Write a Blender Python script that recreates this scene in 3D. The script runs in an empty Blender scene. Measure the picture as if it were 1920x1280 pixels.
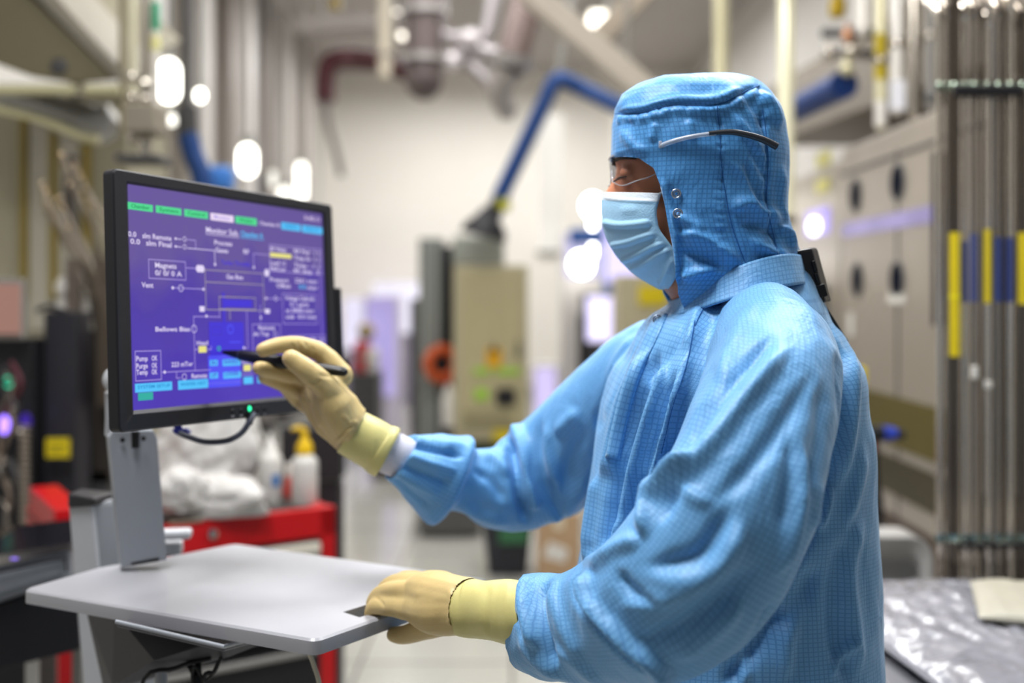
import bpy, bmesh, math, random
import numpy as np
from mathutils import Vector, Matrix
from mathutils.bvhtree import BVHTree
random.seed(7); np.random.seed(7)
C = bpy.context.scene.collection
F, CX, HY, CZ = 1990.0, 960.0, 550.0, 1.46
V = Vector
PI = math.pi

def P(px, py, d):
    """point whose image is (px, py) at depth d metres in front of the lens"""
    return V(((px-CX)/F*d, d, CZ-(py-HY)/F*d))
def PZ(px, py, z):
    d = (CZ-z)*F/(py-HY)
    return P(px, py, d)
def hexc(r, g=None, b=None):
    if g is None:
        r, g, b = int(r[0:2], 16), int(r[2:4], 16), int(r[4:6], 16)
    f = lambda c: (c/255/12.92) if c/255 <= .04045 else ((c/255+.055)/1.055)**2.4
    return (f(r), f(g), f(b), 1)

# ---------------------------------------------------------------- materials
MATS = {}
def mat(name, col, rough=.5, metal=0., spec=.5, emit=None, estr=0., sheen=0., noise=0., nscale=20., bump=0., bscale=200., trans=0., ior=1.45, alpha=1., coat=0., sss=0.):
    if name in MATS: return MATS[name]
    m = bpy.data.materials.new(name); m.use_nodes = True
    nt = m.node_tree; b = nt.nodes['Principled BSDF']
    c = hexc(col) if isinstance(col, str) else col
    b.inputs['Base Color'].default_value = c
    b.inputs['Roughness'].default_value = rough
    b.inputs['Metallic'].default_value = metal
    b.inputs['Specular IOR Level'].default_value = spec
    b.inputs['IOR'].default_value = ior
    b.inputs['Alpha'].default_value = alpha
    b.inputs['Transmission Weight'].default_value = trans
    b.inputs['Coat Weight'].default_value = coat
    if sss:
        b.inputs['Subsurface Weight'].default_value = sss
        b.inputs['Subsurface Radius'].default_value = (.01, .004, .002)
        b.inputs['Subsurface Scale'].default_value = 1.0
    if sheen:
        b.inputs['Sheen Weight'].default_value = sheen
        b.inputs['Sheen Roughness'].default_value = .4
    if emit:
        b.inputs['Emission Color'].default_value = hexc(emit) if isinstance(emit, str) else emit
        b.inputs['Emission Strength'].default_value = estr
    tc = nt.nodes.new('ShaderNodeTexCoord')
    n = nt.nodes.new('ShaderNodeTexNoise'); n.inputs['Scale'].default_value = nscale; n.inputs['Detail'].default_value = 3
    nt.links.new(tc.outputs['Object'], n.inputs['Vector'])
    amt = noise if noise else .04
    mx = nt.nodes.new('ShaderNodeMixRGB'); mx.blend_type = 'MULTIPLY'; mx.inputs[0].default_value = 1
    mr = nt.nodes.new('ShaderNodeMapRange')
    mr.inputs['To Min'].default_value = 1-amt; mr.inputs['To Max'].default_value = 1+amt
    nt.links.new(n.outputs['Fac'], mr.inputs['Value'])
    mx.inputs[1].default_value = c
    nt.links.new(mr.outputs[0], mx.inputs[2]); nt.links.new(mx.outputs[0], b.inputs['Base Color'])
    if bump:
        n2 = nt.nodes.new('ShaderNodeTexNoise'); n2.inputs['Scale'].default_value = bscale; n2.inputs['Detail'].default_value = 4
        nt.links.new(tc.outputs['Object'], n2.inputs['Vector'])
        bp = nt.nodes.new('ShaderNodeBump'); bp.inputs['Strength'].default_value = bump; bp.inputs['Distance'].default_value = .002
        nt.links.new(n2.outputs['Fac'], bp.inputs['Height']); nt.links.new(bp.outputs[0], b.inputs['Normal'])
    MATS[name] = m
    return m

def cloth_mat(name, col, line, cell=.0052, lw=.14, rough=.5, sheen=.35, lstr=.4):
    m = bpy.data.materials.new(name); m.use_nodes = True
    nt = m.node_tree; b = nt.nodes['Principled BSDF']; L = nt.links.new
    uv = nt.nodes.new('ShaderNodeUVMap')
    sep = nt.nodes.new('ShaderNodeSeparateXYZ'); L(uv.outputs[0], sep.inputs[0])
    outs = []
    for k in (0, 1):
        d = nt.nodes.new('ShaderNodeMath'); d.operation = 'DIVIDE'; d.inputs[1].default_value = cell; L(sep.outputs[k], d.inputs[0])
        f = nt.nodes.new('ShaderNodeMath'); f.operation = 'FRACT'; L(d.outputs[0], f.inputs[0])
        s = nt.nodes.new('ShaderNodeMath'); s.operation = 'SUBTRACT'; s.inputs[1].default_value = .5; L(f.outputs[0], s.inputs[0])
        a = nt.nodes.new('ShaderNodeMath'); a.operation = 'ABSOLUTE'; L(s.outputs[0], a.inputs[0])
        mr = nt.nodes.new('ShaderNodeMapRange'); mr.inputs['From Min'].default_value = lw*.5; mr.inputs['From Max'].default_value = lw*.5+.1
        mr.inputs['To Min'].default_value = 1; mr.inputs['To Max'].default_value = 0; L(a.outputs[0], mr.inputs['Value'])
        outs.append(mr.outputs[0])
    mxm = nt.nodes.new('ShaderNodeMath'); mxm.operation = 'MAXIMUM'; L(outs[0], mxm.inputs[0]); L(outs[1], mxm.inputs[1])
    sc = nt.nodes.new('ShaderNodeMath'); sc.operation = 'MULTIPLY'; sc.inputs[1].default_value = lstr; L(mxm.outputs[0], sc.inputs[0])
    tc = nt.nodes.new('ShaderNodeTexCoord')
    n = nt.nodes.new('ShaderNodeTexNoise'); n.inputs['Scale'].default_value = 9; n.inputs['Detail'].default_value = 4; L(tc.outputs['Object'], n.inputs['Vector'])
    mrn = nt.nodes.new('ShaderNodeMapRange'); mrn.inputs['To Min'].default_value = .86; mrn.inputs['To Max'].default_value = 1.14; L(n.outputs['Fac'], mrn.inputs['Value'])
    mx = nt.nodes.new('ShaderNodeMixRGB'); mx.inputs[1].default_value = hexc(col); mx.inputs[2].default_value = hexc(line); L(sc.outputs[0], mx.inputs[0])
    mu = nt.nodes.new('ShaderNodeMixRGB'); mu.blend_type = 'MULTIPLY'; mu.inputs[0].default_value = 1; L(mx.outputs[0], mu.inputs[1]); L(mrn.outputs[0], mu.inputs[2])
    L(mu.outputs[0], b.inputs['Base Color'])
    b.inputs['Roughness'].default_value = rough
    b.inputs['Specular IOR Level'].default_value = .45
    b.inputs['Sheen Weight'].default_value = sheen; b.inputs['Sheen Roughness'].default_value = .35
    b.inputs['Sheen Tint'].default_value = (.8, .9, 1, 1)
    # crumple
    mp = nt.nodes.new('ShaderNodeMapping'); mp.inputs['Scale'].default_value = (1, 1, .45); L(tc.outputs['Object'], mp.inputs['Vector'])
    n2 = nt.nodes.new('ShaderNodeTexNoise'); n2.inputs['Scale'].default_value = 26; n2.inputs['Detail'].default_value = 5; n2.inputs['Distortion'].default_value = .8; L(mp.outputs[0], n2.inputs['Vector'])
    bp = nt.nodes.new('ShaderNodeBump'); bp.inputs['Strength'].default_value = .7; bp.inputs['Distance'].default_value = .006
    L(n2.outputs['Fac'], bp.inputs['Height'])
    n3 = nt.nodes.new('ShaderNodeTexNoise'); n3.inputs['Scale'].default_value = 110; n3.inputs['Detail'].default_value = 3; L(tc.outputs['Object'], n3.inputs['Vector'])
    bp2 = nt.nodes.new('ShaderNodeBump'); bp2.inputs['Strength'].default_value = .25; bp2.inputs['Distance'].default_value = .001
    L(n3.outputs['Fac'], bp2.inputs['Height']); L(bp.outputs[0], bp2.inputs['Normal']); L(bp2.outputs[0], b.inputs['Normal'])
    return m

# ---------------------------------------------------------------- mesh helpers
def frame_of(t):
    t = V(t).normalized()
    a = V((0, 0, 1)) if abs(t.z) < .9 else V((1, 0, 0))
    u = t.cross(a).normalized(); w = t.cross(u).normalized()
    return t, u, w
def smooth_path(pts, n):
    pts = [V(p) for p in pts]
    if len(pts) < 3 or n <= 1: return pts
    out = []
    for i in range(len(pts)-1):
        p0 = pts[max(i-1, 0)]; p1 = pts[i]; p2 = pts[i+1]; p3 = pts[min(i+2, len(pts)-1)]
        for k in range(n):
            t = k/n
            out.append(.5*((2*p1)+(p2-p0)*t+(2*p0-5*p1+4*p2-p3)*t*t+(3*p1-p0-3*p2+p3)*t**3))
    out.append(pts[-1])
    return out
class MB:
    def __init__(s): s.v = []; s.f = []
    def add(s, vs, fs):
        b = len(s.v); s.v += [V(x) for x in vs]; s.f += [tuple(b+i for i in f) for f in fs]; return s
    def box(s, c, size, rz=0, M=None, bev=0, seg=2):
        bm = bmesh.new(); bmesh.ops.create_cube(bm, size=1)
        for v in bm.verts: v.co = V((v.co.x*size[0], v.co.y*size[1], v.co.z*size[2]))
        if bev: bmesh.ops.bevel(bm, geom=bm.edges[:], offset=bev, segments=seg, affect='EDGES', profile=.5)
        R = M if M is not None else Matrix.Rotation(rz, 4, 'Z')
        bm.verts.index_update()
        s.add([R @ v.co + V(c) for v in bm.verts], [tuple(v.index for v in f.verts) for f in bm.faces]); bm.free(); return s
    def hexa(s, q):   # 8 corners: bottom 4 then top 4
        return s.add(q, [(3,2,1,0),(4,5,6,7),(0,1,5,4),(1,2,6,5),(2,3,7,6),(3,0,4,7)])
    def prism(s, poly, vec):
        n = len(poly); vec = V(vec)
        a = [V(p) for p in poly]; b = [p+vec for p in a]
        return s.add(a+b, [tuple(range(n-1, -1, -1)), tuple(range(n, 2*n))]+[(i, (i+1) % n, n+(i+1) % n, n+i) for i in range(n)])
    def tube(s, pts, r, seg=10, n=1, cap=True, sy=1.0):
        pts = smooth_path(pts, n) if n > 1 else [V(p) for p in pts]
        m = len(pts)
        rs = [r]*m if not hasattr(r, '__len__') else list(np.interp(np.linspace(0, 1, m), np.linspace(0, 1, len(r)), r))
        vs = []; u = None
        for i, p in enumerate(pts):
            t = (pts[min(i+1, m-1)]-pts[max(i-1, 0)]).normalized()
            if u is None: _, u, w = frame_of(t)
            else:
                u = (u-t*u.dot(t)).normalized(); w = t.cross(u).normalized()
            for k in range(seg):
                a = 2*PI*k/seg
                vs.append(p+(u*math.cos(a)+w*math.sin(a)*sy)*rs[i])
        fs = [(i*seg+k, i*seg+(k+1) % seg, (i+1)*seg+(k+1) % seg, (i+1)*seg+k) for i in range(m-1) for k in range(seg)]
        if cap: fs += [tuple(range(seg-1, -1, -1)), tuple((m-1)*seg+k for k in range(seg))]
        return s.add(vs, fs)
    def cyl(s, a, b, r, seg=16, r2=None): return s.tube([a, b], [r, r if r2 is None else r2], seg)
    def lathe(s, c, prof, seg=20, axis=(0, 0, 1)):
        t, u, w = frame_of(axis); c = V(c); vs = []
        for (r, h) in prof:
            for k in range(seg):
                a = 2*PI*k/seg; vs.append(c+t*h+(u*math.cos(a)+w*math.sin(a))*max(r, 1e-4))
        m = len(prof)
        fs = [(i*seg+k, i*seg+(k+1) % seg, (i+1)*seg+(k+1) % seg, (i+1)*seg+k) for i in range(m-1) for k in range(seg)]
        fs += [tuple(range(seg-1, -1, -1)), tuple((m-1)*seg+k for k in range(seg))]
        return s.add(vs, fs)
    def torus(s, c, R, r, axis=(0, 0, 1), seg=24, ms=8):
        t, u, w = frame_of(axis); c = V(c); vs = []
        for i in range(seg):
            a = 2*PI*i/seg; e = u*math.cos(a)+w*math.sin(a)
            for k in range(ms):
                b = 2*PI*k/ms; vs.append(c+e*(R+r*math.cos(b))+t*r*math.sin(b))
        return s.add(vs, [(i*ms+k, i*ms+(k+1) % ms, ((i+1) % seg)*ms+(k+1) % ms, ((i+1) % seg)*ms+k) for i in range(seg) for k in range(ms)])
    def ell(s, c, r, seg=16, rings=10, M=None):
        vs = []; c = V(c)
        for i in range(rings+1):
            ph = PI*i/rings
            for k in range(seg):
                a = 2*PI*k/seg
                q = V((r[0]*math.sin(ph)*math.cos(a), r[1]*math.sin(ph)*math.sin(a), r[2]*math.cos(ph)))
                vs.append(c+((M @ q) if M else q))
        return s.add(vs, [(i*seg+k, (i+1)*seg+k, (i+1)*seg+(k+1) % seg, i*seg+(k+1) % seg) for i in range(rings) for k in range(seg)])

def obj(name, mb, m, parent=None, smooth=None, bev=0, kind=None, label=None, sub=0):
    me = bpy.data.meshes.new(name)
    vs = [tuple(v) for v in mb.v]
    me.from_pydata(vs, [], mb.f)
    bm = bmesh.new(); bm.from_mesh(me); bmesh.ops.remove_doubles(bm, verts=bm.verts, dist=1e-6)
    bmesh.ops.recalc_face_normals(bm, faces=bm.faces); bm.to_mesh(me); bm.free()
    if m: me.materials.append(m)
    o = bpy.data.objects.new(name, me); C.objects.link(o)
    if parent is not None:
        o.parent = parent
        o.matrix_parent_inverse = Matrix.Identity(4)
        w = parent_world(parent); o.location = -w if w.length else (0, 0, 0)
    if smooth: me.shade_smooth(); me.set_sharp_from_angle(angle=math.radians(smooth))
    if bev:
        md = o.modifiers.new('bevel', 'BEVEL'); md.width = bev; md.segments = 2; md.limit_method = 'ANGLE'; md.angle_limit = math.radians(40)
        md.harden_normals = False
    if sub:
        md = o.modifiers.new('sub', 'SUBSURF'); md.levels = sub; md.render_levels = sub
    if kind: o['kind'] = kind
    if label: o['label'] = label
    return o
def parent_world(p):
    w = V((0, 0, 0)); q = p; first = True
    while q is not None:
        w += q.location; q = q.parent
    return w
def thing(name, label, cat, loc=(0, 0, 0), group=None):
    o = bpy.data.objects.new(name, None); C.objects.link(o); o.location = loc; o.empty_display_size = .05
    o['label'] = label; o['category'] = cat
    if group: o['group'] = group
    return o
def tag(o, label, cat, group=None, kind=None):
    o['label'] = label; o['category'] = cat
    if group: o['group'] = group
    if kind: o['kind'] = kind
    return o
def rebase(o, loc):
    """give a one-mesh thing its origin at loc"""
    loc = V(loc); o.data.transform(Matrix.Translation(-loc)); o.location = loc; return o
def dup(root, loc, label=None, rz=None, group=None, scale=None):
    r = root.copy(); C.objects.link(r); r.location = loc
    if rz is not None: r.rotation_euler = (0, 0, rz)
    if scale: r.scale = scale
    if label: r['label'] = label
    if group: r['group'] = group
    for ch in list(root.children):
        c = ch.copy(); C.objects.link(c); c.parent = r
        for g in ch.children:
            d = g.copy(); C.objects.link(d); d.parent = c
    return r

# ---------------------------------------------------------------- numpy mesh helpers (cloth)
def biggest(v, f):
    lab = np.arange(len(v)); e, q = edges_of(f)
    for _ in range(400):
        m = np.minimum(lab[e[:, 0]], lab[e[:, 1]]); new = lab.copy()
        np.minimum.at(new, e[:, 0], m); np.minimum.at(new, e[:, 1], m); new = new[new]
        if (new == lab).all(): break
        lab = new
    k = np.bincount(lab).argmax(); keep = lab == k; idx = np.cumsum(keep)-1
    return v[keep], [tuple(idx[i] for i in q_) for q_ in f if keep[q_[0]]]
def np_mesh(name, verts, faces, m, parent=None, uvs=None, smooth=True):
    me = bpy.data.meshes.new(name)
    me.from_pydata(verts.tolist(), [], faces.tolist() if hasattr(faces, 'tolist') else faces)
    if uvs is not None:
        l = me.uv_layers.new(name='UVMap'); l.data.foreach_set('uv', np.asarray(uvs, dtype=np.float32).ravel())
    me.materials.append(m)
    o = bpy.data.objects.new(name, me); C.objects.link(o)
    if parent is not None:
        o.parent = parent; w = parent_world(parent); o.location = -w
    if smooth: me.shade_smooth()
    return o
def loft(secs, nang=64, nint=8, capin=None, px=True, cap0in=None):
    """secs rows: (px, py, d, half_inplane_px, half_depth_m[, superellipse n]). Returns (verts, quads, uvgrid info)"""
    cs = []; hw = []; hd = []; ex = []
    for s in secs:
        cs.append(P(s[0], s[1], s[2])); hw.append(s[3]/F*s[2]); hd.append(s[4]); ex.append(s[5] if len(s) > 5 else 2.0)
    A = np.array([list(c)+[a, b, e] for c, a, b, e in zip(cs, hw, hd, ex)])
    pts = []
    for i in range(len(A)-1):
        p0 = A[max(i-1, 0)]; p1 = A[i]; p2 = A[i+1]; p3 = A[min(i+2, len(A)-1)]
        for k in range(nint):
            t = k/nint; pts.append(.5*((2*p1)+(p2-p0)*t+(2*p0-5*p1+4*p2-p3)*t*t+(3*p1-p0-3*p2+p3)*t**3))
    pts.append(A[-1]); pts = np.array(pts)
    cen = pts[:, :3]; tan = np.gradient(cen, axis=0); tan[:, 1] *= .35
    tan /= np.linalg.norm(tan, axis=1)[:, None]
    view = np.array([0, 1, 0.])
    u = np.cross(tan, view); u /= np.linalg.norm(u, axis=1)[:, None]
    w = np.cross(u, tan)
    th = np.linspace(0, 2*PI, nang, endpoint=False)
    ct, st = np.cos(th), np.sin(th)
    n = pts[:, 5][:, None]
    cc = np.sign(ct)[None]*np.abs(ct)[None]**(2/n); ss = np.sign(st)[None]*np.abs(st)[None]**(2/n)
    G = cen[:, None, :]+u[:, None, :]*(pts[:, 3][:, None]*cc)[..., None]+w[:, None, :]*(pts[:, 4][:, None]*ss)[..., None]
    circ = 2*PI*np.sqrt((pts[:, 3].mean()**2+pts[:, 4].mean()**2)/2)
    vlen = np.concatenate([[0], np.cumsum(np.linalg.norm(np.diff(cen, axis=0), axis=1))])
    m = len(pts)
    verts = G.reshape(-1, 3)
    I = np.arange(m-1)[:, None]*nang; K = np.arange(nang)[None]
    q = np.stack([I+K, I+(K+1) % nang, I+nang+(K+1) % nang, I+nang+K], -1).reshape(-1, 4)
    return dict(v=verts, q=q, m=m, n=nang, circ=circ, vlen=vlen, cen=cen, G=G)
def loft_closed(L, dent0=0, dent1=0):
    """closed polygon list for the remesh, ends capped, optionally dented inward (an open cuff)"""
    v = L['v'].tolist(); f = L['q'].tolist(); n = L['n']; m = L['m']
    for end, dent in ((0, dent0), (m-1, dent1)):
        ring = L['G'][end]; c = ring.mean(0)
        t = L['cen'][min(end+1, m-1)]-L['cen'][max(end-1, 0)]; t /= np.linalg.norm(t)
        if end == 0: t = -t
        prev = [end*n+k for k in range(n)]
        if dent:
            for (sc, dp) in ((.93, 0), (.9, .5), (.8, 1.0)):
                b = len(v); v += (c+(ring-c)*sc-t*dent*dp).tolist()
                cur = [b+k for k in range(n)]
                f += [[prev[k], prev[(k+1) % n], cur[(k+1) % n], cur[k]] if end else [prev[k], cur[k], cur[(k+1) % n], prev[(k+1) % n]] for k in range(n)]
                prev = cur
        f.append(prev if end else prev[::-1])
    return v, f
def voxel(vlist, flist, size, adapt=0):
    me = bpy.data.meshes.new('tmp'); me.from_pydata([tuple(x) for x in vlist], [], [tuple(x) for x in flist])
    bm = bmesh.new(); bm.from_mesh(me)
    bmesh.ops.recalc_face_normals(bm, faces=bm.faces); bm.to_mesh(me); bm.free()
    o = bpy.data.objects.new('tmp', me); C.objects.link(o)
    md = o.modifiers.new('r', 'REMESH'); md.mode = 'VOXEL'; md.voxel_size = size; md.adaptivity = adapt
    bpy.context.view_layer.update()
    dg = bpy.context.evaluated_depsgraph_get(); ev = o.evaluated_get(dg); m2 = ev.to_mesh()
    v = np.empty(len(m2.vertices)*3); m2.vertices.foreach_get('co', v); v = v.reshape(-1, 3)
    f = [tuple(p.vertices) for p in m2.polygons]
    ev.to_mesh_clear(); bpy.data.objects.remove(o); bpy.data.meshes.remove(me)
    return v, f
def join_lists(parts):
    v = []; f = []
    for a, b in parts:
        n = len(v); v += list(a); f += [[n+i for i in q] for q in b]
    return v, f
def edges_of(f):
    q = np.array([x if len(x) == 4 else (x[0], x[1], x[2], x[2]) for x in f])
    e = np.concatenate([q[:, [0, 1]], q[:, [1, 2]], q[:, [2, 3]], q[:, [3, 0]]]); e = e[e[:, 0] != e[:, 1]]
    return e, q
def lap(v, f, it, lam=.5, w=None):
    e, q = edges_of(f); n = len(v); deg = np.bincount(e.ravel(), minlength=n)[:, None].clip(1)
    for _ in range(it):
        s = np.zeros_like(v)
        for k in range(3):
            s[:, k] = np.bincount(e[:, 0], v[e[:, 1], k], n)+np.bincount(e[:, 1], v[e[:, 0], k], n)
        d = (s/deg-v)*lam
        v = v+(d if w is None else d*w[:, None])
    return v
def normals(v, f):
    e, q = edges_of(f)
    a = v[q[:, 2]]-v[q[:, 0]]; b = v[q[:, 3]]-v[q[:, 1]]
    tri = q[:, 3] == q[:, 2]
    b[tri] = (v[q[:, 2]]-v[q[:, 1]])[tri]
    fn = np.cross(a, b); N = np.zeros_like(v)
    for k in range(4):
        for c in range(3): N[:, c] += np.bincount(q[:, k], fn[:, c], len(v))
    return N/np.linalg.norm(N, axis=1)[:, None].clip(1e-12)
def project(v):
    return np.stack([CX+F*v[:, 0]/v[:, 1], HY-F*(v[:, 2]-CZ)/v[:, 1]], -1)
def strokes(v, f, S, back=.0, dmax=9):
    """cloth folds: each stroke (points_px, amp_m, width_px or (left,right), taper[, dmin, dmax]) raises the cloth along its normal"""
    N = normals(v, f); pp = project(v)
    view = v-np.array([0, 0, CZ]); view /= np.linalg.norm(view, axis=1)[:, None]
    face = np.clip((-(N*view).sum(1)-back)/.35, 0, 1)
    disp = np.zeros(len(v))
    for s in S:
        pts, amp, wd = s[0], s[1], s[2]; tp = s[3] if len(s) > 3 else .25
        dr = s[4] if len(s) > 4 else None
        pts = smooth_path([V((a, b, 0)) for a, b in pts], 6)
        pl = np.array([[p.x, p.y] for p in pts])
        wl, wr = (wd if hasattr(wd, '__len__') else (wd, wd))
        R = 3*max(wl, wr)
        sel = np.where((pp[:, 0] > pl[:, 0].min()-R) & (pp[:, 0] < pl[:, 0].max()+R) & (pp[:, 1] > pl[:, 1].min()-R) & (pp[:, 1] < pl[:, 1].max()+R) & (face > 0))[0]
        if dr is not None: sel = sel[(v[sel, 1] > dr[0]) & (v[sel, 1] < dr[1])]
        if not len(sel): continue
        q = pp[sel]; best = np.full(len(sel), 1e9); tt = np.zeros(len(sel)); sg = np.zeros(len(sel))
        seg = np.linalg.norm(np.diff(pl, axis=0), axis=1); cum = np.concatenate([[0], np.cumsum(seg)]); tot = cum[-1]
        for i in range(len(pl)-1):
            a, b = pl[i], pl[i+1]; ab = b-a; L2 = (ab@ab)+1e-9
            t = np.clip(((q-a)@ab)/L2, 0, 1); c = a+t[:, None]*ab
            dv = q-c; d = np.hypot(dv[:, 0], dv[:, 1])
            cr = ab[0]*dv[:, 1]-ab[1]*dv[:, 0]
            k = d < best; best[k] = d[k]; tt[k] = (cum[i]+t[k]*seg[i])/tot; sg[k] = np.sign(cr[k])
        w = np.where(sg > 0, wr, wl)
        tap = np.clip(np.minimum(tt, 1-tt)/max(tp, 1e-3), 0, 1); tap = tap*tap*(3-2*tap)
        wfac = .45+.55*tap
        disp[sel] += amp*np.exp(-(best/(w*wfac))**2)*tap*face[sel]
    return v+N*disp[:, None]
def vnoise(v, scale, seed=0, stretch=(1, 1, 1)):
    """cheap smooth 3D noise from summed sines"""
    rs = np.random.RandomState(seed); out = np.zeros(len(v)); q = v*np.array(stretch)
    for k in range(10):
        w = rs.normal(size=3); w = w/np.linalg.norm(w)*scale*rs.uniform(.5, 1.8)
        out += np.sin(q@w+rs.uniform(0, 6.28))
    return out/4.5
# ================================================================ PERSON
DS = 1.066
person = thing('person', 'person in blue hooded coverall, mask and yellow gloves, tapping a screen with a pen', 'person', (.29, 1.38, 0))
SUIT = cloth_mat('suit_cloth', '76aedc', '2c68a8', lstr=.36, sheen=.3)
HOODM = cloth_mat('hood_cloth', '5ba0da', '205a98', cell=.0058, lw=.16)
SKIN = mat('skin', 'cf9070', .45, sss=.15, noise=.12, nscale=60, bump=.15, bscale=300)
GLOVE = mat('latex_glove', 'c9b380', .42, sss=.12, noise=.06, nscale=30, bump=.25, bscale=90, spec=.4)
GLOVE2 = mat('latex_glove_cuff', 'd0c586', .42, sss=.1, noise=.06, nscale=30, bump=.2, bscale=90, spec=.4)
WHITECUFF = mat('knit_cuff', 'cfcdd6', .85, noise=.05, nscale=200, bump=.5, bscale=700)

def S(rows, ds=DS):
    return [(r[0], r[1], r[2]*ds)+tuple(r[3:]) for r in rows]
# torso: centre px, py, depth, half width px, half depth m
torso = S([(1382, 538, 1.30, 60, .062), (1410, 556, 1.30, 112, .100), (1406, 596, 1.305, 160, .145, 2.1), (1396, 650, 1.312, 201, .172, 2.2), (1388, 705, 1.32, 222, .182, 2.3), (1376, 765, 1.325, 244, .182, 2.3),
           (1369, 840, 1.33, 258, .176, 2.3), (1363, 930, 1.33, 262, .174, 2.3), (1359, 1030, 1.33, 270, .174, 2.3), (1356, 1130, 1.33, 277, .178, 2.3),
           (1354, 1280, 1.33, 282, .185, 2.3), (1354, 1430, 1.32, 262, .19, 2.3), (1356, 1560, 1.31, 225, .175, 2.3)])
near = S([(1416, 578, 1.255, 60, .045), (1430, 612, 1.20, 90, .070), (1446, 662, 1.14, 114, .085, 2.2), (1444, 730, 1.085, 124, .088, 2.2), (1416, 830, 1.035, 138, .084, 2.2), (1380, 940, 1.005, 150, .084, 2.2),
          (1318, 1050, 1.00, 158, .082, 2.2), (1230, 1130, 1.02, 146, .078, 2.2), (1140, 1168, 1.07, 122, .07), (1060, 1180, 1.115, 104, .062), (1003, 1168, 1.16, 96, .058), (972, 1158, 1.18, 86, .052)])
far = S([(1245, 625, 1.40, 45, .05), (1200, 680, 1.45, 72, .075), (1135, 765, 1.50, 92, .085), (1065, 845, 1.545, 98, .088), (1000, 897, 1.56, 94, .083), (935, 913, 1.54, 84, .072), (892, 905, 1.515, 66, .056), (850, 896, 1.495, 56, .046)])
cuff = S([(858, 903, 1.50, 46, .04), (852, 901, 1.497, 88, .067), (840, 896, 1.492, 90, .067), (815, 884, 1.48, 77, .06), (780, 868, 1.452, 60, .051), (762, 860, 1.44, 53, .046), (747, 852, 1.431, 50, .044)])
Zp = lambda z, d: HY+(CZ-z)*F/d
dl = 1.30*DS
def leg(cx, d0):
    return [(cx+r[0], Zp(r[1], d0), d0, r[2], r[3]) for r in ((0, .86, 160, .11), (5, .75, 150, .105), (8, .55, 125, .09), (12, .42, 118, .08), (16, .25, 105, .072), (18, .11, 95, .066))]
srcs = [loft(torso, 120, 8), loft(near, 110, 8), loft(far, 90, 8), loft(cuff, 90, 8), loft(leg(1352, dl-.1), 48, 4), loft(leg(1372, dl+.11), 48, 4)]
parts = [loft_closed(srcs[0]), loft_closed(srcs[1], 0, .03), loft_closed(srcs[2]), loft_closed(srcs[3], 0, .012), loft_closed(srcs[4]), loft_closed(srcs[5])]
# mandarin collar, tilted forward
cv, cf = voxel(*join_lists(parts), .0042)
cv = lap(cv, cf, 13, .5)
def uv_transfer(v, f, srcs):
    best = np.full(len(v), 1e9); UV = []; D = []
    for si, s in enumerate(srcs):
        bv = BVHTree.FromPolygons(s['v'].tolist(), s['q'].tolist())
        uv = np.zeros((len(v), 2)); dist = np.zeros(len(v))
        lo = s['v'].min(0)-.03; hi = s['v'].max(0)+.03
        inb = np.all((v > lo) & (v < hi), axis=1)
        dist[~inb] = 9
        vv = s['v']; qq = s['q']; n = s['n']
        for i in np.where(inb)[0]:
            p, nn, idx, dd = bv.find_nearest(V(v[i]))
            q = qq[idx]; r, k = divmod(idx, n)
            p0 = vv[q[0]]; e1 = vv[q[1]]-p0; e2 = vv[q[3]]-p0; dp = np.array(p)-p0
            a = min(max((dp@e1)/(e1@e1+1e-12), 0), 1); b = min(max((dp@e2)/(e2@e2+1e-12), 0), 1)
            uv[i] = ((k+a)/n, s['vlen'][r]+b*(s['vlen'][r+1]-s['vlen'][r])); dist[i] = dd
        UV.append(uv); D.append(dist)
    D = np.array(D)
    e, q = edges_of(f)
    fs = np.argmin(D[:, q].mean(-1) if False else (D[:, q[:, 0]]+D[:, q[:, 1]]+D[:, q[:, 2]]+D[:, q[:, 3]]), axis=0)
    out = []
    for fi, face in enumerate(f):
        s = srcs[fs[fi]]; uu = UV[fs[fi]][list(face)].copy()
        if uu[:, 0].max()-uu[:, 0].min() > .5: uu[uu[:, 0] < .5, 0] += 1
        uu[:, 0] *= s['circ']
        out.append(uu)
    return np.concatenate(out), fs, D
suit_uv, suit_src, suitD = uv_transfer(cv, cf, srcs)
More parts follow.
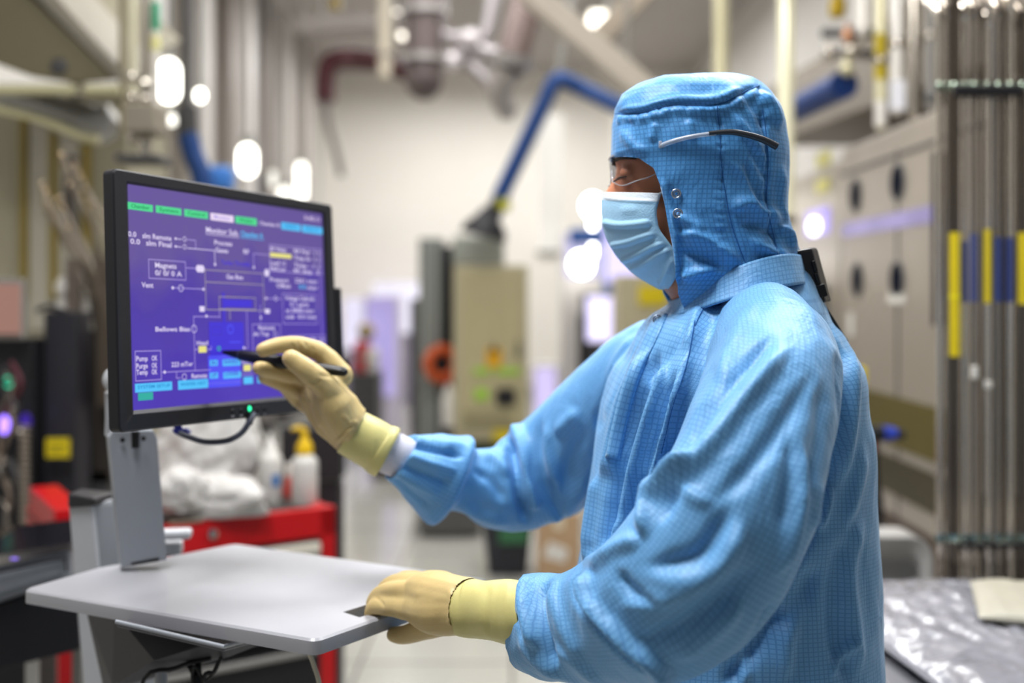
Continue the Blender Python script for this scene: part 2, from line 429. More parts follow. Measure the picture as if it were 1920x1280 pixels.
# raglan seam groove where torso and near sleeve meet
sd = np.abs(suitD[0]-suitD[1]); nearb = (suitD[0] < .02) & (suitD[1] < .02)
FOLDS = [
 # --- near sleeve: long soft facets falling from the shoulder into the elbow crook
 ([(1300, 640), (1275, 740), (1240, 850), (1214, 950)], .012, (8, 26), .2),
 ([(1464, 618), (1380, 700), (1300, 800), (1255, 880)], -.012, (20, 12), .25),
 ([(1490, 640), (1415, 730), (1340, 830), (1270, 905), (1218, 943)], .013, (12, 26), .2),
 ([(1535, 680), (1470, 790), (1400, 880), (1320, 960)], -.008, (24, 16), .3),
 ([(1315, 852), (1260, 895), (1218, 943), (1211, 1014)], .014, (8, 14), .15),
 ([(1305, 875), (1262, 925), (1236, 990)], -.009, (12, 10), .3),
 ([(1270, 900), (1300, 930), (1345, 945)], .006, (10, 14), .35),
 ([(1195, 1062), (1260, 1056), (1325, 1030), (1375, 930)], -.009, (18, 20), .3),
 ([(1200, 1075), (1270, 1080), (1340, 1050), (1390, 960)], .008, (16, 24), .25),
 ([(1500, 813), (1506, 904), (1483, 1033), (1440, 1090)], .009, (8, 18), .25),
 ([(1480, 800), (1484, 900), (1460, 1010)], -.007, 14, .25),
 ([(1410, 960), (1360, 1060), (1270, 1120), (1150, 1140)], .009, (14, 26), .25),
 ([(1430, 1040), (1350, 1130), (1250, 1185), (1180, 1200)], -.010, (20, 16), .25),
 ([(1400, 1120), (1320, 1200), (1250, 1240)], .007, 16, .25),
 ([(1545, 700), (1535, 820), (1510, 940)], -.006, 14, .25),
 # --- cuff and forearm
 ([(1110, 1064), (1108, 1120), (1170, 1190), (1236, 1242), (1262, 1290)], .017, (7, 26), .12),
 ([(1094, 1070), (1091, 1124), (1155, 1202), (1220, 1256)], -.018, (8, 9), .12),
 ([(1210, 1008), (1150, 1035), (1098, 1070)], .010, (10, 18), .2),
 ([(1150, 1060), (1185, 1110), (1250, 1140)], -.009, 12, .25),
 ([(1010, 1075), (986, 1105), (990, 1160), (1010, 1220)], .012, (8, 12), .2),
 ([(1035, 1078), (1012, 1120), (1016, 1180), (1048, 1260)], -.013, (9, 10), .2),
 ([(1050, 1080), (1040, 1120), (1060, 1180), (1100, 1250)], .008, (8, 16), .25),
 ([(970, 1180), (1000, 1230), (1060, 1280)], .008, 10, .3),
 ([(1030, 1200), (1080, 1240), (1140, 1290)], .007, (8, 14), .3),
 ([(955, 1150), (975, 1165), (990, 1200)], -.006, 7, .3),
 # --- torso front: long vertical drapes
 ([(1222, 650), (1172, 760), (1140, 900), (1112, 1060)], .014, (8, 14), .12, (1.1, 1.7)),
 ([(1240, 650), (1195, 760), (1162, 900), (1136, 1050)], -.014, 9, .12, (1.1, 1.7)),
 ([(1262, 660), (1222, 780), (1188, 900), (1160, 1050)], .014, (7, 12), .15, (1.1, 1.7)),
 ([(1280, 690), (1244, 800), (1210, 920), (1182, 1030)], -.015, 9, .15, (1.1, 1.7)),
 ([(1292, 690), (1262, 790), (1236, 870), (1208, 940)], .013, (7, 10), .2, (1.1, 1.7)),
 ([(1128, 880), (1110, 980), (1096, 1070)], .010, (7, 9), .2, (1.1, 1.7)),
 ([(1150, 860), (1128, 960), (1112, 1060)], -.010, 8, .2, (1.1, 1.7)),
 ([(1180, 960), (1168, 1010), (1160, 1060)], .008, 8, .3, (1.1, 1.7)),
 ([(1200, 620), (1150, 700), (1125, 800)], .008, (8, 12), .2, (1.1, 1.8)),
 ([(1182, 650), (1140, 730), (1118, 820)], -.009, 8, .2, (1.1, 1.8)),
 # --- shoulder and collar root
 ([(1330, 562), (1302, 600), (1290, 670)], .007, (8, 14), .3),
 ([(1352, 560), (1330, 610), (1316, 700)], -.006, 12, .3),
 ([(1310, 575), (1270, 640), (1230, 720)], -.006, 8, .3),
 ([(1400, 530), (1500, 570), (1556, 640)], .004, 22, .3),
 ([(1420, 560), (1380, 640), (1340, 720)], .006, (12, 20), .3),
 # --- back and side below the arm
 ([(1590, 620), (1600, 720), (1590, 830), (1570, 920)], .009, (10, 16), .2),
 ([(1574, 640), (1580, 760), (1572, 860)], -.010, 9, .2),
 ([(1556, 900), (1548, 950), (1530, 1000)], .010, (8, 14), .25),
 ([(1562, 620), (1572, 720), (1560, 840), (1530, 960), (1480, 1060), (1400, 1160), (1310, 1240)], -.016, (12, 16), .1, (1.15, 1.6)),
 ([(1618, 820), (1608, 900), (1580, 1000)], .008, 12, .3),
 ([(1620, 960), (1590, 1060), (1600, 1180), (1612, 1280)], .010, (14, 18), .2),
 ([(1600, 980), (1570, 1080), (1568, 1180), (1590, 1290)], -.010, 16, .2),
 ([(1540, 1050), (1500, 1130), (1440, 1190)], -.010, 18, .25),
 ([(1520, 1100), (1480, 1180), (1470, 1290)], .009, (14, 20), .25),
 ([(1470, 1120), (1420, 1210), (1350, 1290)], -.014, 16, .2),
 ([(1400, 1210), (1395, 1290)], .010, 10, .4),
 ([(1556, 1270), (1580, 1230), (1606, 1180)], .008, 7, .3),
 # --- far sleeve
 ([(966, 786), (985, 840), (992, 900), (1010, 960)], .017, (7, 16), .12),
 ([(950, 820), (968, 870), (975, 930), (990, 985)], -.020, (10, 8), .12),
 ([(1012, 780), (1010, 850), (1030, 930), (1070, 985)], -.012, 10, .2),
 ([(1030, 785), (1030, 850), (1050, 920)], .010, (8, 14), .25),
 ([(1090, 765), (1055, 800), (1040, 820)], .009, 12, .3),
 ([(1105, 790), (1070, 860), (1060, 930)], -.007, 14, .3),
 ([(890, 850), (930, 862), (955, 900)], .009, 10, .3),
 ([(880, 880), (920, 900), (950, 950)], -.007, 9, .3),
 ([(850, 940), (910, 968), (960, 985)], .008, 10, .3),
 ([(1105, 870), (1080, 930), (1020, 1000)], .010, 14, .3),
 # --- cuff gathers
 ([(762, 820), (820, 829), (878, 836)], .006, (5, 8), .2),
 ([(768, 833), (820, 846), (874, 858)], -.008, 5, .2),
 ([(752, 848), (800, 866), (862, 884)], .006, 7, .2),
 ([(748, 868), (790, 888), (848, 908)], -.008, 5, .2),
 ([(740, 882), (780, 906), (826, 930)], .006, 7, .2),
 ([(735, 892), (770, 925), (812, 955)], -.006, 5, .2),
]
print('suit verts', len(cv))
def ridge(v, sc, seed, st=(1, 1, 1)):
    q = v+.02*np.stack([vnoise(v, 14, seed+9), vnoise(v, 14, seed+10), vnoise(v, 14, seed+11)], -1)
    return .35-np.abs(vnoise(q, sc, seed, st))
cv = cv+normals(cv, cf)*(vnoise(cv, 30, 3, (1, 1, .6))*.0030+ridge(cv, 42, 6, (1, 1, .6))*.0030+ridge(cv, 95, 8, (1, .8, .7))*.0011)[:, None]
cv = strokes(cv, cf, FOLDS)
N = normals(cv, cf)
g = np.exp(-(sd/.0028)**2)*nearb
cv = cv-N*(g*.0022)[:, None]
cv = lap(cv, cf, 1, .4)
coverall = np_mesh('coverall', cv, cf, SUIT, person, suit_uv)

# ---- collar (stand-up band) : ring tilted so that the front is low and the back high
def band(name, low, high, m, n=96, rows=14, th=.003, parent=person, flip=1):
    """low/high: (front_px, back_px) with half depth -> two elliptic rings"""
    def ring(fr, bk, hd, d, bow):
        a = P(fr[0], fr[1], d); b = P(bk[0], bk[1], d); c = (a+b)/2; e = (a-b)/2; out = []
        for k in range(n):
            t = 2*PI*k/n
            ct = math.cos(t); st = math.sin(t)
            out.append(np.array(c+e*ct+V((0, 1, 0))*hd*st+V((0, 0, 1))*bow*(st*st)))
        return np.array(out)
    r0 = ring(*low); r1 = ring(*high); g = []
    for i in range(rows):
        t = i/(rows-1); g.append(r0*(1-t)+r1*t)
    g = np.array(g)+0
    v = g.reshape(-1, 3)
    f = [(i*n+k, i*n+(k+1) % n, (i+1)*n+(k+1) % n, (i+1)*n+k) for i in range(rows-1) for k in range(n)]
    circ = .52; uv = []
    for i in range(rows-1):
        for k in range(n):
            uv += [(k/n*circ, i/rows*.04), ((k+1)/n*circ, i/rows*.04), ((k+1)/n*circ, (i+1)/rows*.04), (k/n*circ, (i+1)/rows*.04)]
    v = v+normals(v, f)*(vnoise(v, 60, 9)*.0012)[:, None]
    o = np_mesh(name, v, f, m, parent, uv)
    md = o.modifiers.new('s', 'SOLIDIFY'); md.thickness = th; md.offset = 0
    return o
collar = band('collar', ((1250, 594), (1506, 532), .122, 1.385, .010), ((1260, 564), (1497, 484), .104, 1.385, .021), SUIT)

# ---- hood
def hood_grid():
    # rows: py, front_px (edge or brow), back_px, half depth (m), opening (0 closed .. 1 open), d
    R = [(146, 1290, 1345, .015, 0), (147, 1260, 1372, .035, 0), (153, 1222, 1402, .058, 0), (164, 1190, 1425, .076, 0), (180, 1166, 1442, .088, 0), (205, 1150, 1458, .097, 0), (235, 1146, 1468, .103, 0), (270, 1145, 1473, .106, 0),
         (292, 1144, 1475, .106, .0), (300, 1146, 1475, .106, .05), (310, 1190, 1475, .105, 1), (330, 1216, 1474, .105, 1), (360, 1228, 1471, .104, 1), (400, 1236, 1468, .103, 1), (440, 1245, 1480, .101, 1), (475, 1252, 1492, .1, 1),
         (510, 1257, 1494, .1, 1), (530, 1259, 1488, .094, 1), (550, 1261, 1478, .088, 1), (575, 1272, 1465, .078, 1), (600, 1290, 1455, .066, 1)]
    A = np.array(R, float); ys = np.linspace(146, 600, 190)
    ys = np.concatenate([np.linspace(146, 160, 12)[:-1], np.linspace(160, 600, 180)])
    cols = [np.interp(ys, A[:, 0], A[:, k]) for k in range(1, 5)]
    # smooth columns a little
    ker = np.array([1, 2, 3, 2, 1.])/9
    for k in (1, 2):
        cols[k][3:-3] = np.convolve(cols[k], ker, 'same')[3:-3]
    nA = 240; G = []; clip = []
    for i, y in enumerate(ys):
        fx, bx, hd, op = [c[i] for c in cols]
        d = 1.385
        if op <= 0: cx = (fx+bx)/2; a = (bx-fx)/2; thm = PI
        else:
            # closed skull front line continues under the opening; the cloth stops at the edge
            full = np.interp(y, [292, 330, 400, 470, 545, 600], [1144, 1150, 1165, 1180, 1215, 1250])
            full = min(full, fx-1)
            cx = (full+bx)/2; a = (bx-full)/2
            c = max(-1, min(1, (cx-fx)/a)); thm = PI-math.acos(c)
            thm = max(thm, PI*.5)
        row = []
        for k in range(nA+1):
            th = max(-thm, min(thm, -PI+2*PI*k/nA))
            clip.append(abs(-PI+2*PI*k/nA) > thm+1e-6)
            e = 2/2.35
            cxx = math.copysign(abs(math.cos(th))**e, math.cos(th)); sy = math.copysign(abs(math.sin(th))**e, math.sin(th))
            X = (cx+a*cxx-CX)/F*d
            row.append((X, d+hd*sy, CZ-(y-HY)/F*d))
        G.append(row)
    return np.array(G), ys, np.array(clip).reshape(len(ys), nA+1)
HG, hys, hclip = hood_grid()
hr, hc = HG.shape[:2]
hv = HG.reshape(-1, 3)
hkeep = [(i, k) for i in range(hr-1) for k in range(hc-1) if not (hclip[i, k] and hclip[i+1, k] and hclip[i, k+1] and hclip[i+1, k+1])]
hf = [(i*hc+k, (i+1)*hc+k, (i+1)*hc+k+1, i*hc+k+1) for i, k in hkeep]
arc = np.linalg.norm(np.diff(HG, axis=1), axis=2); arc = np.concatenate([np.zeros((hr, 1)), np.cumsum(arc, 1)], 1); arc -= arc[:, hc//2][:, None]
uvh = []
for i, k in hkeep:
        for (a, b) in ((i, k), (i+1, k), (i+1, k+1), (i, k+1)):
            uvh.append((arc[a, b], (CZ-(hys[a]-HY)/F*1.385)))
HFOLDS = [
 # crown seam dips and the puckered top panel
 ([(1150, 212), (1200, 212), (1260, 197), (1345, 196), (1400, 170), (1420, 160)], -.0024, 4, .05),
 ([(1160, 204), (1205, 202), (1262, 188), (1340, 187), (1395, 163)], .004, 9, .1),
 ([(1160, 222), (1205, 222), (1262, 208), (1350, 206), (1405, 180)], .003, 8, .1),
 ([(1344, 196), (1350, 250), (1352, 300), (1360, 360), (1375, 430), (1400, 500)], -.003, 3, .05),
 ([(1430, 200), (1440, 290), (1438, 380), (1455, 460), (1462, 505)], -.003, 3, .05),
 ([(1420, 165), (1450, 205), (1462, 250)], .006, 9, .3), ([(1395, 175), (1425, 215), (1440, 260)], -.004, 9, .3),
 ([(1370, 205), (1410, 260), (1440, 300)], .004, 8, .3), ([(1380, 230), (1430, 320), (1440, 360)], -.003, 7, .3),
 ([(1360, 290), (1400, 340), (1420, 400)], .004, 8, .3), ([(1400, 290), (1410, 350), (1445, 410)], -.004, 8, .3),
 ([(1365, 400), (1400, 380), (1440, 400), (1470, 420)], .006, 12, .25),
 ([(1380, 425), (1420, 420), (1470, 450)], -.004, 9, .3),
 ([(1400, 440), (1440, 470), (1490, 480)], .006, 11, .3),
 ([(1262, 440), (1310, 440), (1360, 470), (1390, 500)], .007, (9, 16), .25),
 ([(1270, 470), (1320, 485), (1360, 510)], -.005, 10, .25),
 ([(1265, 520), (1310, 510), (1350, 500)], .006, 9, .3),
 ([(1255, 395), (1300, 420), (1330, 430)], .004, 10, .3),
 ([(1160, 235), (1185, 270), (1220, 290)], .003, 10, .3), ([(1230, 225), (1222, 270)], .003, 8, .3), ([(1290, 220), (1300, 265)], .003, 9, .3),
 ([(1465, 300), (1470, 380), (1480, 430)], .004, 9, .3), ([(1455, 420), (1480, 440), (1495, 470)], .006, 8, .3),
 ([(1240, 330), (1262, 400), (1270, 480), (1268, 540)], .003, 5, .1),
 ([(1250, 335), (1270, 400), (1278, 480), (1274, 540)], -.003, 4, .1),
]
_sm = smooth_path([V((a, b, 0)) for a, b in [(1152, 213), (1200, 212), (1260, 197), (1345, 196), (1400, 170), (1424, 160)]], 6)
for i, p in enumerate(_sm):
    if i % 2 == 0: HFOLDS.append(([(p.x-2, p.y-1), (p.x+random.uniform(-5, 5), p.y+14+random.random()*16)], random.choice((-.0022, .0022)), 3.5, .35))
for (x, y0, y1) in ((1434, 200, 480), (1350, 230, 480)):
    for k in range(14):
        y = y0+(y1-y0)*k/14; HFOLDS.append(([(x-12, y), (x+14, y+random.uniform(-4, 8))], random.choice((-.0014, .0014)), 4, .4))
HFOLDS = [(q[0], q[1]*(1.35 if abs(q[1]) > .0029 else 1))+tuple(q[2:]) for q in HFOLDS]
nh = ridge(hv, 60, 33)*.0016+vnoise(hv, 45, 13, (1, 1, .8))*.0016+vnoise(hv, 110, 17)*.0006
Nh = normals(hv, hf)
if (Nh[hr*hc//2+hc//4]@(hv[hr*hc//2+hc//4]-hv.mean(0))) < 0:
    hf = [q[::-1] for q in hf]; uvh2 = []
    for i in range(0, len(uvh), 4): uvh2 += uvh[i:i+4][::-1]
    uvh = uvh2; Nh = -Nh
hv = hv+Nh*nh[:, None]
hv = strokes(hv, hf, HFOLDS)
_used = np.unique(np.array(hf).ravel()); _ix = -np.ones(len(hv), int); _ix[_used] = np.arange(len(_used))
hood = np_mesh('hood', hv[_used], _ix[np.array(hf)], HOODM, person, uvh)
md = hood.modifiers.new('s', 'SOLIDIFY'); md.thickness = .0025; md.offset = -1
hood['label'] = 'blue hood with fine dark grid'

def surf_line(tgt_v, tgt_f, pts, r, lift=.0005, n=8):
    """curve of points that lies on the front of a mesh as seen along the lens axis"""
    bv = BVHTree.FromPolygons(tgt_v.tolist() if hasattr(tgt_v, 'tolist') else tgt_v, [tuple(q) for q in tgt_f])
    out = []
    for p in smooth_path([V((a, b, 0)) for a, b in pts], n):
        o = V((0, 0, CZ)); dr = (P(p.x, p.y, 1)-o).normalized()
        h = bv.ray_cast(o, dr)
        if h[0] is not None: out.append(h[0]-dr*lift)
    return out
seamM = mat('seam_thread', '2f68a6', .7)
mb = MB()
for pl in ([(1152, 213), (1200, 212), (1260, 197), (1345, 196), (1400, 170), (1424, 160)], [(1344, 197), (1350, 250), (1352, 300), (1360, 360), (1375, 430), (1400, 498)], [(1430, 205), (1440, 290), (1438, 380), (1455, 460), (1460, 500)]):
    pp = surf_line(hv, hf, pl, .0008)
    if len(pp) > 2: mb.tube(pp, .00055, 5)
obj('hood_seam', mb, seamM, person, 60)
mb = MB()
for pl in ([(1303, 600), (1288, 680), (1262, 760), (1240, 850)], [(1340, 560), (1318, 580), (1303, 610)]):
    pp = surf_line(cv, cf, pl, .0008)
    if len(pp) > 2: mb.tube(pp, .0005, 5)
obj('coverall_seam', mb, seamM, person, 60)
# snaps
snapM = mat('snap_metal', 'b9c4d4', .25, metal=.9)
for (x, y, tv, tf) in ((1268, 363, hv, hf), (1271, 400, hv, hf), (1233, 599, cv, cf)):
    pp = surf_line(tv, tf, [(x, y), (x+.5, y)], 0, .0032, 1)
    if pp:
        mb = MB(); mb.torus(pp[0], .0052, .0012, (-.15, -1, .05), 24, 8); mb.torus(pp[0], .0028, .0009, (-.15, -1, .05), 16, 6)
        obj('snap_button', mb, snapM, person, 60)
# placket flap under the collar
bvs = BVHTree.FromPolygons(cv.tolist(), [tuple(q) for q in cf])
def patch(name, path, w, m, lift=.003, nu=16, nv=5, par=person):
    pts = smooth_path([V((a, b, 0)) for a, b in path], 6); vs = []; uv = []; o0 = V((0, 0, CZ)); n = len(pts)
    for i, p in enumerate(pts):
        t = (pts[min(i+1, n-1)]-pts[max(i-1, 0)]).normalized(); q = V((-t.y, t.x, 0))
        for j in range(nv+1):
            c = p+q*w*(2*j/nv-1); dr = (P(c.x, c.y, 1)-o0).normalized(); h = bvs.ray_cast(o0, dr)
            e = lift*(1 if 0 < j < nv else .3); d_ = h[0]-dr*e if h[0] is not None else None
            vs.append(d_); uv.append((j*w*2/nv/1500, i*.006))
    f = [(i*(nv+1)+j, i*(nv+1)+j+1, (i+1)*(nv+1)+j+1, (i+1)*(nv+1)+j) for i in range(n-1) for j in range(nv)]
    f = [q for q in f if all(vs[k] is not None for k in q)]
    us = sorted({k for q in f for k in q}); ix = {k: i for i, k in enumerate(us)}
    if not f: return
    o = np_mesh(name, np.array([list(vs[k]) for k in us]), [tuple(ix[k] for k in q) for q in f], m, par, [uv[k] for q in f for k in q])
    md = o.modifiers.new('s', 'SOLIDIFY'); md.thickness = .0018; md.offset = 0
patch('placket', [(1240, 584), (1222, 625), (1192, 690), (1168, 770), (1148, 860)], 13, SUIT)
# ================================================================ BODY (one continuous mesh) + mask, glasses, gloves
def capsule_chain(pts, rs, seg=14, flat=1.0):
    """tapered round-ended sweep as closed lists"""
    mb = MB(); pts = [V(p) for p in pts]
    pts2 = smooth_path(pts, 5); m = len(pts2); rr = np.interp(np.linspace(0, 1, m), np.linspace(0, 1, len(rs)), rs)
    t0 = (pts2[0]-pts2[1]).normalized(); t1 = (pts2[-1]-pts2[-2]).normalized()
    a = []; ra = []
    for k in (0, 1, 2): an = PI/2*(k/3); a.append(pts2[0]+t0*rr[0]*math.cos(an)*.98); ra.append(max(rr[0]*math.sin(an), 1e-4))
    b = []; rb = []
    for k in (2, 1, 0): an = PI/2*(k/3); b.append(pts2[-1]+t1*rr[-1]*math.cos(an)*.98); rb.append(max(rr[-1]*math.sin(an), 1e-4))
    allp = a+pts2+b; allr = ra+list(rr)+rb
    # explicit per-point radii
    vs = []; u = None; m = len(allp)
    for i, p in enumerate(allp):
        t = (allp[min(i+1, m-1)]-allp[max(i-1, 0)]).normalized()
        if u is None: _, u, w = frame_of(t)
        else: u = (u-t*u.dot(t)).normalized(); w = t.cross(u).normalized()
        for k in range(seg):
            an = 2*PI*k/seg; vs.append(p+(u*math.cos(an)+w*math.sin(an)*flat)*allr[i])
    fs = [(i*seg+k, i*seg+(k+1) % seg, (i+1)*seg+(k+1) % seg, (i+1)*seg+k) for i in range(m-1) for k in range(seg)]
    fs += [tuple(range(seg-1, -1, -1)), tuple((m-1)*seg+k for k in range(seg))]
    return [list(v) for v in vs], [list(q) for q in fs]

# far (right) hand, pen grip. all depths are final metres
HF = dict(
 wrist=P(676, 822, 1.505),
 thumb=([P(655, 790, 1.495), P(618, 733, 1.475), P(582, 700, 1.462), P(546, 672, 1.458)], [.020, .0175, .0155, .0125]),
 index=([P(640, 705, 1.515), P(606, 664, 1.515), P(562, 648, 1.505), P(522, 648, 1.49), P(492, 656, 1.48)], [.017, .0135, .0125, .0112, .0095]),
 middle=([P(612, 720, 1.53), P(562, 705, 1.53), P(522, 696, 1.515), P(486, 690, 1.50)], [.016, .0125, .0112, .0098]),
 ring=([P(600, 745, 1.54), P(552, 727, 1.545), P(522, 716, 1.53), P(496, 706, 1.515)], [.016, .012, .011, .0095]),
 little=([P(595, 765, 1.545), P(562, 752, 1.56), P(545, 735, 1.55), P(530, 722, 1.535)], [.015, .011, .010, .0088]),
 palm=[([P(672, 815, 1.505), P(632, 770, 1.50), P(606, 725, 1.505)], [.030, .033, .026]),
       ([P(665, 822, 1.515), P(622, 785, 1.525), P(590, 745, 1.53)], [.027, .028, .022]),
       ([P(655, 806, 1.49), P(630, 762, 1.482), P(612, 730, 1.48)], [.022, .025, .018])],
 fore=([P(676, 822, 1.505), P(735, 850, 1.525), P(800, 885, 1.56), P(900, 915, 1.62)], [.0285, .029, .034, .042]))
HN = dict(
 wrist=P(872, 1136, 1.29),
 thumb=([P(850, 1160, 1.315), P(800, 1176, 1.345), P(762, 1189, 1.372), P(738, 1189, 1.39)], [.018, .0145, .0115, .0095]),
 index=([P(822, 1108, 1.36), P(785, 1092, 1.41), P(754, 1090, 1.45), P(738, 1108, 1.465), P(742, 1130, 1.465)], [.018, .0145, .0125, .011, .0095]),
 middle=([P(822, 1112, 1.345), P(777, 1096, 1.385), P(734, 1098, 1.42), P(717, 1119, 1.44), P(721, 1146, 1.44)], [.018, .0155, .0125, .011, .0095]),
 ring=([P(820, 1126, 1.33), P(774, 1112, 1.355), P(722, 1111, 1.395), P(702, 1131, 1.415), P(706, 1158, 1.415)], [.018, .015, .0125, .0105, .009]),
 little=([P(822, 1146, 1.315), P(790, 1142, 1.33), P(738, 1137, 1.365), P(703, 1137, 1.392), P(697, 1162, 1.398)], [.018, .0165, .0125, .0105, .009]),
 palm=[([P(875, 1132, 1.29), P(820, 1118, 1.325), P(785, 1108, 1.365)], [.031, .031, .022]),
       ([P(875, 1142, 1.285), P(820, 1145, 1.31), P(785, 1140, 1.335)], [.029, .029, .021]),
       ([P(860, 1124, 1.32), P(820, 1106, 1.365), P(790, 1098, 1.39)], [.026, .025, .018])],
 fore=([P(872, 1136, 1.29), P(940, 1143, 1.25), P(1010, 1152, 1.225), P(1150, 1140, 1.13), P(1290, 1100, 1.09)], [.028, .027, .028, .036, .042]))
def hand_parts(H, off=0., fore=True, cut=None):
    out = []
    for k in ('thumb', 'index', 'middle', 'ring', 'little'):
        p, r = H[k]; out.append(capsule_chain(p, [x+off for x in r]))
    for p, r in H['palm']: out.append(capsule_chain(p, [x+off for x in r], 18))
    if fore: p, r = H['fore']; out.append(capsule_chain(p, [x+off for x in r], 20))
    return out

# ---- head: loft of horizontal slices with a face profile
HD = 1.385; HW = .076
face = [  # py, front px (profile, mid line), back px, half width m
 (168, 1290, 1370, .030), (180, 1225, 1415, .055), (205, 1182, 1440, .070), (240, 1162, 1455, .077), (275, 1156, 1460, .079), (300, 1153, 1462, .078), (312, 1157, 1462, .077), (325, 1156, 1462, .076), (340, 1146, 1460, .075),
 (352, 1138, 1458, .074), (365, 1128, 1455, .073), (385, 1120, 1450, .071), (396, 1124, 1446, .070), (405, 1146, 1440, .068), (420, 1144, 1430, .066), (432, 1146, 1420, .064), (445, 1156, 1412, .062), (462, 1158, 1404, .060), (482, 1162, 1400, .056), (500, 1178, 1398, .052),
 (520, 1225, 1400, .054), (560, 1262, 1410, .056), (610, 1270, 1430, .062)]
fa = np.array(face, float); fy = np.linspace(168, 610, 150); nseg = 96
fc = [np.interp(fy, fa[:, 0], fa[:, k]) for k in (1, 2, 3)]
for k in range(3): fc[k][2:-2] = np.convolve(fc[k], np.array([1, 2, 1.])/4, 'same')[2:-2]
hv2 = []
for i, y in enumerate(fy):
    fx, bx, hw = fc[0][i], fc[1][i], fc[2][i]
    # base skull front without nose
    base = np.interp(y, [168, 205, 275, 330, 400, 450, 500, 560, 610], [1290, 1182, 1156, 1160, 1168, 1168, 1190, 1262, 1270])
    nose = fx-base
    cx = (base+bx)/2; a = (bx-base)/2
    for k in range(nseg):
        th = 2*PI*k/nseg; c = math.cos(th); s = math.sin(th)
        x = cx+a*math.copysign(abs(c)**.9, c); yy = hw*math.copysign(abs(s)**.88, s)
        if c < 0:
            x += nose*math.exp(-(yy/.012)**2) if nose < 0 else nose*math.exp(-(yy/.03)**2)
            # eye sockets
            ez = (y-330)/14; ex_ = (abs(yy)-.032)/.014
            x += 11*math.exp(-ez*ez-ex_*ex_)
            # brow ridge, cheek bone
            x -= 5*math.exp(-((y-303)/9)**2-((abs(yy)-.03)/.025)**2)
        hv2.append((((x-CX)/F*HD), HD+yy, CZ-(y-HY)/F*HD))
hq2 = [[i*nseg+k, i*nseg+(k+1) % nseg, (i+1)*nseg+(k+1) % nseg, (i+1)*nseg+k] for i in range(len(fy)-1) for k in range(nseg)]
hq2 += [list(range(nseg-1, -1, -1)), [(len(fy)-1)*nseg+k for k in range(nseg)]]
bp = [(hv2, hq2)]
for s in (-1, 1):   # eyeballs with closed lids, ears
    e = MB(); e.ell(P(1172, 331, HD)+V((0, s*.032, 0)), (.0125, .0135, .0105), 20, 14); bp.append(([list(x) for x in e.v], [list(q) for q in e.f]))
    e = MB(); e.ell(P(1318, 345, HD)+V((0, s*.077, 0)), (.017, .008, .030), 16, 10); bp.append(([list(x) for x in e.v], [list(q) for q in e.f]))
# torso, limbs
def chain(pts, r, seg=20): bp.append(capsule_chain(pts, r, seg))
chain([P(1360, 520, 1.385), P(1372, 600, 1.385)], [.056, .066])
tz = [(1372, 600, .06), (1380, 660, .115), (1378, 760, .125), (1372, 900, .12), (1365, 1050, .115), (1362, 1200, .12), (1362, 1330, .125)]
for off, sc in ((-.065, .72), (.0, .88), (.065, .72)):
    chain([P(x, y+(50 if off else 0), 1.41)+V((0, off, 0)) for x, y, r in tz[1:]], [r*sc for x, y, r in tz[1:]], 20)
chain([P(1400, 660, 1.385), P(1440, 690, 1.24), ], [.045, .045]); chain([P(1330, 650, 1.42), P(1210, 700, 1.54)], [.045, .045])
chain([P(1440, 690, 1.23), P(1420, 850, 1.12), P(1320, 1090, 1.08)], [.045, .045, .040]); chain([P(1320, 1090, 1.08), P(1150, 1140, 1.13)], [.042, .040])
chain([P(1200, 705, 1.55), P(1090, 830, 1.64), P(1000, 900, 1.66)], [.045, .042, .04]); chain([P(1000, 900, 1.66), P(900, 915, 1.62)], [.04, .04])
for d0, cxp in ((dl-.085, 1352), (dl+.11, 1372)):
    c = lambda z, dx=0: V(((cxp+dx-CX)/F*d0, d0, z))
    chain([c(.86), c(.52, 8), c(.12, 18)], [.078, .06, .042]); chain([c(.07, 30)+V((.02, 0, -.01)), c(.045, 0)+V((-.12, 0, 0))], [.04, .032])
bp += hand_parts(HF, -.0022)+hand_parts(HN, -.0022)
bv_, bf_ = voxel(*join_lists(bp), .0045)
bv_ = lap(bv_, bf_, 3, .5)
body = np_mesh('body', bv_, bf_, SKIN, person)
# finer face detail over the visible eye strip
hair = mat('brow_hair', '1d1512', .7)
for s in (-1, 1):
    mb = MB(); y0 = -1 if s < 0 else 1
    pts = [P(1160, 305, HD)+V((-.006, s*.018, 0)), P(1166, 301, HD)+V((-.004, s*.034, .0)), P(1184, 306, HD)+V((0.0, s*.052, 0))]
    mb.tube(pts, [.0015, .0032, .0014], 8, 6)
    obj('eyebrow', mb, hair, person, 60)
for s in (-1, 1):
    mb = MB(); c = P(1172, 331, HD)+V((0, s*.032, 0)); R = .0142
    def on(az, el): return c+V((-math.cos(az)*math.cos(el)*R, s*math.sin(az)*math.cos(el)*R*1.05, math.sin(el)*R*.85))
    mb.tube([on(a, -.38-.1*math.cos(a)) for a in np.linspace(-.75, 1.35, 9)], [.0006, .0012, .0007], 6, 3)
    for a in np.linspace(-.6, 1.3, 16):
        p = on(a, -.42); mb.tube([p, p+(p-c).normalized()*.004+V((0, 0, -.002)), p+(p-c).normalized()*.0065+V((0, 0, -.0022))], [.00035, .0002], 4)
    obj('eyelashes', mb, hair, person, 60)

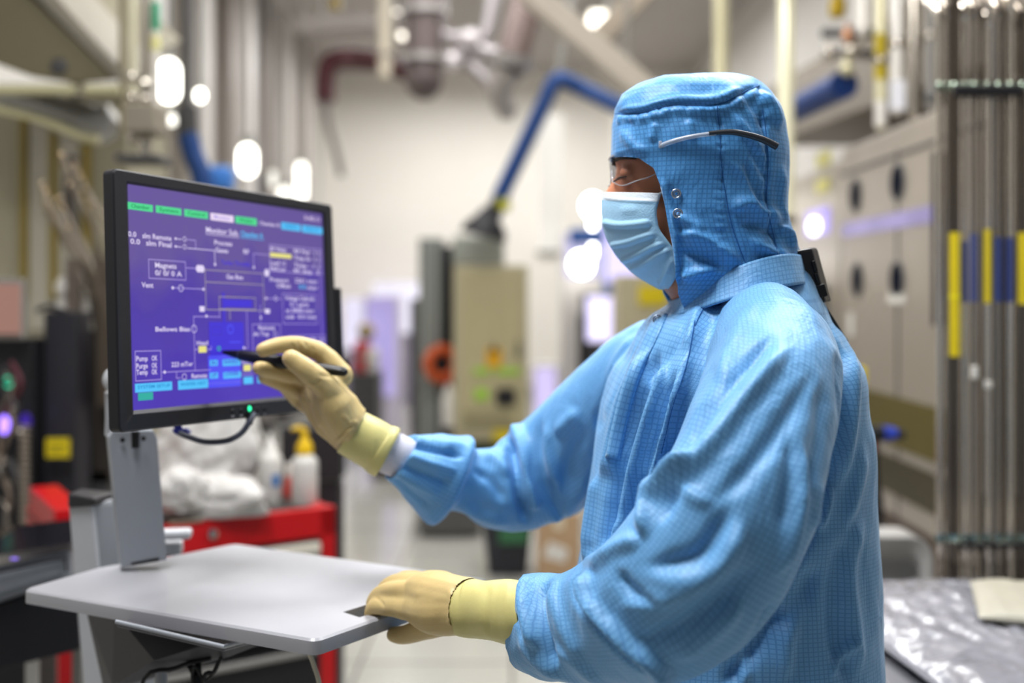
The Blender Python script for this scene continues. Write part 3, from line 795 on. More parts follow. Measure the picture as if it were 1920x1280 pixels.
# ---- boots
bootM = mat('boot_cover', 'c9d6e2', .6)
for d0, cxp in ((dl-.1, 1352), (dl+.11, 1372)):
    c = lambda z, dx=0: V(((cxp+dx-CX)/F*d0, d0, z))
    mb = MB(); pr = []
    a, f = capsule_chain([c(.30, 14), c(.16, 18), c(.08, 26)], [.068, .06, .055], 24); a2, f2 = capsule_chain([c(.062, 34)+V((.02, 0, 0)), c(.05, 0)+V((-.14, 0, 0))], [.056, .046], 24)
    v3, f3 = voxel(*join_lists([(a, f), (a2, f2)]), .008); v3[:, 2] = np.maximum(v3[:, 2], .001); v3 = lap(v3, f3, 2, .4); v3[:, 2] = np.maximum(v3[:, 2], .0)
    np_mesh('boot', v3, f3, bootM, person)

# ---- gloves
def glove(H, cut_a, cut_dir, S_, name, uvsc=1):
    v, f = voxel(*join_lists(hand_parts(H, .0008)), .0019)
    v = lap(v, f, 4, .5)
    # trim beyond the wrist line
    c = np.array(cut_a); dd = np.array(V(cut_dir).normalized())
    keep = ((v-c)@dd) < 0
    idx = -np.ones(len(v), int); idx[keep] = np.arange(keep.sum())
    f = [tuple(idx[i] for i in q) for q in f if all(keep[i] for i in q)]
    v = v[keep]
    v, f = biggest(v, f)
    v = v+normals(v, f)*(vnoise(v, 160, 21)*.0005)[:, None]
    v = strokes(v, f, S_, dmax=9)
    v = lap(v, f, 1, .3)
    o = np_mesh(name, v, f, GLOVE, person)
    return o
GF = [
 ([(545, 640), (552, 655), (551, 668)], -.0016, 3, .3), ([(556, 637), (564, 652), (562, 668)], -.0014, 3, .3), ([(568, 638), (577, 654), (576, 672)], -.0014, 3, .3), ([(582, 645), (590, 662), (586, 680)], -.0012, 3, .3),
 ([(560, 640), (580, 662)], .0012, 4, .3),
 ([(575, 708), (590, 718), (605, 712)], -.0018, 3, .3), ([(572, 718), (580, 740), (578, 780)], -.0016, 4, .3), ([(600, 715), (612, 740), (606, 790)], .0012, 7, .3), ([(590, 700), (612, 705), (640, 700)], -.0012, 4, .3),
 ([(545, 712), (568, 740), (572, 790)], -.0022, 5, .25), ([(558, 760), (585, 810), (620, 830)], .0015, 5, .3),
 ([(668, 790), (650, 805), (630, 822)], -.002, 4, .2), ([(664, 800), (640, 820), (622, 836)], .0018, 4, .2), ([(650, 790), (662, 795), (672, 786)], .002, 4, .3), ([(655, 808), (640, 828)], -.0018, 3, .3),
 ([(640, 775), (655, 792)], .0014, 4, .3), ([(600, 795), (603, 820)], -.0014, 3, .3),
]
w0 = P(712, 838, 1.515)
glove_r = glove(HF, P(664, 812, 1.505), P(715, 838, 1.51)-P(664, 812, 1.505), GF, 'glove')
GN = [([(850, 1095), (858, 1140), (852, 1188)], -.0022, 4, .2), ([(842, 1100), (846, 1140), (842, 1180)], .0015, 5, .2), ([(780, 1080), (740, 1098), (705, 1112)], .0012, 8, .3), ([(700, 1118), (712, 1125), (722, 1140)], -.0018, 3, .3), ([(760, 1110), (810, 1120), (850, 1125)], .001, 10, .3)]
glove_l = glove(HN, P(884, 1138, 1.285), P(940, 1143, 1.24)-P(872, 1136, 1.29), GN, 'glove')
def sleeve_tube(name, secs, m, folds=(), n=72, ni=6, noise=.0006, seed=1, par=person, thick=.0012):
    L = loft(secs, n, ni); v, f = L['v'], [tuple(q) for q in L['q']]
    v = v+normals(v, f)*(vnoise(v, 90, seed)*noise)[:, None]
    N_ = normals(v, f)
    if ((v-L['cen'].mean(0))*N_).sum() < 0: f = [q[::-1] for q in f]
    v = strokes(v, f, folds)
    o = np_mesh(name, v, f, m, par)
    md = o.modifiers.new('s', 'SOLIDIFY'); md.thickness = thick; md.offset = 0
    return o, v, f
# glove cuffs: rolled rim + band
sleeve_tube('glove_cuff', [(656, 808, 1.503, 44, .031), (668, 815, 1.505, 45, .032), (690, 827, 1.508, 46, .033), (708, 838, 1.512, 46.5, .034), (713, 841, 1.513, 48.5, .0355), (722, 846, 1.515, 49.5, .0362), (727, 848.5, 1.516, 48, .035)], GLOVE2, [([(660, 770), (670, 800), (650, 835)], .001, 4, .3), ([(705, 795), (700, 840), (690, 880)], .0008, 3, .3)])
sleeve_tube('knit_cuff', [(705, 836, 1.512, 38, .029), (735, 850, 1.52, 40, .030), (762, 863, 1.53, 38, .029), (785, 874, 1.545, 34, .026)], WHITECUFF, [([(755, 815), (748, 860), (735, 895)], -.0008, 4, .3)])
sleeve_tube('glove_cuff', [(846, 1134, 1.30, 43, .030), (856, 1136, 1.297, 49, .034), (876, 1140, 1.29, 52, .036), (895, 1141, 1.28, 53, .036), (915, 1143, 1.265, 52, .036), (935, 1145, 1.25, 55, .038), (955, 1147, 1.24, 58, .040), (972, 1149, 1.23, 58, .040), (990, 1150, 1.22, 57, .039)], GLOVE2,
    [([(916, 1092), (912, 1140), (920, 1195)], -.0022, 6, .2), ([(895, 1090), (890, 1140), (898, 1190)], .0012, 8, .2), ([(955, 1088), (948, 1140), (955, 1200)], .001, 6, .2), ([(975, 1110), (968, 1150)], -.0012, 4, .3)])

# ---- surgical mask
maskM = mat('mask_fabric', 'a9d3ee', .75, noise=.05, nscale=120, bump=.3, bscale=500, sheen=.2)
maskW = mat('mask_white_edge', 'dfe9f2', .75, noise=.04, nscale=120, bump=.3, bscale=500)
def mask_grid():
    # rows: py_mid, px_mid (nose/front line), py_side, px_side, side depth offset (towards each cheek)
    R = [(361, 1131, 367, 1234, .071), (371, 1129.5, 378, 1230, .0715), (392, 1129, 402, 1224, .0715), (420, 1131, 432, 1229, .071), (450, 1140, 456, 1247, .071), (478, 1156, 476, 1262, .070), (500, 1176, 498, 1264, .068), (518, 1197, 516, 1263, .064), (532, 1220, 530, 1256, .058), (541, 1238, 541, 1248, .050), ]
    A = np.array(R, float); t = np.linspace(0, 1, 100); ti = np.linspace(0, 1, len(A))
    cols = [np.interp(t, ti, A[:, k]) for k in range(5)]
    for c in cols: c[4:-4] = np.convolve(c, np.ones(7)/7, 'same')[4:-4]
    n = 80; G = []
    for i in range(len(t)):
        ym, xm, ys_, xs, dw = [c[i] for c in cols]; row = []
        for k in range(n+1):
            s = -1+2*k/n; a = abs(s)
            # x follows a flattened ellipse from the ridge back to the cheek
            e = 1-(1-a**1.9)**.62
            x = xm+(xs-xm)*(a**1.55*.72+e*.28); y = ym+(ys_-ym)*a**1.3
            dep = dw*math.copysign(1-(1-a)**1.35, s)
            d = HD+dep
            row.append((((x-CX)/F*(HD*.45+d*.55)), d, CZ-(y-HY)/F*(HD*.45+d*.55)))
        G.append(row)
    return np.array(G)
MG = mask_grid(); mr_, mc_ = MG.shape[:2]; mv = MG.reshape(-1, 3)
mf = [(i*mc_+k, i*mc_+k+1, (i+1)*mc_+k+1, (i+1)*mc_+k) for i in range(mr_-1) for k in range(mc_-1)]
Nm = normals(mv, mf)
if Nm[mr_//2*mc_+mc_//2][0] > 0: mf = [q[::-1] for q in mf]
MF = [ # pleats: crisp steps
 ([(1128, 414), (1160, 420), (1195, 418), (1222, 414)], .0035, (3, 12), .12), ([(1128, 422), (1160, 428), (1195, 427), (1225, 424)], -.003, (3, 6), .12),
 ([(1142, 458), (1175, 452), (1205, 442), (1228, 436)], .0035, (3, 12), .12), ([(1145, 466), (1178, 461), (1210, 450), (1232, 443)], -.003, (3, 6), .12),
 ([(1160, 488), (1190, 478), (1220, 462), (1245, 455)], .0035, (3, 12), .12), ([(1163, 495), (1194, 486), (1224, 470), (1250, 460)], -.003, (3, 6), .12),
 ([(1176, 505), (1205, 494), (1235, 475), (1256, 466)], .003, (3, 10), .12),
 ([(1235, 540), (1250, 510), (1262, 480)], .0015, 4, .15),
 ([(1132, 370), (1180, 376), (1230, 378)], .0012, 3, .1), ([(1160, 395), (1200, 392)], .001, 8, .3),
]
mv = strokes(mv, mf, MF)
top = [q for i, q in enumerate(mf) if i//(mc_-1) < 14]; rest = [q for i, q in enumerate(mf) if i//(mc_-1) >= 14]
mask = np_mesh('face_mask', mv, mf, maskM, person)
mask.data.materials.append(maskW)
for i, p in enumerate(mask.data.polygons):
    if i//(mc_-1) < 13: p.material_index = 1
md = mask.modifiers.new('s', 'SOLIDIFY'); md.thickness = .0016; md.offset = 1
# stitched hems and ear loops
mb = MB(); G2 = mv.reshape(mr_, mc_, 3)
for rr in (2, 6, 13): mb.tube([V(G2[rr, k])+V((-.0008, 0, 0)) for k in range(0, mc_, 2)], .0005, 5)
for cc in (1, mc_-2): mb.tube([V(G2[k, cc])+V((0, (-.001 if cc == 1 else .001), 0)) for k in range(0, mr_-4, 3)], .0006, 5)
obj('mask_hem', mb, maskW, mask, 60)
for s in (-1, 1):
    mb = MB(); k = 2 if s < 0 else mc_-3
    a = V(G2[8, k]); b = V(G2[60, k])
    mb.tube([a, P(1270, 345, HD)+V((0, s*.078, 0)), P(1325, 335, HD)+V((0, s*.084, 0)), P(1330, 390, HD)+V((0, s*.08, 0)), P(1285, 425, HD)+V((0, s*.076, 0)), b], .0014, 6, 6)
    obj('ear_loop', mb, maskW, mask, 60)

# ---- safety glasses
gl = bpy.data.materials.new('clear_lens'); gl.use_nodes = True
nt = gl.node_tree; nt.nodes.clear(); o_ = nt.nodes.new('ShaderNodeOutputMaterial'); mxs = nt.nodes.new('ShaderNodeMixShader'); tr = nt.nodes.new('ShaderNodeBsdfTransparent'); gs = nt.nodes.new('ShaderNodeBsdfGlossy'); fr = nt.nodes.new('ShaderNodeLayerWeight')
tr.inputs[0].default_value = (.97, .97, 1, 1); gs.inputs['Roughness'].default_value = .04; fr.inputs['Blend'].default_value = .3
nzl = nt.nodes.new('ShaderNodeTexNoise'); nzl.inputs['Scale'].default_value = 30
mpl = nt.nodes.new('ShaderNodeMapRange'); mpl.inputs['To Min'].default_value = .03; mpl.inputs['To Max'].default_value = .07
nt.links.new(nzl.outputs[0], mpl.inputs[0]); nt.links.new(mpl.outputs[0], gs.inputs['Roughness'])
mlt = nt.nodes.new('ShaderNodeMath'); mlt.operation = 'MULTIPLY'; mlt.inputs[1].default_value = .55; nt.links.new(fr.outputs['Fresnel'], mlt.inputs[0]); nt.links.new(mlt.outputs[0], mxs.inputs[0]); nt.links.new(tr.outputs[0], mxs.inputs[1]); nt.links.new(gs.outputs[0], mxs.inputs[2]); nt.links.new(mxs.outputs[0], o_.inputs[0])
glasses = thing('safety_glasses', 'clear safety glasses with dark grey temple tips worn over the blue hood', 'safety glasses', P(1180, 330, HD))
G = []; nl = 60
for i in range(26):
    t = i/25; row = []
    for k in range(nl+1):
        s = -1+2*k/nl; a = abs(s)
        ytop = 297; ybot = 342+12*math.exp(-((a-.55)/.25)**2)-22*math.exp(-(a/.1)**2)-55*max(0, a-.86)
        ytop_ = ytop-2*a
        y = ytop_+(max(ybot, ytop_+8)-ytop_)*t
        x = 1143+82*a**2.6+4*t*(1-a)
        row.append((((x-CX)/F*HD), HD+s*.078, CZ-(y-HY)/F*HD))
    G.append(row)
G = np.array(G); lv = G.reshape(-1, 3); lf = [(i*(nl+1)+k, i*(nl+1)+k+1, (i+1)*(nl+1)+k+1, (i+1)*(nl+1)+k) for i in range(25) for k in range(nl)]
lens = np_mesh('lens', lv, lf, gl, glasses)
clearP = mat('clear_plastic', 'e8ecf4', .12, trans=.55, ior=1.4, spec=.8)
mb = MB(); rim = [V(G[0, k]) for k in range(0, nl+1, 2)]; mb.tube(rim, .0012, 6)
rim = [V(G[25, k]) for k in range(0, nl+1, 1)]; mb.tube(rim, .0008, 6)
mb.tube([V(G[i, 0]) for i in range(0, 26, 3)], .0010, 6); mb.tube([V(G[i, nl]) for i in range(0, 26, 3)], .0010, 6)
obj('lens_rim', mb, clearP, glasses, 60)
darkR = mat('dark_rubber', '3a3d42', .4)
for s in (-1, 1):
    off = lambda q, y: V((0, s*q, 0))
    def T_(x, y, q): return P(x, y, HD)+V((0, s*q, 0))
    mb = MB(); mb.tube([V(G[3, 0 if s < 0 else nl]), T_(1222, 292, .094), T_(1262, 281, .110), T_(1310, 275, .1165)], [.0022, .0034, .0028, .0028], 8, 5)
    mb.box(T_(1222, 290, .094), (.008, .004, .009), bev=.001)
    obj('temple_arm', mb, clearP, glasses, 60)
    mb = MB(); mb.tube([T_(1298, 275, .1165), T_(1335, 273, .1175), T_(1365, 278, .1175), T_(1392, 286, .116), T_(1416, 297, .113)], [.0026, .0036, .0038, .0042, .0045], 10, 5)
    o = obj('temple_tip', mb, darkR, glasses, 60)
# ================================================================ MONITOR
blackP = mat('black_plastic', '2b2a2e', .42, noise=.05, bump=.08, bscale=900)
blackD = mat('dark_plastic', '17171b', .5)
greyP = mat('grey_coat', '9fa3aa', .38, noise=.03, bump=.1, bscale=1500)
greyL = mat('grey_coat_light', 'bdbfc4', .35, noise=.03)
steel = mat('brushed_steel', 'a9a49c', .28, metal=.9, noise=.05)
def emis(name, col, s=1.0, var=.06, sc=8):
    m = bpy.data.materials.new(name); m.use_nodes = True; nt = m.node_tree; b = nt.nodes['Principled BSDF']
    b.inputs['Base Color'].default_value = (.004, .004, .006, 1); b.inputs['Roughness'].default_value = .25; b.inputs['Specular IOR Level'].default_value = .25
    tc = nt.nodes.new('ShaderNodeTexCoord'); n = nt.nodes.new('ShaderNodeTexNoise'); n.inputs['Scale'].default_value = sc
    nt.links.new(tc.outputs['Object'], n.inputs['Vector'])
    mr = nt.nodes.new('ShaderNodeMapRange'); mr.inputs['To Min'].default_value = 1-var; mr.inputs['To Max'].default_value = 1+var
    nt.links.new(n.outputs['Fac'], mr.inputs['Value'])
    mx = nt.nodes.new('ShaderNodeMixRGB'); mx.blend_type = 'MULTIPLY'; mx.inputs[0].default_value = 1; mx.inputs[1].default_value = hexc(col); nt.links.new(mr.outputs[0], mx.inputs[2])
    nt.links.new(mx.outputs[0], b.inputs['Emission Color']); b.inputs['Emission Strength'].default_value = s
    return m
mc = V((-.401, 1.568, CZ-.014)); yaw, tilt, roll = 1.102, .063, -.027
mu = V((math.cos(yaw), math.sin(yaw), 0)); mn = V((math.sin(yaw), -math.cos(yaw), 0))
mup = V((0, 0, 1))*math.cos(tilt)-mn*math.sin(tilt)
mu, mup = mu*math.cos(roll)+mup*math.sin(roll), mup*math.cos(roll)-mu*math.sin(roll)
mn = mu.cross(mup)
if mn.y > 0: mn = -mn
MW, MH = .468, .34
def mp(u, v, n=0): return mc+mu*u+mup*v+mn*n
def scr(px, py, n=0.):
    """pixel on the screen plane (a little behind the bezel face) -> local (u, v)"""
    o = V((0, 0, CZ)); dr = P(px, py, 1)-o; q = mc-mn*.004
    t = (q-o).dot(mn)/dr.dot(mn); h = o+dr*t-q
    return h.dot(mu), h.dot(mup)
monitor = thing('monitor', 'black flat monitor with a lit purple control screen on a grey stand', 'monitor', mp(0, -MH/2))
sc4 = [scr(238, 347), scr(606, 401), scr(613, 738), scr(254, 763)]
sx0 = (sc4[0][0]+sc4[3][0])/2; sx1 = (sc4[1][0]+sc4[2][0])/2; sy1 = (sc4[0][1]+sc4[1][1])/2; sy0 = (sc4[2][1]+sc4[3][1])/2
def rr(w0, w1, h0, h1, r, n=6):
    out = []
    for cx, cy, a0 in ((w1-r, h1-r, 0), (w0+r, h1-r, PI/2), (w0+r, h0+r, PI), (w1-r, h0+r, 1.5*PI)):
        for k in range(n+1): a = a0+PI/2*k/n; out.append((cx+r*math.cos(a), cy+r*math.sin(a)))
    return out
def ringface(mb, A, B, na, nb):
    """quad strip between two equal-count loops given as (u,v) at normal offsets na/nb"""
    n = len(A); mb.add([mp(a[0], a[1], na) for a in A]+[mp(b[0], b[1], nb) for b in B], [(i, (i+1) % n, n+(i+1) % n, n+i) for i in range(n)])
o1 = rr(-MW/2, MW/2, -MH/2, MH/2, .008); o2 = rr(-MW/2+.002, MW/2-.002, -MH/2+.002, MH/2-.002, .007)
i1 = rr(sx0-.007, sx1+.004, sy0-.006, sy1+.004, .002); i2 = rr(sx0-.001, sx1+.001, sy0-.001, sy1+.001, .001)
mb = MB(); ringface(mb, o1, o2, -.002, 0); ringface(mb, o2, i1, 0, 0); ringface(mb, i1, i2, 0, -.0045); ringface(mb, o1, o1, -.002, -.018)
ringface(mb, o1, rr(-MW/2+.03, MW/2-.03, -MH/2+.03, MH/2-.03, .01), -.018, -.045)
mb.add([mp(a, b, -.045) for a, b in rr(-MW/2+.03, MW/2-.03, -MH/2+.03, MH/2-.03, .01)], [tuple(range(28))])
obj('bezel', mb, blackP, monitor, 35)
mb = MB(); mb.add([mp(*p) for p in ((sx0-.002, sy0-.002, -.0048), (sx1+.002, sy0-.002, -.0048), (sx1+.002, sy1+.002, -.0048), (sx0-.002, sy1+.002, -.0048))], [(0, 1, 2, 3)])
SB = bpy.data.materials.new('screen_glow'); SB.use_nodes = True
nt = SB.node_tree; b = nt.nodes['Principled BSDF']; b.inputs['Base Color'].default_value = (.004, .004, .006, 1); b.inputs['Roughness'].default_value = .22
b.inputs['Specular IOR Level'].default_value = .2
tcn = nt.nodes.new('ShaderNodeTexCoord'); nz = nt.nodes.new('ShaderNodeTexNoise'); nz.inputs['Scale'].default_value = 5; nz.inputs['Detail'].default_value = 1; nt.links.new(tcn.outputs['Generated'], nz.inputs['Vector'])
sp = nt.nodes.new('ShaderNodeSeparateXYZ'); nt.links.new(tcn.outputs['Generated'], sp.inputs[0])
ad = nt.nodes.new('ShaderNodeMath'); ad.operation = 'MULTIPLY_ADD'; ad.inputs[1].default_value = .5; nt.links.new(nz.outputs[0], ad.inputs[0]); nt.links.new(sp.outputs[2], ad.inputs[2])
cr = nt.nodes.new('ShaderNodeValToRGB'); cr.color_ramp.elements[0].position = .15; cr.color_ramp.elements[0].color = hexc('5b47be'); cr.color_ramp.elements[1].position = 1.25; cr.color_ramp.elements[1].color = hexc('6f5ea2')
e = cr.color_ramp.elements.new(.7); e.color = hexc('5844ac'); cr.color_ramp.elements[-1].position = 1.0
nt.links.new(ad.outputs[0], cr.inputs[0]); nt.links.new(cr.outputs[0], b.inputs['Emission Color']); b.inputs['Emission Strength'].default_value = 1.0
screen = obj('screen', mb, SB, monitor)
# ---- screen graphics, laid out from the display itself
GM = {k: emis('display_'+k, c, s) for k, c, s in (('white', 'e4daf6', 1.0), ('lilac', 'b6a6e4', 1.0), ('green', '58dc98', 1.0), ('greendark', '2c9c66', 1), ('cyan', '5ec4f6', 1.05), ('cyandark', '2f8fd0', 1), ('yellow', 'ece68c', 1.0), ('olive', 'aaa2a6', 1.0), ('blue', '4b3cd6', 1.0), ('window', '5b5cf4', 1.0), ('blue2', '4f3fc4', 1), ('pink', 'ecdcf4', 1), ('teal', '3fb4a8', 1))}
GB = {k: MB() for k in GM}
ZA = lambda x, y: (230+x/4.74, 330+y/4.74)
ZB = lambda x, y: (230+x/4.74, 540+y/4.74)
ZL = 4.74
def sp3(u, v, n): return mp(u, v, -.004+n)
def fill(k, p0, p1, lay=1):
    """axis aligned (on the display) box from two opposite pixel corners"""
    a = scr(*p0); b = scr(*p1); x0, x1 = sorted((a[0], b[0])); y0, y1 = sorted((a[1], b[1])); n = lay*.00025
    GB[k].add([sp3(x0, y0, n), sp3(x1, y0, n), sp3(x1, y1, n), sp3(x0, y1, n)], [(0, 1, 2, 3)])
def line(k, pts, w=.0011, lay=2, z=None):
    q = [scr(*p) for p in pts]; n = lay*.00025
    # straighten to the display's own axes
    for i in range(1, len(q)):
        if abs(q[i][0]-q[i-1][0]) < abs(q[i][1]-q[i-1][1])*.35: q[i] = (q[i-1][0], q[i][1])
        elif abs(q[i][1]-q[i-1][1]) < abs(q[i][0]-q[i-1][0])*.35: q[i] = (q[i][0], q[i-1][1])
    for a, b in zip(q, q[1:]):
        d = V((b[0]-a[0], b[1]-a[1], 0)); L = d.length
        if L < 1e-6: continue
        d /= L; p = V((-d.y, d.x, 0))*w/2; e = d*w/2
        A = V((a[0], a[1], 0))-e; B_ = V((b[0], b[1], 0))+e
        GB[k].add([sp3(c.x, c.y, n) for c in (A-p, B_-p, B_+p, A+p)], [(0, 1, 2, 3)])
def box(k, p0, p1, w=.0011):
    a = scr(*p0); b = scr(*p1)
    x0, x1 = sorted((a[0], b[0])); y0, y1 = sorted((a[1], b[1])); n = .0005
    for (c, d, e, f) in ((x0, y0, x1, y0+w), (x0, y1-w, x1, y1), (x0, y0, x0+w, y1), (x1-w, y0, x1, y1)):
        GB[k].add([sp3(c, d, n), sp3(e, d, n), sp3(e, f, n), sp3(c, f, n)], [(0, 1, 2, 3)])
def ring(k, p, r=.0035, w=.0009):
    a = scr(*p); n = .0006; m = 16; vs = []
    for i in range(m):
        t = 2*PI*i/m
        for R in (r-w, r): vs.append(sp3(a[0]+R*math.cos(t), a[1]+R*math.sin(t), n))
    GB[k].add(vs, [(2*i, 2*i+1, (2*i+3) % (2*m), (2*i+2) % (2*m)) for i in range(m)])
def dot(k, p, r=.0022):
    a = scr(*p); GB[k].add([sp3(a[0]+r*math.cos(t), a[1]+r*math.sin(t), .0007) for t in np.linspace(0, 2*PI, 12, endpoint=False)], [tuple(range(12))])
_fc = {}
def text_mesh(s):
    if s in _fc: return _fc[s]
    cu = bpy.data.curves.new('t', 'FONT'); cu.body = s; cu.size = 1; cu.resolution_u = 2; cu.offset = .018
    o = bpy.data.objects.new('t', cu); C.objects.link(o); bpy.context.view_layer.update()
    ev = o.evaluated_get(bpy.context.evaluated_depsgraph_get()); me = ev.to_mesh()
    v = [v.co.copy() for v in me.vertices]; f = [tuple(p.vertices) for p in me.polygons]; ev.to_mesh_clear()
    bpy.data.objects.remove(o); bpy.data.curves.remove(cu); _fc[s] = (v, f); return _fc[s]
def text(k, s, p0, p1, hpx=None, lay=3):
    """write s from pixel p0 (baseline left) to p1 (baseline right); cap height from hpx pixels at p0"""
    a = scr(*p0); b = scr(*p1); v, f = text_mesh(s)
    w = max(q.x for q in v)-min(q.x for q in v); x0 = min(q.x for q in v)
    L = abs(b[0]-a[0]); h = abs(scr(p0[0], p0[1]-(hpx or 12))[1]-a[1])/.72; n = lay*.00025
    GB[k].add([sp3(a[0]+(q.x-x0)/w*L, a[1]+q.y*h, n) for q in v], f)
# top bar
for k, x0, x1, yl, s, tk in (('green', 42, 268, 228, 'Chamber', 'greendark'), ('green', 292, 522, 259, 'System', 'greendark'), ('green', 545, 758, 292, 'Control', 'greendark'), ('pink', 778, 985, 325, 'Monitor', 'lilac'), ('green', 1000, 1192, 353, 'Wafer', 'greendark'), ('cyan', 1408, 1580, 408, 'EVENTS', 'cyandark'), ('cyan', 1592, 1775, 434, 'PRINTS', 'cyandark')):
    fill(k, ZA(x0, yl), ZA(x1, yl+62+.137*(x1-x0)))
    text(tk, s, ZA(x0+30, yl+50), ZA(x1-30, yl+50+.137*(x1-x0-60)), 7)
text('white', 'Chamber B', ZA(1215, 432), ZA(1390, 452), 7)
text('pink', '5:45:11', ZA(1612, 385), ZA(1750, 405), 7)
text('white', 'Monitor Sub.', ZA(738, 500), ZA(1030, 530), 11); line('white', [ZA(738, 515), ZA(1030, 545)], .0009)
text('cyan', 'Chamber A', ZA(1045, 532), ZA(1245, 556), 10); line('cyan', [ZA(1045, 545), ZA(1250, 568)], .0009)
text('white', '0.0', ZA(45, 535), ZA(118, 543), 10); text('white', 'slm Remote', ZA(172, 550), ZA(430, 575), 10)
text('white', '0.0', ZA(65, 600), ZA(152, 610), 10); text('white', 'slm Final', ZA(205, 615), ZA(432, 640), 10)
for y in (556, 625):
    line('white', [ZA(460, y), ZA(520, y+4)]); ring('white', ZA(548, y+4)); dot('white', ZA(468, y), .0018)
line('lilac', [ZA(575, 565), ZA(645, 572), ZA(648, 640)]); line('white', [ZA(575, 640), ZA(815, 662), ZA(818, 790)]); dot('white', ZA(818, 785))
text('white', 'Process', ZA(812, 608), ZA(970, 626), 9); text('white', 'Gases', ZA(822, 675), ZA(935, 690), 9); text('white', 'RF', ZA(1072, 690), ZA(1120, 696), 9)
line('lilac', [ZA(1290, 700), ZA(1160, 685), ZA(1163, 820)]); dot('white', ZA(1163, 812))
box('lilac', ZA(225, 735), ZA(562, 928)); text('white', 'Magnets', ZA(285, 812), ZA(475, 830), 10); text('white', '0/ 0/ 0 A', ZA(285, 880), ZA(525, 895), 10)
line('lilac', [ZA(565, 815), ZA(700, 825)]); dot('white', ZA(672, 822), .0055); dot('white', ZA(700, 824), .0055)
text('white', 'Vent', ZA(165, 988), ZA(270, 998), 10); line('lilac', [ZA(430, 992), ZA(725, 1008)]); ring('white', ZA(515, 996), .005); dot('white', ZA(442, 993)); dot('white', ZA(715, 1005))
text('blue', 'Turbo Throttle', ZA(872, 785), ZA(1130, 805), 9)
# chamber outline
box('olive', ZA(726, 828), ZA(1258, 1200), .0013); line('olive', [ZA(735, 940), ZA(1250, 968)], .0013); text('white', 'Gas Box', ZA(918, 912), ZA(1070, 925), 9)
dot('white', ZA(1278, 860), .006); fill('white', ZA(682, 1155), ZA(728, 1205)); fill('white', ZA(1262, 1180), ZA(1308, 1222))
box('olive', ZB(852, 72), ZB(1182, 195), .0013); fill('blue', ZB(905, 100), ZB(1148, 172)); fill('blue', ZB(885, 40), ZB(912, 330)); line('olive', [ZB(950, 200), ZB(950, 275)], .0013)
line('lilac', [ZB(1220, 150), ZB(1225, 305)]); dot('white', ZB(1225, 262)); line('lilac', [ZB(1258, 90), ZB(1405, 95)]); ring('white', ZB(1358, 92), .004); dot('white', ZB(1272, 90))
# heat table on the right
box('lilac', ZA(1300, 605), ZA(1772, 878)); fill('yellow', ZA(1308, 678), ZA(1500, 735))
for y, a, c in ((655, 'RF Watts', 'RF Pwr  1 1'), (715, '', 'Tmp Sv  1 1'), (780, 'LowF 1C', 'Tmp - 1 1'), (830, 'HiCur', 'RF, amp   0')):
    if a: text('white', a, ZA(1310, y+8), ZA(1450, y+20), 8)
    text('white', c, ZA(1520, y+28), ZA(1745, y+48), 8)
text('white', 'Pressure', ZA(1305, 935), ZA(1470, 950), 8); text('white', '224.1 mtor', ZA(1530, 945), ZA(1730, 965), 8)
text('white', 'Offset', ZA(1365, 990), ZA(1490, 1000), 8); text('cyan', '0.0', ZA(1565, 1000), ZA(1625, 1006), 8); text('white', 'mtor', ZA(1640, 1008), ZA(1730, 1018), 8)
line('lilac', [ZA(1752, 900), ZB(1775, 410)]); box('lilac', ZB(1415, 45), ZB(1730, 320))
for y, s, x0, x1 in ((105, 'Voltage Cathode', 1440, 1700), (160, '0.1 parts', 1485, 1650), (215, 'at 30000 mtor', 1450, 1700), (270, 'sub  0.0 mse', 1450, 1715)): text('white', s, ZB(x0, y), ZB(x1, y+12), 8)
box('lilac', ZB(1148, 318), ZB(1412, 640)); text('white', 'Remote', ZB(1205, 370), ZB(1350, 382), 8); text('white', 'At Top', ZB(1158, 425), ZB(1300, 438), 8); ring('white', ZB(1355, 410), .005)
box('lilac', ZB(1470, 420), ZB(1810, 800)); text('white', 'Throttle', ZB(1560, 475), ZB(1720, 490), 8); text('white', 'V1', ZB(1740, 480), ZB(1785, 486), 8); text('white', 'Purge', ZB(1690, 540), ZB(1780, 552), 8)
line('lilac', [ZB(1100, 205), ZB(1112, 535), ZB(1068, 535)]); dot('white', ZB(1075, 530))
# lower left
line('lilac', [ZB(858, 255), ZB(628, 245), ZB(632, 730)]); dot('white', ZB(742, 248)); line('lilac', [ZB(858, 195), ZB(860, 265)])
text('white', 'Bellows Bias', ZB(288, 385), ZB(595, 385), 9); ring('white', ZB(632, 362), .0055)
text('white', 'Head', ZB(655, 505), ZB(755, 503), 8); fill('yellow', ZB(672, 515), ZB(745, 572)); line('lilac', [ZB(640, 545), ZB(665, 545)]); line('lilac', [ZB(750, 545), ZB(785, 545), ZB(785, 515)])
box('lilac', ZB(105, 558), ZB(345, 815))
for y, a, c in ((650, 'Pump', 'OK'), (715, 'Purge', 'OK'), (772, 'Temp', 'OK')): text('white', a, ZB(118, y), ZB(220, y-3), 10); text('white', c, ZB(255, y-5), ZB(305, y-7), 10)
text('white', '223 mTor', ZB(430, 700), ZB(622, 690), 9); line('lilac', [ZB(350, 748), ZB(780, 728)]); dot('white', ZB(370, 746)); line('lilac', [ZB(475, 745), ZB(478, 800), ZB(510, 798)])
ring('white', ZB(545, 788), .0045); text('white', 'Remote', ZB(610, 802), ZB(748, 795), 9)
fill('blue', ZB(765, 300), ZB(1080, 590)); box('blue2', ZB(790, 340), ZB(880, 420)); ring('window', ZB(955, 365), .007, .002); line('window', [ZB(950, 480), ZB(1040, 480)], .002)
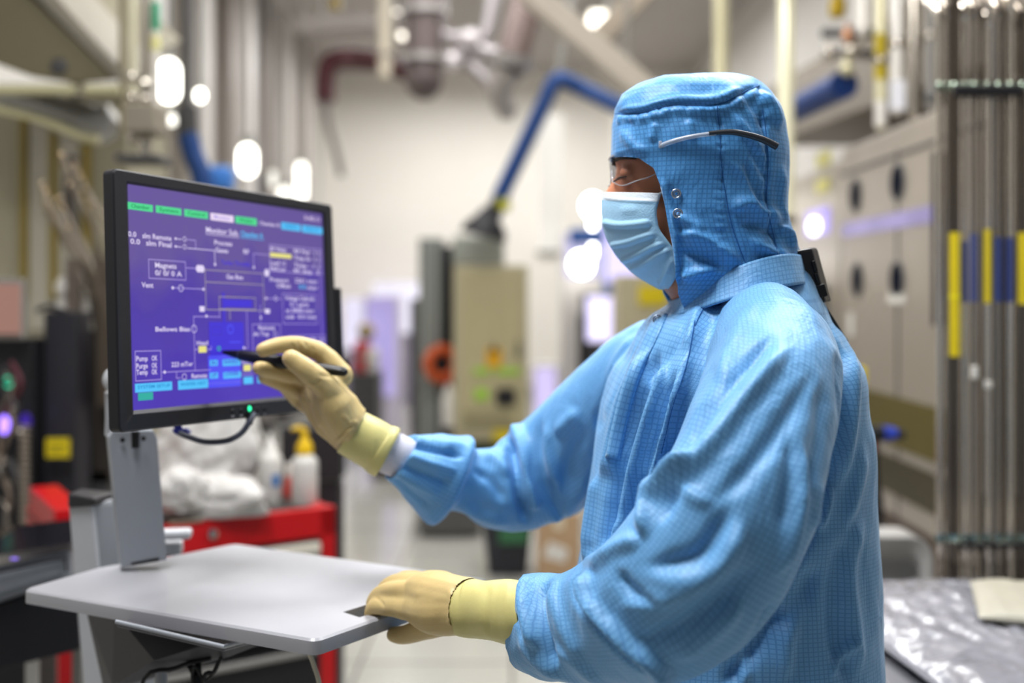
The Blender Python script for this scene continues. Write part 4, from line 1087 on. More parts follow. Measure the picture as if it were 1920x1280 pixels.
fill('window', ZB(755, 600), ZB(1050, 868), 2); text('teal', '0', ZB(835, 560), ZB(870, 558), 10)
for (x0, y0, x1, y1) in ((770, 640, 842, 688), (885, 635, 1045, 685), (770, 752, 845, 800), (890, 748, 1050, 795)): fill('cyan', ZB(x0, y0), ZB(x1, y1), 3)
for (s, x0, y, x1) in (('IN', 785, 680, 825), ('RAISED', 900, 672, 1030), ('UP', 785, 790, 830), ('LOWER', 905, 782, 1030)): text('blue', s, ZB(x0, y), ZB(x1, y-3), 7, 4)
line('lilac', [ZB(760, 850), ZB(1050, 832)]); text('white', 'Lift', ZB(1060, 668), ZB(1140, 662), 8); fill('yellow', ZB(1072, 680), ZB(1140, 735)); fill('cyan', ZB(1072, 790), ZB(1158, 848)); fill('cyan', ZB(1195, 785), ZB(1260, 840)); line('lilac', [ZB(1060, 768), ZB(1160, 762)])
fill('cyan', ZB(108, 850), ZB(440, 905)); fill('cyan', ZB(490, 822), ZB(760, 885)); fill('teal', ZB(135, 932), ZB(270, 990))
text('cyandark', 'SYSTEM SETUP', ZB(130, 895), ZB(420, 885), 6); text('cyandark', 'WAFER HIST', ZB(510, 870), ZB(740, 860), 6)
def multi(name, items, parent, smooth=None):
    me = bpy.data.meshes.new(name); vs = []; fs = []; mi = []
    for k, (b_, m_) in enumerate(items):
        n0 = len(vs); vs += [tuple(v) for v in b_.v]; fs += [tuple(n0+i for i in f) for f in b_.f]; mi += [k]*len(b_.f); me.materials.append(m_)
    me.from_pydata(vs, [], fs); me.polygons.foreach_set('material_index', mi)
    o = bpy.data.objects.new(name, me); C.objects.link(o)
    if parent is not None: o.parent = parent; o.location = -parent_world(parent)
    return o
multi('display_lettering', [(GB[k], GM[k]) for k in GB], screen)
# ---- chin buttons, led, icons
iconM = mat('icon_print', 'c9c9d0', .5)
def chin(px, py):
    o = V((0, 0, CZ)); dr = P(px, py, 1)-o; q = mc; t = (q-o).dot(mn)/dr.dot(mn); h = o+dr*t-q; return h.dot(mu), h.dot(mup)
for i, (x, y) in enumerate(((436, 772), (452, 770), (483, 768), (496, 766))):
    u, v = chin(x, y); mb = MB(); mb.lathe(mp(u, v, -.001), [(.0, 0), (.0035, 0), (.0035, .002), (.003, .0026), (0, .0026)], 14, mn); obj('chin_button', mb, blackD, monitor, 40)
mb = MB()
for i, (x, y) in enumerate(((436, 780), (452, 779), (483, 777), (496, 776))):
    u, v = chin(x, y)
    for dx in ((-.002, 0, .002) if i < 2 else (0,)): mb.add([mp(u+dx-.0007, v-.001, .0004), mp(u+dx+.0007, v-.001, .0004), mp(u+dx+.0007, v+.0012, .0004), mp(u+dx-.0007, v+.0012, .0004)], [(0, 1, 2, 3)])
    mb.add([mp(u-.0006, v+.0098, .0004), mp(u+.0006, v+.0098, .0004), mp(u, v+.0115, .0004)], [(0, 1, 2)])
obj('button_icon', mb, iconM, monitor)
u, v = chin(467, 772); mb = MB(); A = rr(u-.008, u+.008, v-.02, v+.013, .006); mb.add([mp(a, b_, .0006) for a, b_ in A], [tuple(range(len(A)))]); obj('power_recess', mb, blackD, monitor)
mb = MB(); mb.ell(mp(u, v+.005, .001), (.0028, .0028, .0042), 12, 8); obj('power_light', mb, emis('led_green', '2fe6a0', 2.5), monitor, 60)
# side reader on the right edge and its strap
mb = MB()
a = mp(MW/2+.001, -.03, -.006)
c4 = [mp(MW/2, -.115, .002), mp(MW/2+.016, -.115, .002), mp(MW/2+.016, .03, .002), mp(MW/2, .03, .002)]
mb.prism(c4, -mn*.026); obj('side_reader', mb, blackD, monitor, bev=.003)
mb = MB(); mb.tube([mp(MW/2+.010, -.09, .008), mp(MW/2+.014, -.105, .012), mp(MW/2+.012, -.128, .006)], [.003, .0032, .004], 8, 4); obj('reader_strap', mb, blackD, monitor, 60)
# video cable with a blue plug
cabM = mat('cable_grey', '4c4f5c', .5)
plugM = mat('plug_blue', '2a2f8a', .4)
mb = MB(); mb.tube([mp(chin(470, 776)[0], chin(470, 776)[1], .006), P(468, 790, 1.555), P(452, 812, 1.55), P(425, 826, 1.545), P(385, 828, 1.54), P(352, 818, 1.54), P(338, 812, 1.55)], .0042, 10, 6); cable = obj('video_cable', mb, cabM, monitor, 60)
mb = MB(); mb.prism([P(322, 805, 1.55), P(348, 804, 1.55), P(356, 812, 1.55), P(340, 820, 1.55), P(326, 812, 1.55)], (0, .012, 0)); mb.cyl(P(335, 806, 1.556), P(331, 790, 1.556), .006, 8); obj('cable_plug', mb, plugM, cable, bev=.001)

# ================================================================ MONITOR STAND / CART
TZ = 1.04
T = lambda x, y, z=TZ: PZ(x, y, z)
cart = thing('workstation_cart', 'grey workstation cart with tilted column, flat tray and keyboard shelf', 'cart', (-.55, 1.70, 0))
poly = [T(592, 1200), T(41, 1104), T(188, 1062), T(312, 1043), T(441, 1018), T(920, 1085)]
def chamfer_slab(poly, th, ch, hole=None):
    """tray slab with a small top chamfer"""
    n = len(poly); c = sum(poly, V())/n
    def inset(q, d):
        out = []
        for i in range(n):
            a, b_, e = q[i-1], q[i], q[(i+1) % n]
            d1 = (b_-a).normalized(); d2 = (e-b_).normalized()
            n1 = V((-d1.y, d1.x, 0)); n2 = V((-d2.y, d2.x, 0))
            if n1.dot(c-b_) < 0: n1 = -n1
            if n2.dot(c-b_) < 0: n2 = -n2
            m_ = (n1+n2).normalized(); out.append(b_+m_*d/max(m_.dot(n1), .3))
        return out
    def rnd(q, r, k=5):
        out = []
        for i in range(n):
            a, b_, e = q[i-1], q[i], q[(i+1) % n]
            p = b_+(a-b_).normalized()*min(r, (a-b_).length*.4); s_ = b_+(e-b_).normalized()*min(r, (e-b_).length*.4)
            for j in range(k+1): t = j/k; out.append(p*(1-t)**2+b_*2*t*(1-t)+s_*t*t)
        return out
    dz = V((0, 0, 1))
    L = [rnd(inset(poly, ch), .012), [p-dz*ch*.8 for p in rnd(inset(poly, ch*.15), .013)], [p-dz*ch*1.8 for p in rnd(poly, .014)], [p-dz*th for p in rnd(poly, .014)], [p-dz*(th+.002) for p in rnd(inset(poly, .006), .012)]]
    m_ = len(L[0]); mb = MB(); vs = [v for r in L for v in r]
    fs = [(i*m_+k, i*m_+(k+1) % m_, (i+1)*m_+(k+1) % m_, (i+1)*m_+k) for i in range(len(L)-1) for k in range(m_)]
    fs += [tuple(range(m_)), tuple((len(L)-1)*m_+k for k in range(m_))]
    return mb.add(vs, fs)
mb = chamfer_slab(poly, .0195, .0035)
tray = obj('tray', mb, mat('tray_coat', 'a6a6ab', .3, noise=.03, bump=.05, bscale=1200), cart)
# handle slot cut near the right hand edge
cutp = [T(643, 1147), T(674, 1157), T(815, 1113), T(790, 1101)]
cm = MB(); cm.prism([p+V((0, 0, .02)) for p in cutp], (0, 0, -.08)); cut = obj('cut', cm, None, cart)
md = tray.modifiers.new('b', 'BOOLEAN'); md.object = cut; md.operation = 'DIFFERENCE'; md.solver = 'EXACT'
bpy.context.view_layer.update()
me = bpy.data.meshes.new_from_object(tray.evaluated_get(bpy.context.evaluated_depsgraph_get())); tray.modifiers.clear(); tray.data = me
bpy.data.objects.remove(cut); me.shade_smooth(); me.set_sharp_from_angle(angle=math.radians(28))
# bracket plate that carries the monitor
colM = mat('aluminium_extrusion', '8e9298', .42, metal=.25, noise=.04)
mb = MB()
pl = [P(208, 1056, 1.60), P(308, 1048, 1.615), P(291, 818, 1.60), P(286, 806, 1.60), P(212, 808, 1.58), P(204, 820, 1.58)]
pl = [P(228, 1064, 1.60), P(313, 1050, 1.615), P(295, 822, 1.60), P(288, 806, 1.60), P(211, 808, 1.585), P(204, 820, 1.585)]
bk = [P(211, 1058, 1.66), P(300, 1044, 1.66), P(285, 820, 1.645), P(280, 806, 1.645), P(203, 806, 1.63), P(196, 818, 1.63)]
bk = [p+V((-.016, .03, 0)) for p in pl]
mb.add(pl+bk, [(0, 1, 2, 3, 4, 5), (11, 10, 9, 8, 7, 6)]+[(i, 6+i, 6+(i+1) % 6, (i+1) % 6) for i in range(6)])
plate = obj('monitor_bracket', mb, greyP, cart, bev=.002)
mb = MB()
for (x, y) in ((232, 824), (271, 821)):
    c = P(x, y, 1.59)+V((0, -.0035, 0)); mb.lathe(c, [(0, 0), (.0035, 0), (.0035, .002), (0, .002)], 12, (0, -1, 0))
obj('bracket_screw', mb, blackD, plate, 40)
mb = MB(); mb.prism([P(247, 840, 1.588), P(257, 840, 1.588), P(258, 809, 1.586), P(246, 809, 1.586)], (0, .008, 0)); obj('bracket_slot', mb, blackD, plate); mb = MB(); mb.prism([P(246, 1060, 1.602), P(298, 1051, 1.610), P(297, 1046, 1.610), P(246, 1055, 1.602)], (0, .006, 0)); obj('lower_slot', mb, blackD, plate)#, mb, blackD, plate)
# neck and pivot disc behind the display
mb = MB(); mb.tube([P(250, 812, 1.62), P(262, 760, 1.63), P(300, 700, 1.63), mp(-.02, 0, -.05)], [.022, .022, .025, .03], 14, 4); obj('neck', mb, greyP, cart, 60)
mb = MB(); mb.lathe(P(217, 712, 1.60), [(0, 0), (.014, 0), (.017, .003), (.017, .010), (.014, .013), (0, .013)], 28, (-.5, -.85, 0)); mb.tube([P(206, 735, 1.605), P(207, 780, 1.61), P(206, 815, 1.615)], .008, 8, 4); obj('pivot_disc', mb, greyL, cart, 50)
# column
def colq(x0, x1, y, d): return P(x0, y, d), P(x1, y, d)
zb = 0.12
def zat(y, d): return CZ-(y-HY)/F*d
D1 = 1.72
a0, a1 = P(128, 950, D1), P(172, 946, D1-.02); b0, b1 = P(155, 1280, D1), P(204, 1280, D1-.02)
ext = lambda a, b_, z: a+(b_-a)*((z-a.z)/(b_.z-a.z))
f0, f1 = ext(a0, b0, .1), ext(a1, b1, .1)
mb = MB(); dpt = V((.02, .05, 0)); mb.hexa([f0, f1, f1+dpt, f0+dpt, a0, a1, a1+dpt, a0+dpt]); obj('column_cover', mb, greyL, cart, bev=.003)
a2, b2 = P(213, 948, D1+.02), P(246, 1280, D1+.02); f2 = ext(a2, b2, .1)
mb = MB(); q1 = a1+V((.002, .004, 0)); r1 = f1+V((.002, .004, 0)); mb.hexa([r1, f2, f2+dpt, r1+dpt, q1, a2, a2+dpt, q1+dpt]); obj('column', mb, colM, cart, bev=.002)
mb = MB(); mb.hexa([P(126, 952, D1-.006), P(176, 948, D1-.03), P(222, 944, D1+.06), P(170, 944, D1+.09), P(127, 924, D1-.006), P(177, 934, D1-.03), P(218, 921, D1+.06), P(150, 915, D1+.09)]); obj('column_cap', mb, blackP, cart, bev=.004)
mb = MB(); mb.box(P(322, 1001, 1.80), (.065, .03, .016), rz=.15, bev=.005); mb.box(P(322, 1026, 1.82), (.035, .03, .022), rz=.15, bev=.004); obj('side_rail', mb, greyL, cart)
# dark support under the tray
mb = MB(); u0 = [P(158, 1132, 1.62), P(215, 1143, 1.50), P(430, 1195, 1.40), P(500, 1205, 1.45), P(330, 1105, 1.60)]
l0 = [P(196, 1300, 1.62), P(210, 1290, 1.52), P(285, 1238, 1.42), P(430, 1232, 1.45), P(330, 1210, 1.60)]
mb.add(u0+l0, [(0, 1, 2, 3, 4), (9, 8, 7, 6, 5)]+[(i, (i+1) % 5, 5+(i+1) % 5, 5+i) for i in range(5)]); obj('support_housing', mb, mat('dark_grey_coat', '3a383c', .5), cart, bev=.004)
mb = MB(); k0 = [P(218, 1166, 1.372), P(420, 1213, 1.34), P(468, 1200, 1.41), P(248, 1160, 1.44)]
mb.prism(k0, (0, 0, -.006)); kb = obj('keyboard_shelf', mb, mat('shelf_coat', '66646a', .35), cart, bev=.002)
mb = MB(); mb.tube([k0[0]+V((0, -.001, .001)), k0[1]+V((0, -.001, .001)), k0[2]+V((0, 0, .001))], .003, 8, 1); obj('shelf_lip', mb, greyP, kb, 50)
mb = MB(); cc = (k0[0]*.45+k0[1]*.25+k0[2]*.15+k0[3]*.15)+V((0, 0, .0005)); mb.prism([P(292, 1186, 1.375), P(352, 1199, 1.367), P(356, 1196, 1.376), P(296, 1183, 1.384)], (0, 0, .001)); obj('shelf_slot', mb, blackD, kb)
mb = MB(); mb.tube([P(302, 1236, 1.48), P(303, 1290, 1.48)], .006, 8); mb.tube([P(303, 1255, 1.48), P(301, 1330, 1.48)], .0085, 8); obj('gas_strut', mb, greyP, cart, 50)
for pts, r in (([P(345, 1236, 1.46), P(362, 1260, 1.45), P(372, 1310, 1.45)], .004), ([P(372, 1236, 1.46), P(374, 1300, 1.45)], .0045), ([P(415, 1232, 1.44), P(402, 1258, 1.44), P(378, 1300, 1.44)], .0028), ([P(395, 1234, 1.44), P(330, 1252, 1.44), P(262, 1300, 1.44)], .003), ([P(408, 1250, 1.44), P(385, 1275, 1.44), P(360, 1268, 1.44)], .0022)):
    mb = MB(); mb.tube(pts+[pts[-1]+V((0, .05, -.25)), V((pts[-1].x-.1, 1.72, .35))], r, 8, 5); obj('cable', mb, blackD, cart, 60)
mb = MB(); mb.tube([P(578, 1222, 1.36), P(588, 1245, 1.36), P(600, 1300, 1.36), P(590, 1420, 1.40), V((-.45, 1.65, .5))], .0032, 8, 6); obj('cable', mb, mat('cable_beige', 'c8c2b0', .5), cart, 60)
# wheeled base
cb = (f0+f2)/2; cb.z = .09
mb = MB(); mb.box(cb+V((.12, -.05, 0)), (.5, .42, .05), rz=.3, bev=.02); obj('base', mb, greyP, cart)
for sx in (-1, 1):
    for sy in (-1, 1):
        q = cb+Matrix.Rotation(.3, 3, 'Z') @ V((.12*0+sx*.21, sy*.17, -.03))+V((.12, -.05, 0)); q.z = .03
        mb = MB(); mb.lathe(q-V((.011, 0, 0)), [(0, 0), (.026, 0), (.03, .004), (.03, .018), (.026, .022), (0, .022)], 20, (1, 0, 0)); mb.box(q+V((0, 0, .03)), (.034, .02, .03)); obj('caster', mb, blackD, cart, 40)

# ================================================================ PEN
tip = P(414, 659, 1.535); end = P(650, 698, 1.475); ax = (end-tip); Lp = ax.length
pen = thing('stylus_pen', 'thick black stylus pen held against the purple screen', 'pen', tip)
mb = MB(); mb.lathe(tip, [(.0008, 0), (.0022, .004), (.0048, .018), (.0064, .03)], 20, ax); obj('pen_tip', mb, mat('pen_tip', '141416', .3), pen, 50)
mb = MB(); mb.lathe(tip, [(.0064, .03), (.0076, .034), (.0092, .065), (.0094, .10), (.0078, .135), (.0070, Lp-.012), (.0062, Lp-.003), (.0035, Lp)], 24, ax); obj('barrel', mb, mat('pen_barrel', '1b1b1f', .38), pen, 40)
mb = MB(); mb.lathe(tip, [(.0066, .0298), (.0079, .0335), (.0066, .0345)], 20, ax); obj('tip_ring', mb, mat('pen_ring', '4a4a4c', .3, metal=.6), pen, 50)
t_, u_, w_ = frame_of(ax); sd_ = V((.1, -1, .15)).normalized()
mb = MB(); mb.tube([tip+ax.normalized()*(Lp-.004)+sd_*.006, tip+ax.normalized()*(Lp-.012)+sd_*.0095, tip+ax.normalized()*(Lp-.045)+sd_*.0092], .0016, 8, 4); obj('clip', mb, mat('pen_tip', '141416', .3), pen, 60)

# ================================================================ RADIO behind the collar
radio = thing('shoulder_radio', 'black handheld device with side buttons clipped behind the blue collar', 'radio', P(1520, 555, 1.36))
def rq(px, py, d): return P(px, py, d)
body8 = [P(1490, 560, 1.33), P(1550, 568, 1.33), P(1560, 566, 1.39), P(1498, 558, 1.39), P(1490, 470, 1.33), P(1523, 464, 1.33), P(1532, 463, 1.39), P(1496, 468, 1.39)]
mb = MB(); mb.hexa(body8); obj('housing', mb, blackP, radio, bev=.004)
for (x, y, w_, h_) in ((1527, 499, .0045, .014), (1532, 521, .0045, .013), (1541, 545, .010, .016)):
    mb = MB(); mb.box(P(x, y, 1.327), (w_, .006, h_), M=Matrix.Rotation(-.28, 4, 'Y'), bev=.0012); obj('side_button', mb, blackD, radio)
mb = MB(); mb.tube([P(1530, 548, 1.36), P(1562, 600, 1.37), P(1588, 640, 1.40)], .0022, 6, 5); obj('radio_strap', mb, blackD, radio, 60)
# ================================================================ ROOM
XL, XR, YF, ZC = -2.7, 2.55, 15.0, 4.6
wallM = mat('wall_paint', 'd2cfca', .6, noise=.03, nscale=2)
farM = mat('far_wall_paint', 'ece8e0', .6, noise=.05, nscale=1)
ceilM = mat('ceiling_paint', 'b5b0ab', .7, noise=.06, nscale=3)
def floor_mat():
    m = bpy.data.materials.new('floor_tile'); m.use_nodes = True; nt = m.node_tree; b = nt.nodes['Principled BSDF']; L = nt.links.new
    tc = nt.nodes.new('ShaderNodeTexCoord'); br = nt.nodes.new('ShaderNodeTexBrick'); L(tc.outputs['Object'], br.inputs['Vector'])
    br.offset = 0; br.inputs['Scale'].default_value = 1; br.inputs['Brick Width'].default_value = .6; br.inputs['Row Height'].default_value = .6; br.inputs['Mortar Size'].default_value = .006
    br.inputs['Color1'].default_value = hexc('b9b8b2'); br.inputs['Color2'].default_value = hexc('b0afa8'); br.inputs['Mortar'].default_value = hexc('6f6e6a')
    n = nt.nodes.new('ShaderNodeTexNoise'); n.inputs['Scale'].default_value = 40; L(tc.outputs['Object'], n.inputs['Vector'])
    mr = nt.nodes.new('ShaderNodeMapRange'); mr.inputs['To Min'].default_value = .9; mr.inputs['To Max'].default_value = 1.06; L(n.outputs['Fac'], mr.inputs['Value'])
    mu = nt.nodes.new('ShaderNodeMixRGB'); mu.blend_type = 'MULTIPLY'; mu.inputs[0].default_value = 1; L(br.outputs['Color'], mu.inputs[1]); L(mr.outputs[0], mu.inputs[2])
    L(mu.outputs[0], b.inputs['Base Color']); b.inputs['Roughness'].default_value = .16; b.inputs['Specular IOR Level'].default_value = .55
    return m
def struct(name, mb, m):
    o = obj(name, mb, m); o['kind'] = 'structure'; return o
mb = MB(); mb.box((0, 6.4, -.05), (6.2, 17.6, .1)); struct('floor', mb, floor_mat())
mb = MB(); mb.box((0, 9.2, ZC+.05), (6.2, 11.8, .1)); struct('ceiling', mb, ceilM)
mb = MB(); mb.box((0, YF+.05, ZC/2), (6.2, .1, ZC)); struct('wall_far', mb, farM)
mb = MB(); mb.box((XL-.05, 8, ZC/2), (.1, 14, ZC)); struct('wall_left', mb, wallM)
mb = MB(); mb.box((XR+.05, 8, ZC/2), (.1, 14, ZC)); struct('wall_right', mb, wallM)
mb = MB(); mb.box((-.2, YF-.03, .08), (4.6, .04, .16)); struct('baseboard_far', mb, mat('baseboard', '8d8b88', .5))

def XY(px, X): return X*F/(px-CX)           # depth where a plane x = X crosses column px
GREY = mat('machine_grey', '8c8a86', .45, noise=.05, nscale=4)
GREYD = mat('machine_dark_grey', '4b4a4b', .45, noise=.08, nscale=6)
BLK = mat('machine_black', '1f1e22', .5, noise=.1)
WHT = mat('machine_white', 'd9d6d0', .4, noise=.04, nscale=4)
CHR = mat('polished_metal', 'cfc9bd', .16, metal=1, noise=.04)
CHR2 = mat('tube_metal', 'b3aca2', .2, metal=.92, noise=.05)
BEI = mat('beige_enamel', 'b9b196', .45, noise=.05, nscale=3)
OLV = mat('olive_duct', '716a54', .5, noise=.06, nscale=2)
YEL = mat('yellow_label', 'd6c21c', .5, noise=.08)
NAV = mat('navy_label', '34457f', .5, noise=.08)
GRN = mat('green_label', '9fc84a', .5, noise=.1)
ORG = mat('orange_plastic', 'c25a2c', .5, noise=.06)
RED = mat('red_enamel', 'b8151b', .32, noise=.05, nscale=6)
SST = mat('stainless_sheet', 'b9b1a8', .32, metal=.6, noise=.08, nscale=1.5)
def brick_lines(): pass
lampW = emis('lamp_white', 'fffdf4', 14); lampV = emis('lamp_violet', 'cdc6ff', 5); glowW = emis('glow_white', 'e9e4ff', 1.5); glowV = emis('glow_violet', '9a8ae0', 1.3)

# ---------------------------------------------------------------- stainless cabinets on the right
def panel_quad(X, px0, px1, z0, z1, off=.006):
    """four corners of a patch on the plane x = X facing the aisle"""
    d0, d1 = XY(px0, X), XY(px1, X)
    return [V((X-off, d0, z0)), V((X-off, d1, z0)), V((X-off, d1, z1)), V((X-off, d0, z1))]
def zpx(px, py, X): return CZ-(py-HY)/F*XY(px, X)
SX = 1.45
cab = thing('stainless_cabinet', 'tall brushed stainless cabinet with dark oval ports behind the row of tubes', 'cabinet', (SX, 3.7, 0))
mb = MB(); y0, y1 = 3.05, XY(1578, SX); mb.box((SX+.45, (y0+y1)/2, 1.045), (.9, y1-y0, 2.09), bev=.01); obj('body', mb, SST, cab)
mb = MB()
for px in (1683,): mb.prism(panel_quad(SX, px-1.5, px+1.5, .15, 2.0, .002), (.003, 0, 0))
mb.box((SX-.002, (y0+y1)/2, 1.98), (.006, y1-y0-.02, .012)); obj('panel_seam', mb, GREYD, cab)
for (px, py) in ((1605, 366), (1684, 341), (1608, 524), (1683, 524)):
    d = XY(px, SX); z = CZ-(py-HY)/F*d
    mb = MB(); mb.lathe(V((SX, d, z)), [(0, 0), (.074, 0), (.078, .003), (.070, .006), (.066, .003), (0, .003)], 24, (-1, 0, 0)); pt = obj('port', mb, GREY, cab, 40)
    mb = MB(); mb.lathe(V((SX-.003, d, z)), [(0, 0), (.065, 0), (.065, .003), (0, .003)], 24, (-1, 0, 0)); obj('port_window', mb, mat('port_dark', '161a28', .8, spec=.05), pt, 40)
mb = MB(); mb.prism(panel_quad(SX, 1667, 1698, zpx(1683, 569, SX), zpx(1683, 550, SX)), (.004, 0, 0)); obj('paper_label', mb, WHT, cab)
mb = MB(); mb.prism(panel_quad(SX, 1592, 1602, zpx(1597, 630, SX), zpx(1597, 585, SX)), (.004, 0, 0)); obj('paper_label', mb, WHT, cab)
for px in (1757, 1773):
    mb = MB(); mb.prism(panel_quad(SX, px-2.5, px+4, zpx(px, 610, SX), zpx(px, 285, SX), .014), (.012, 0, 0)); obj('door_handle', mb, BLK, cab)
mb = MB(); mb.prism(panel_quad(SX, 1580, 1752, 1.705, 1.765, .004), (.003, 0, 0)); obj('violet_reflection', mb, emis('reflection_violet', 'b9aee0', .75, .3, 3), cab)  # violet reflection on the steel, built as a glowing strip
mb = MB(); mb.prism(panel_quad(SX, 1580, 1772, .88, 1.07, .003), (.002, 0, 0)); obj('yellow_band', mb, mat('reflection_yellow', '6e6436', .4, metal=.5, noise=.2, nscale=3), cab)  # yellow reflection on the steel, given as a coloured band
mb = MB(); mb.prism(panel_quad(SX, 1580, 1772, .70, .84, .004), (.002, 0, 0)); obj('yellow_band', mb, mat('reflection_olive', '544e3a', .35, metal=.5, noise=.2, nscale=3), cab)  # darker olive part of the same reflection, also a coloured band
mb = MB(); mb.prism(panel_quad(SX, 1580, 1772, .30, .62, .004), (.002, 0, 0)); obj('brown_reflection', mb, mat('reflection_brown', '5c4f44', .35, metal=.6, noise=.2, nscale=3), cab)  # brownish reflection low on the steel, put into a panel's colour
# valve with blue handle
vl = thing('blue_valve', 'dark valve with a blue grip beside the blue coverall', 'valve', P(1655, 812, 3.0))
mb = MB(); mb.cyl(P(1632, 812, 3.0), P(1662, 812, 3.0), .022); mb.cyl(P(1676, 813, 3.0), P(1694, 815, 3.0), .014); mb.tube([P(1640, 815, 3.0), P(1642, 900, 3.0), P(1650, 1000, 3.0), P(1655, 1512, 3.0)], .012, 8, 3); obj('valve_body', mb, BLK, vl, 50)
mb = MB(); mb.cyl(P(1655, 812, 3.0), P(1680, 813, 3.0), .024, 16, .016); obj('grip', mb, mat('blue_grip', '2d49b8', .4), vl, 50)
mb = MB(); mb.box(P(1636, 838, 3.0), (.008, .02, .04)); obj('red_tag', mb, RED, vl)
yb = thing('yellow_knob', 'small yellow knob peeking out behind the coverall back', 'knob', P(1615, 706, 3.2)); mb = MB(); mb.lathe(P(1615, 706, 3.2), [(0, -.03), (.012, -.03), (.016, -.01), (.016, .02), (.010, .03), (0, .03)], 16); obj('cap', mb, YEL, yb, 50)
mb = MB(); mb.cyl(P(1615, 720, 3.2), P(1615, 1470, 3.2), .008); obj('stem', mb, CHR2, yb, 50)
# second cabinet further back
X2 = 1.62
cab2 = thing('stainless_cabinet', 'pale stainless cabinet with yellow stickers, half hidden behind the blue hood', 'cabinet', (X2, 5.6, 0))
mb = MB(); ya, yb_ = XY(1576, X2), XY(1440, X2); mb.box((X2+.4, (ya+yb_)/2, 1.06), (.8, yb_-ya, 2.12), bev=.01); obj('body', mb, mat('stainless_pale', 'b5aea4', .32, metal=.7, noise=.1, nscale=2), cab2)
for (a, b_, c, d) in ((1533, 1560, 312, 285), (1532, 1556, 360, 335)):
    mb = MB(); mb.prism(panel_quad(X2, a, b_, zpx(1545, c, X2), zpx(1545, d, X2), .008), (.004, 0, 0)); obj('yellow_sticker', mb, mat('pale_yellow', 'e2dc8a', .5), cab2)
mb = MB(); mb.prism(panel_quad(X2, 1514, 1556, zpx(1535, 440, X2), zpx(1535, 392, X2), .008), (.004, 0, 0)); sc2 = obj('status_panel', mb, glowV, cab2)
mb = MB(); mb.ell(V((X2-.02, XY(1533, X2), zpx(1533, 424, X2))), (.02, .075, .045)); obj('status_lamp', mb, emis('lamp_cool', 'f4f2ff', 5), sc2, 60)
mb = MB(); mb.prism(panel_quad(X2, 1540, 1552, .3, 1.5, .006), (.004, 0, 0)); obj('door_gap', mb, GREYD, cab2)

# ---------------------------------------------------------------- row of polished tubes, right
tubes = thing('tube_rack', 'rack frame with upper and lower clamp bars holding the polished tubes', 'rack', P(1850, 1004, 2.6))
TD = 2.45
mb = MB(); mb.box(P(1850, 166, TD+.065), (.235, .05, .035), bev=.004); mb.tube([P(1745, 182, TD+.35), P(1778, 172, TD+.08)], .014, 8); obj('upper_clamp_bar', mb, BLK, tubes); mb = MB(); mb.box(P(1852, 170, TD-.032), (.155, .012, .022), bev=.003); obj('front_clamp_strap', mb, BLK, tubes)
mb = MB(); mb.box(P(1855, 1020, TD+.065), (.235, .05, .025), bev=.004); obj('lower_clamp_bar', mb, BLK, tubes); mb = MB(); mb.box(P(1868, 1022, TD-.032), (.17, .012, .010), bev=.002); obj('front_clamp_strap', mb, BLK, tubes)
mb = MB()
mb.box(V((P(1840, 0, TD+.22).x, TD+.13, 1.3)), (.03, .05, 2.6))
obj('upright', mb, GREYD, tubes)
mb = MB(); mb.box(V((P(1900, 0, TD+.5).x, TD+.5, .45)), (.16, .04, .9)); obj('back_panel', mb, BLK, tubes)
TM3 = [mat('tube_bright', 'e0d8cc', .14, metal=.95, noise=.04), mat('tube_mid', 'a69e94', .2, metal=.92, noise=.05), mat('tube_dark', '70685f', .18, metal=.9, noise=.06)]  # light and dark metals alternate to imitate reflection contrast the surroundings don't give
random.seed(11)
TX = [(1762, 7, .1), (1777, 5, .02), (1791, 8.5, -.03), (1809, 6, 0), (1826, 6.5, -.02), (1840, 4.2, .03), (1852, 5, -.03), (1872, 6.5, 0), (1883.5, 3.4, .05), (1894, 6, -.02), (1905, 3.6, .03), (1918, 7.5, -.03), (1935, 8, .0)]
lab = {1791: (YEL, 436, 668, 9.5), 1809: (NAV, 452, 566, 5), 1826: (NAV, 438, 566, 6), 1852: (YEL, 430, 568, 6), 1872: (NAV, 445, 566, 6), 1894: (NAV, 445, 566, 6), 1918: (YEL, 436, 570, 8)}
lname = {1762: 'leftmost thin tube, bare metal, nearest the cabinet handles', 1777: 'bare polished tube just left of the long yellow label', 1791: 'polished tube with the long double yellow label', 1809: 'polished tube with short navy label, next after the long yellow one', 1826: 'polished tube with navy label, second navy from the long yellow label',
         1840: 'thin bare tube between the navy pair and the thin yellow label', 1852: 'thin polished tube with narrow short yellow label between navy labels', 1872: 'polished tube with navy label just right of the narrow yellow label', 1883.5: 'thin bare tube between the two rightmost navy labels', 1894: 'polished tube with the last navy label before the frame edge', 1905: 'thin bare tube between last navy label and edge yellow label', 1918: 'thick polished tube with yellow label at the frame edge', 1935: 'tube past the yellow labelled tube at the frame edge'}
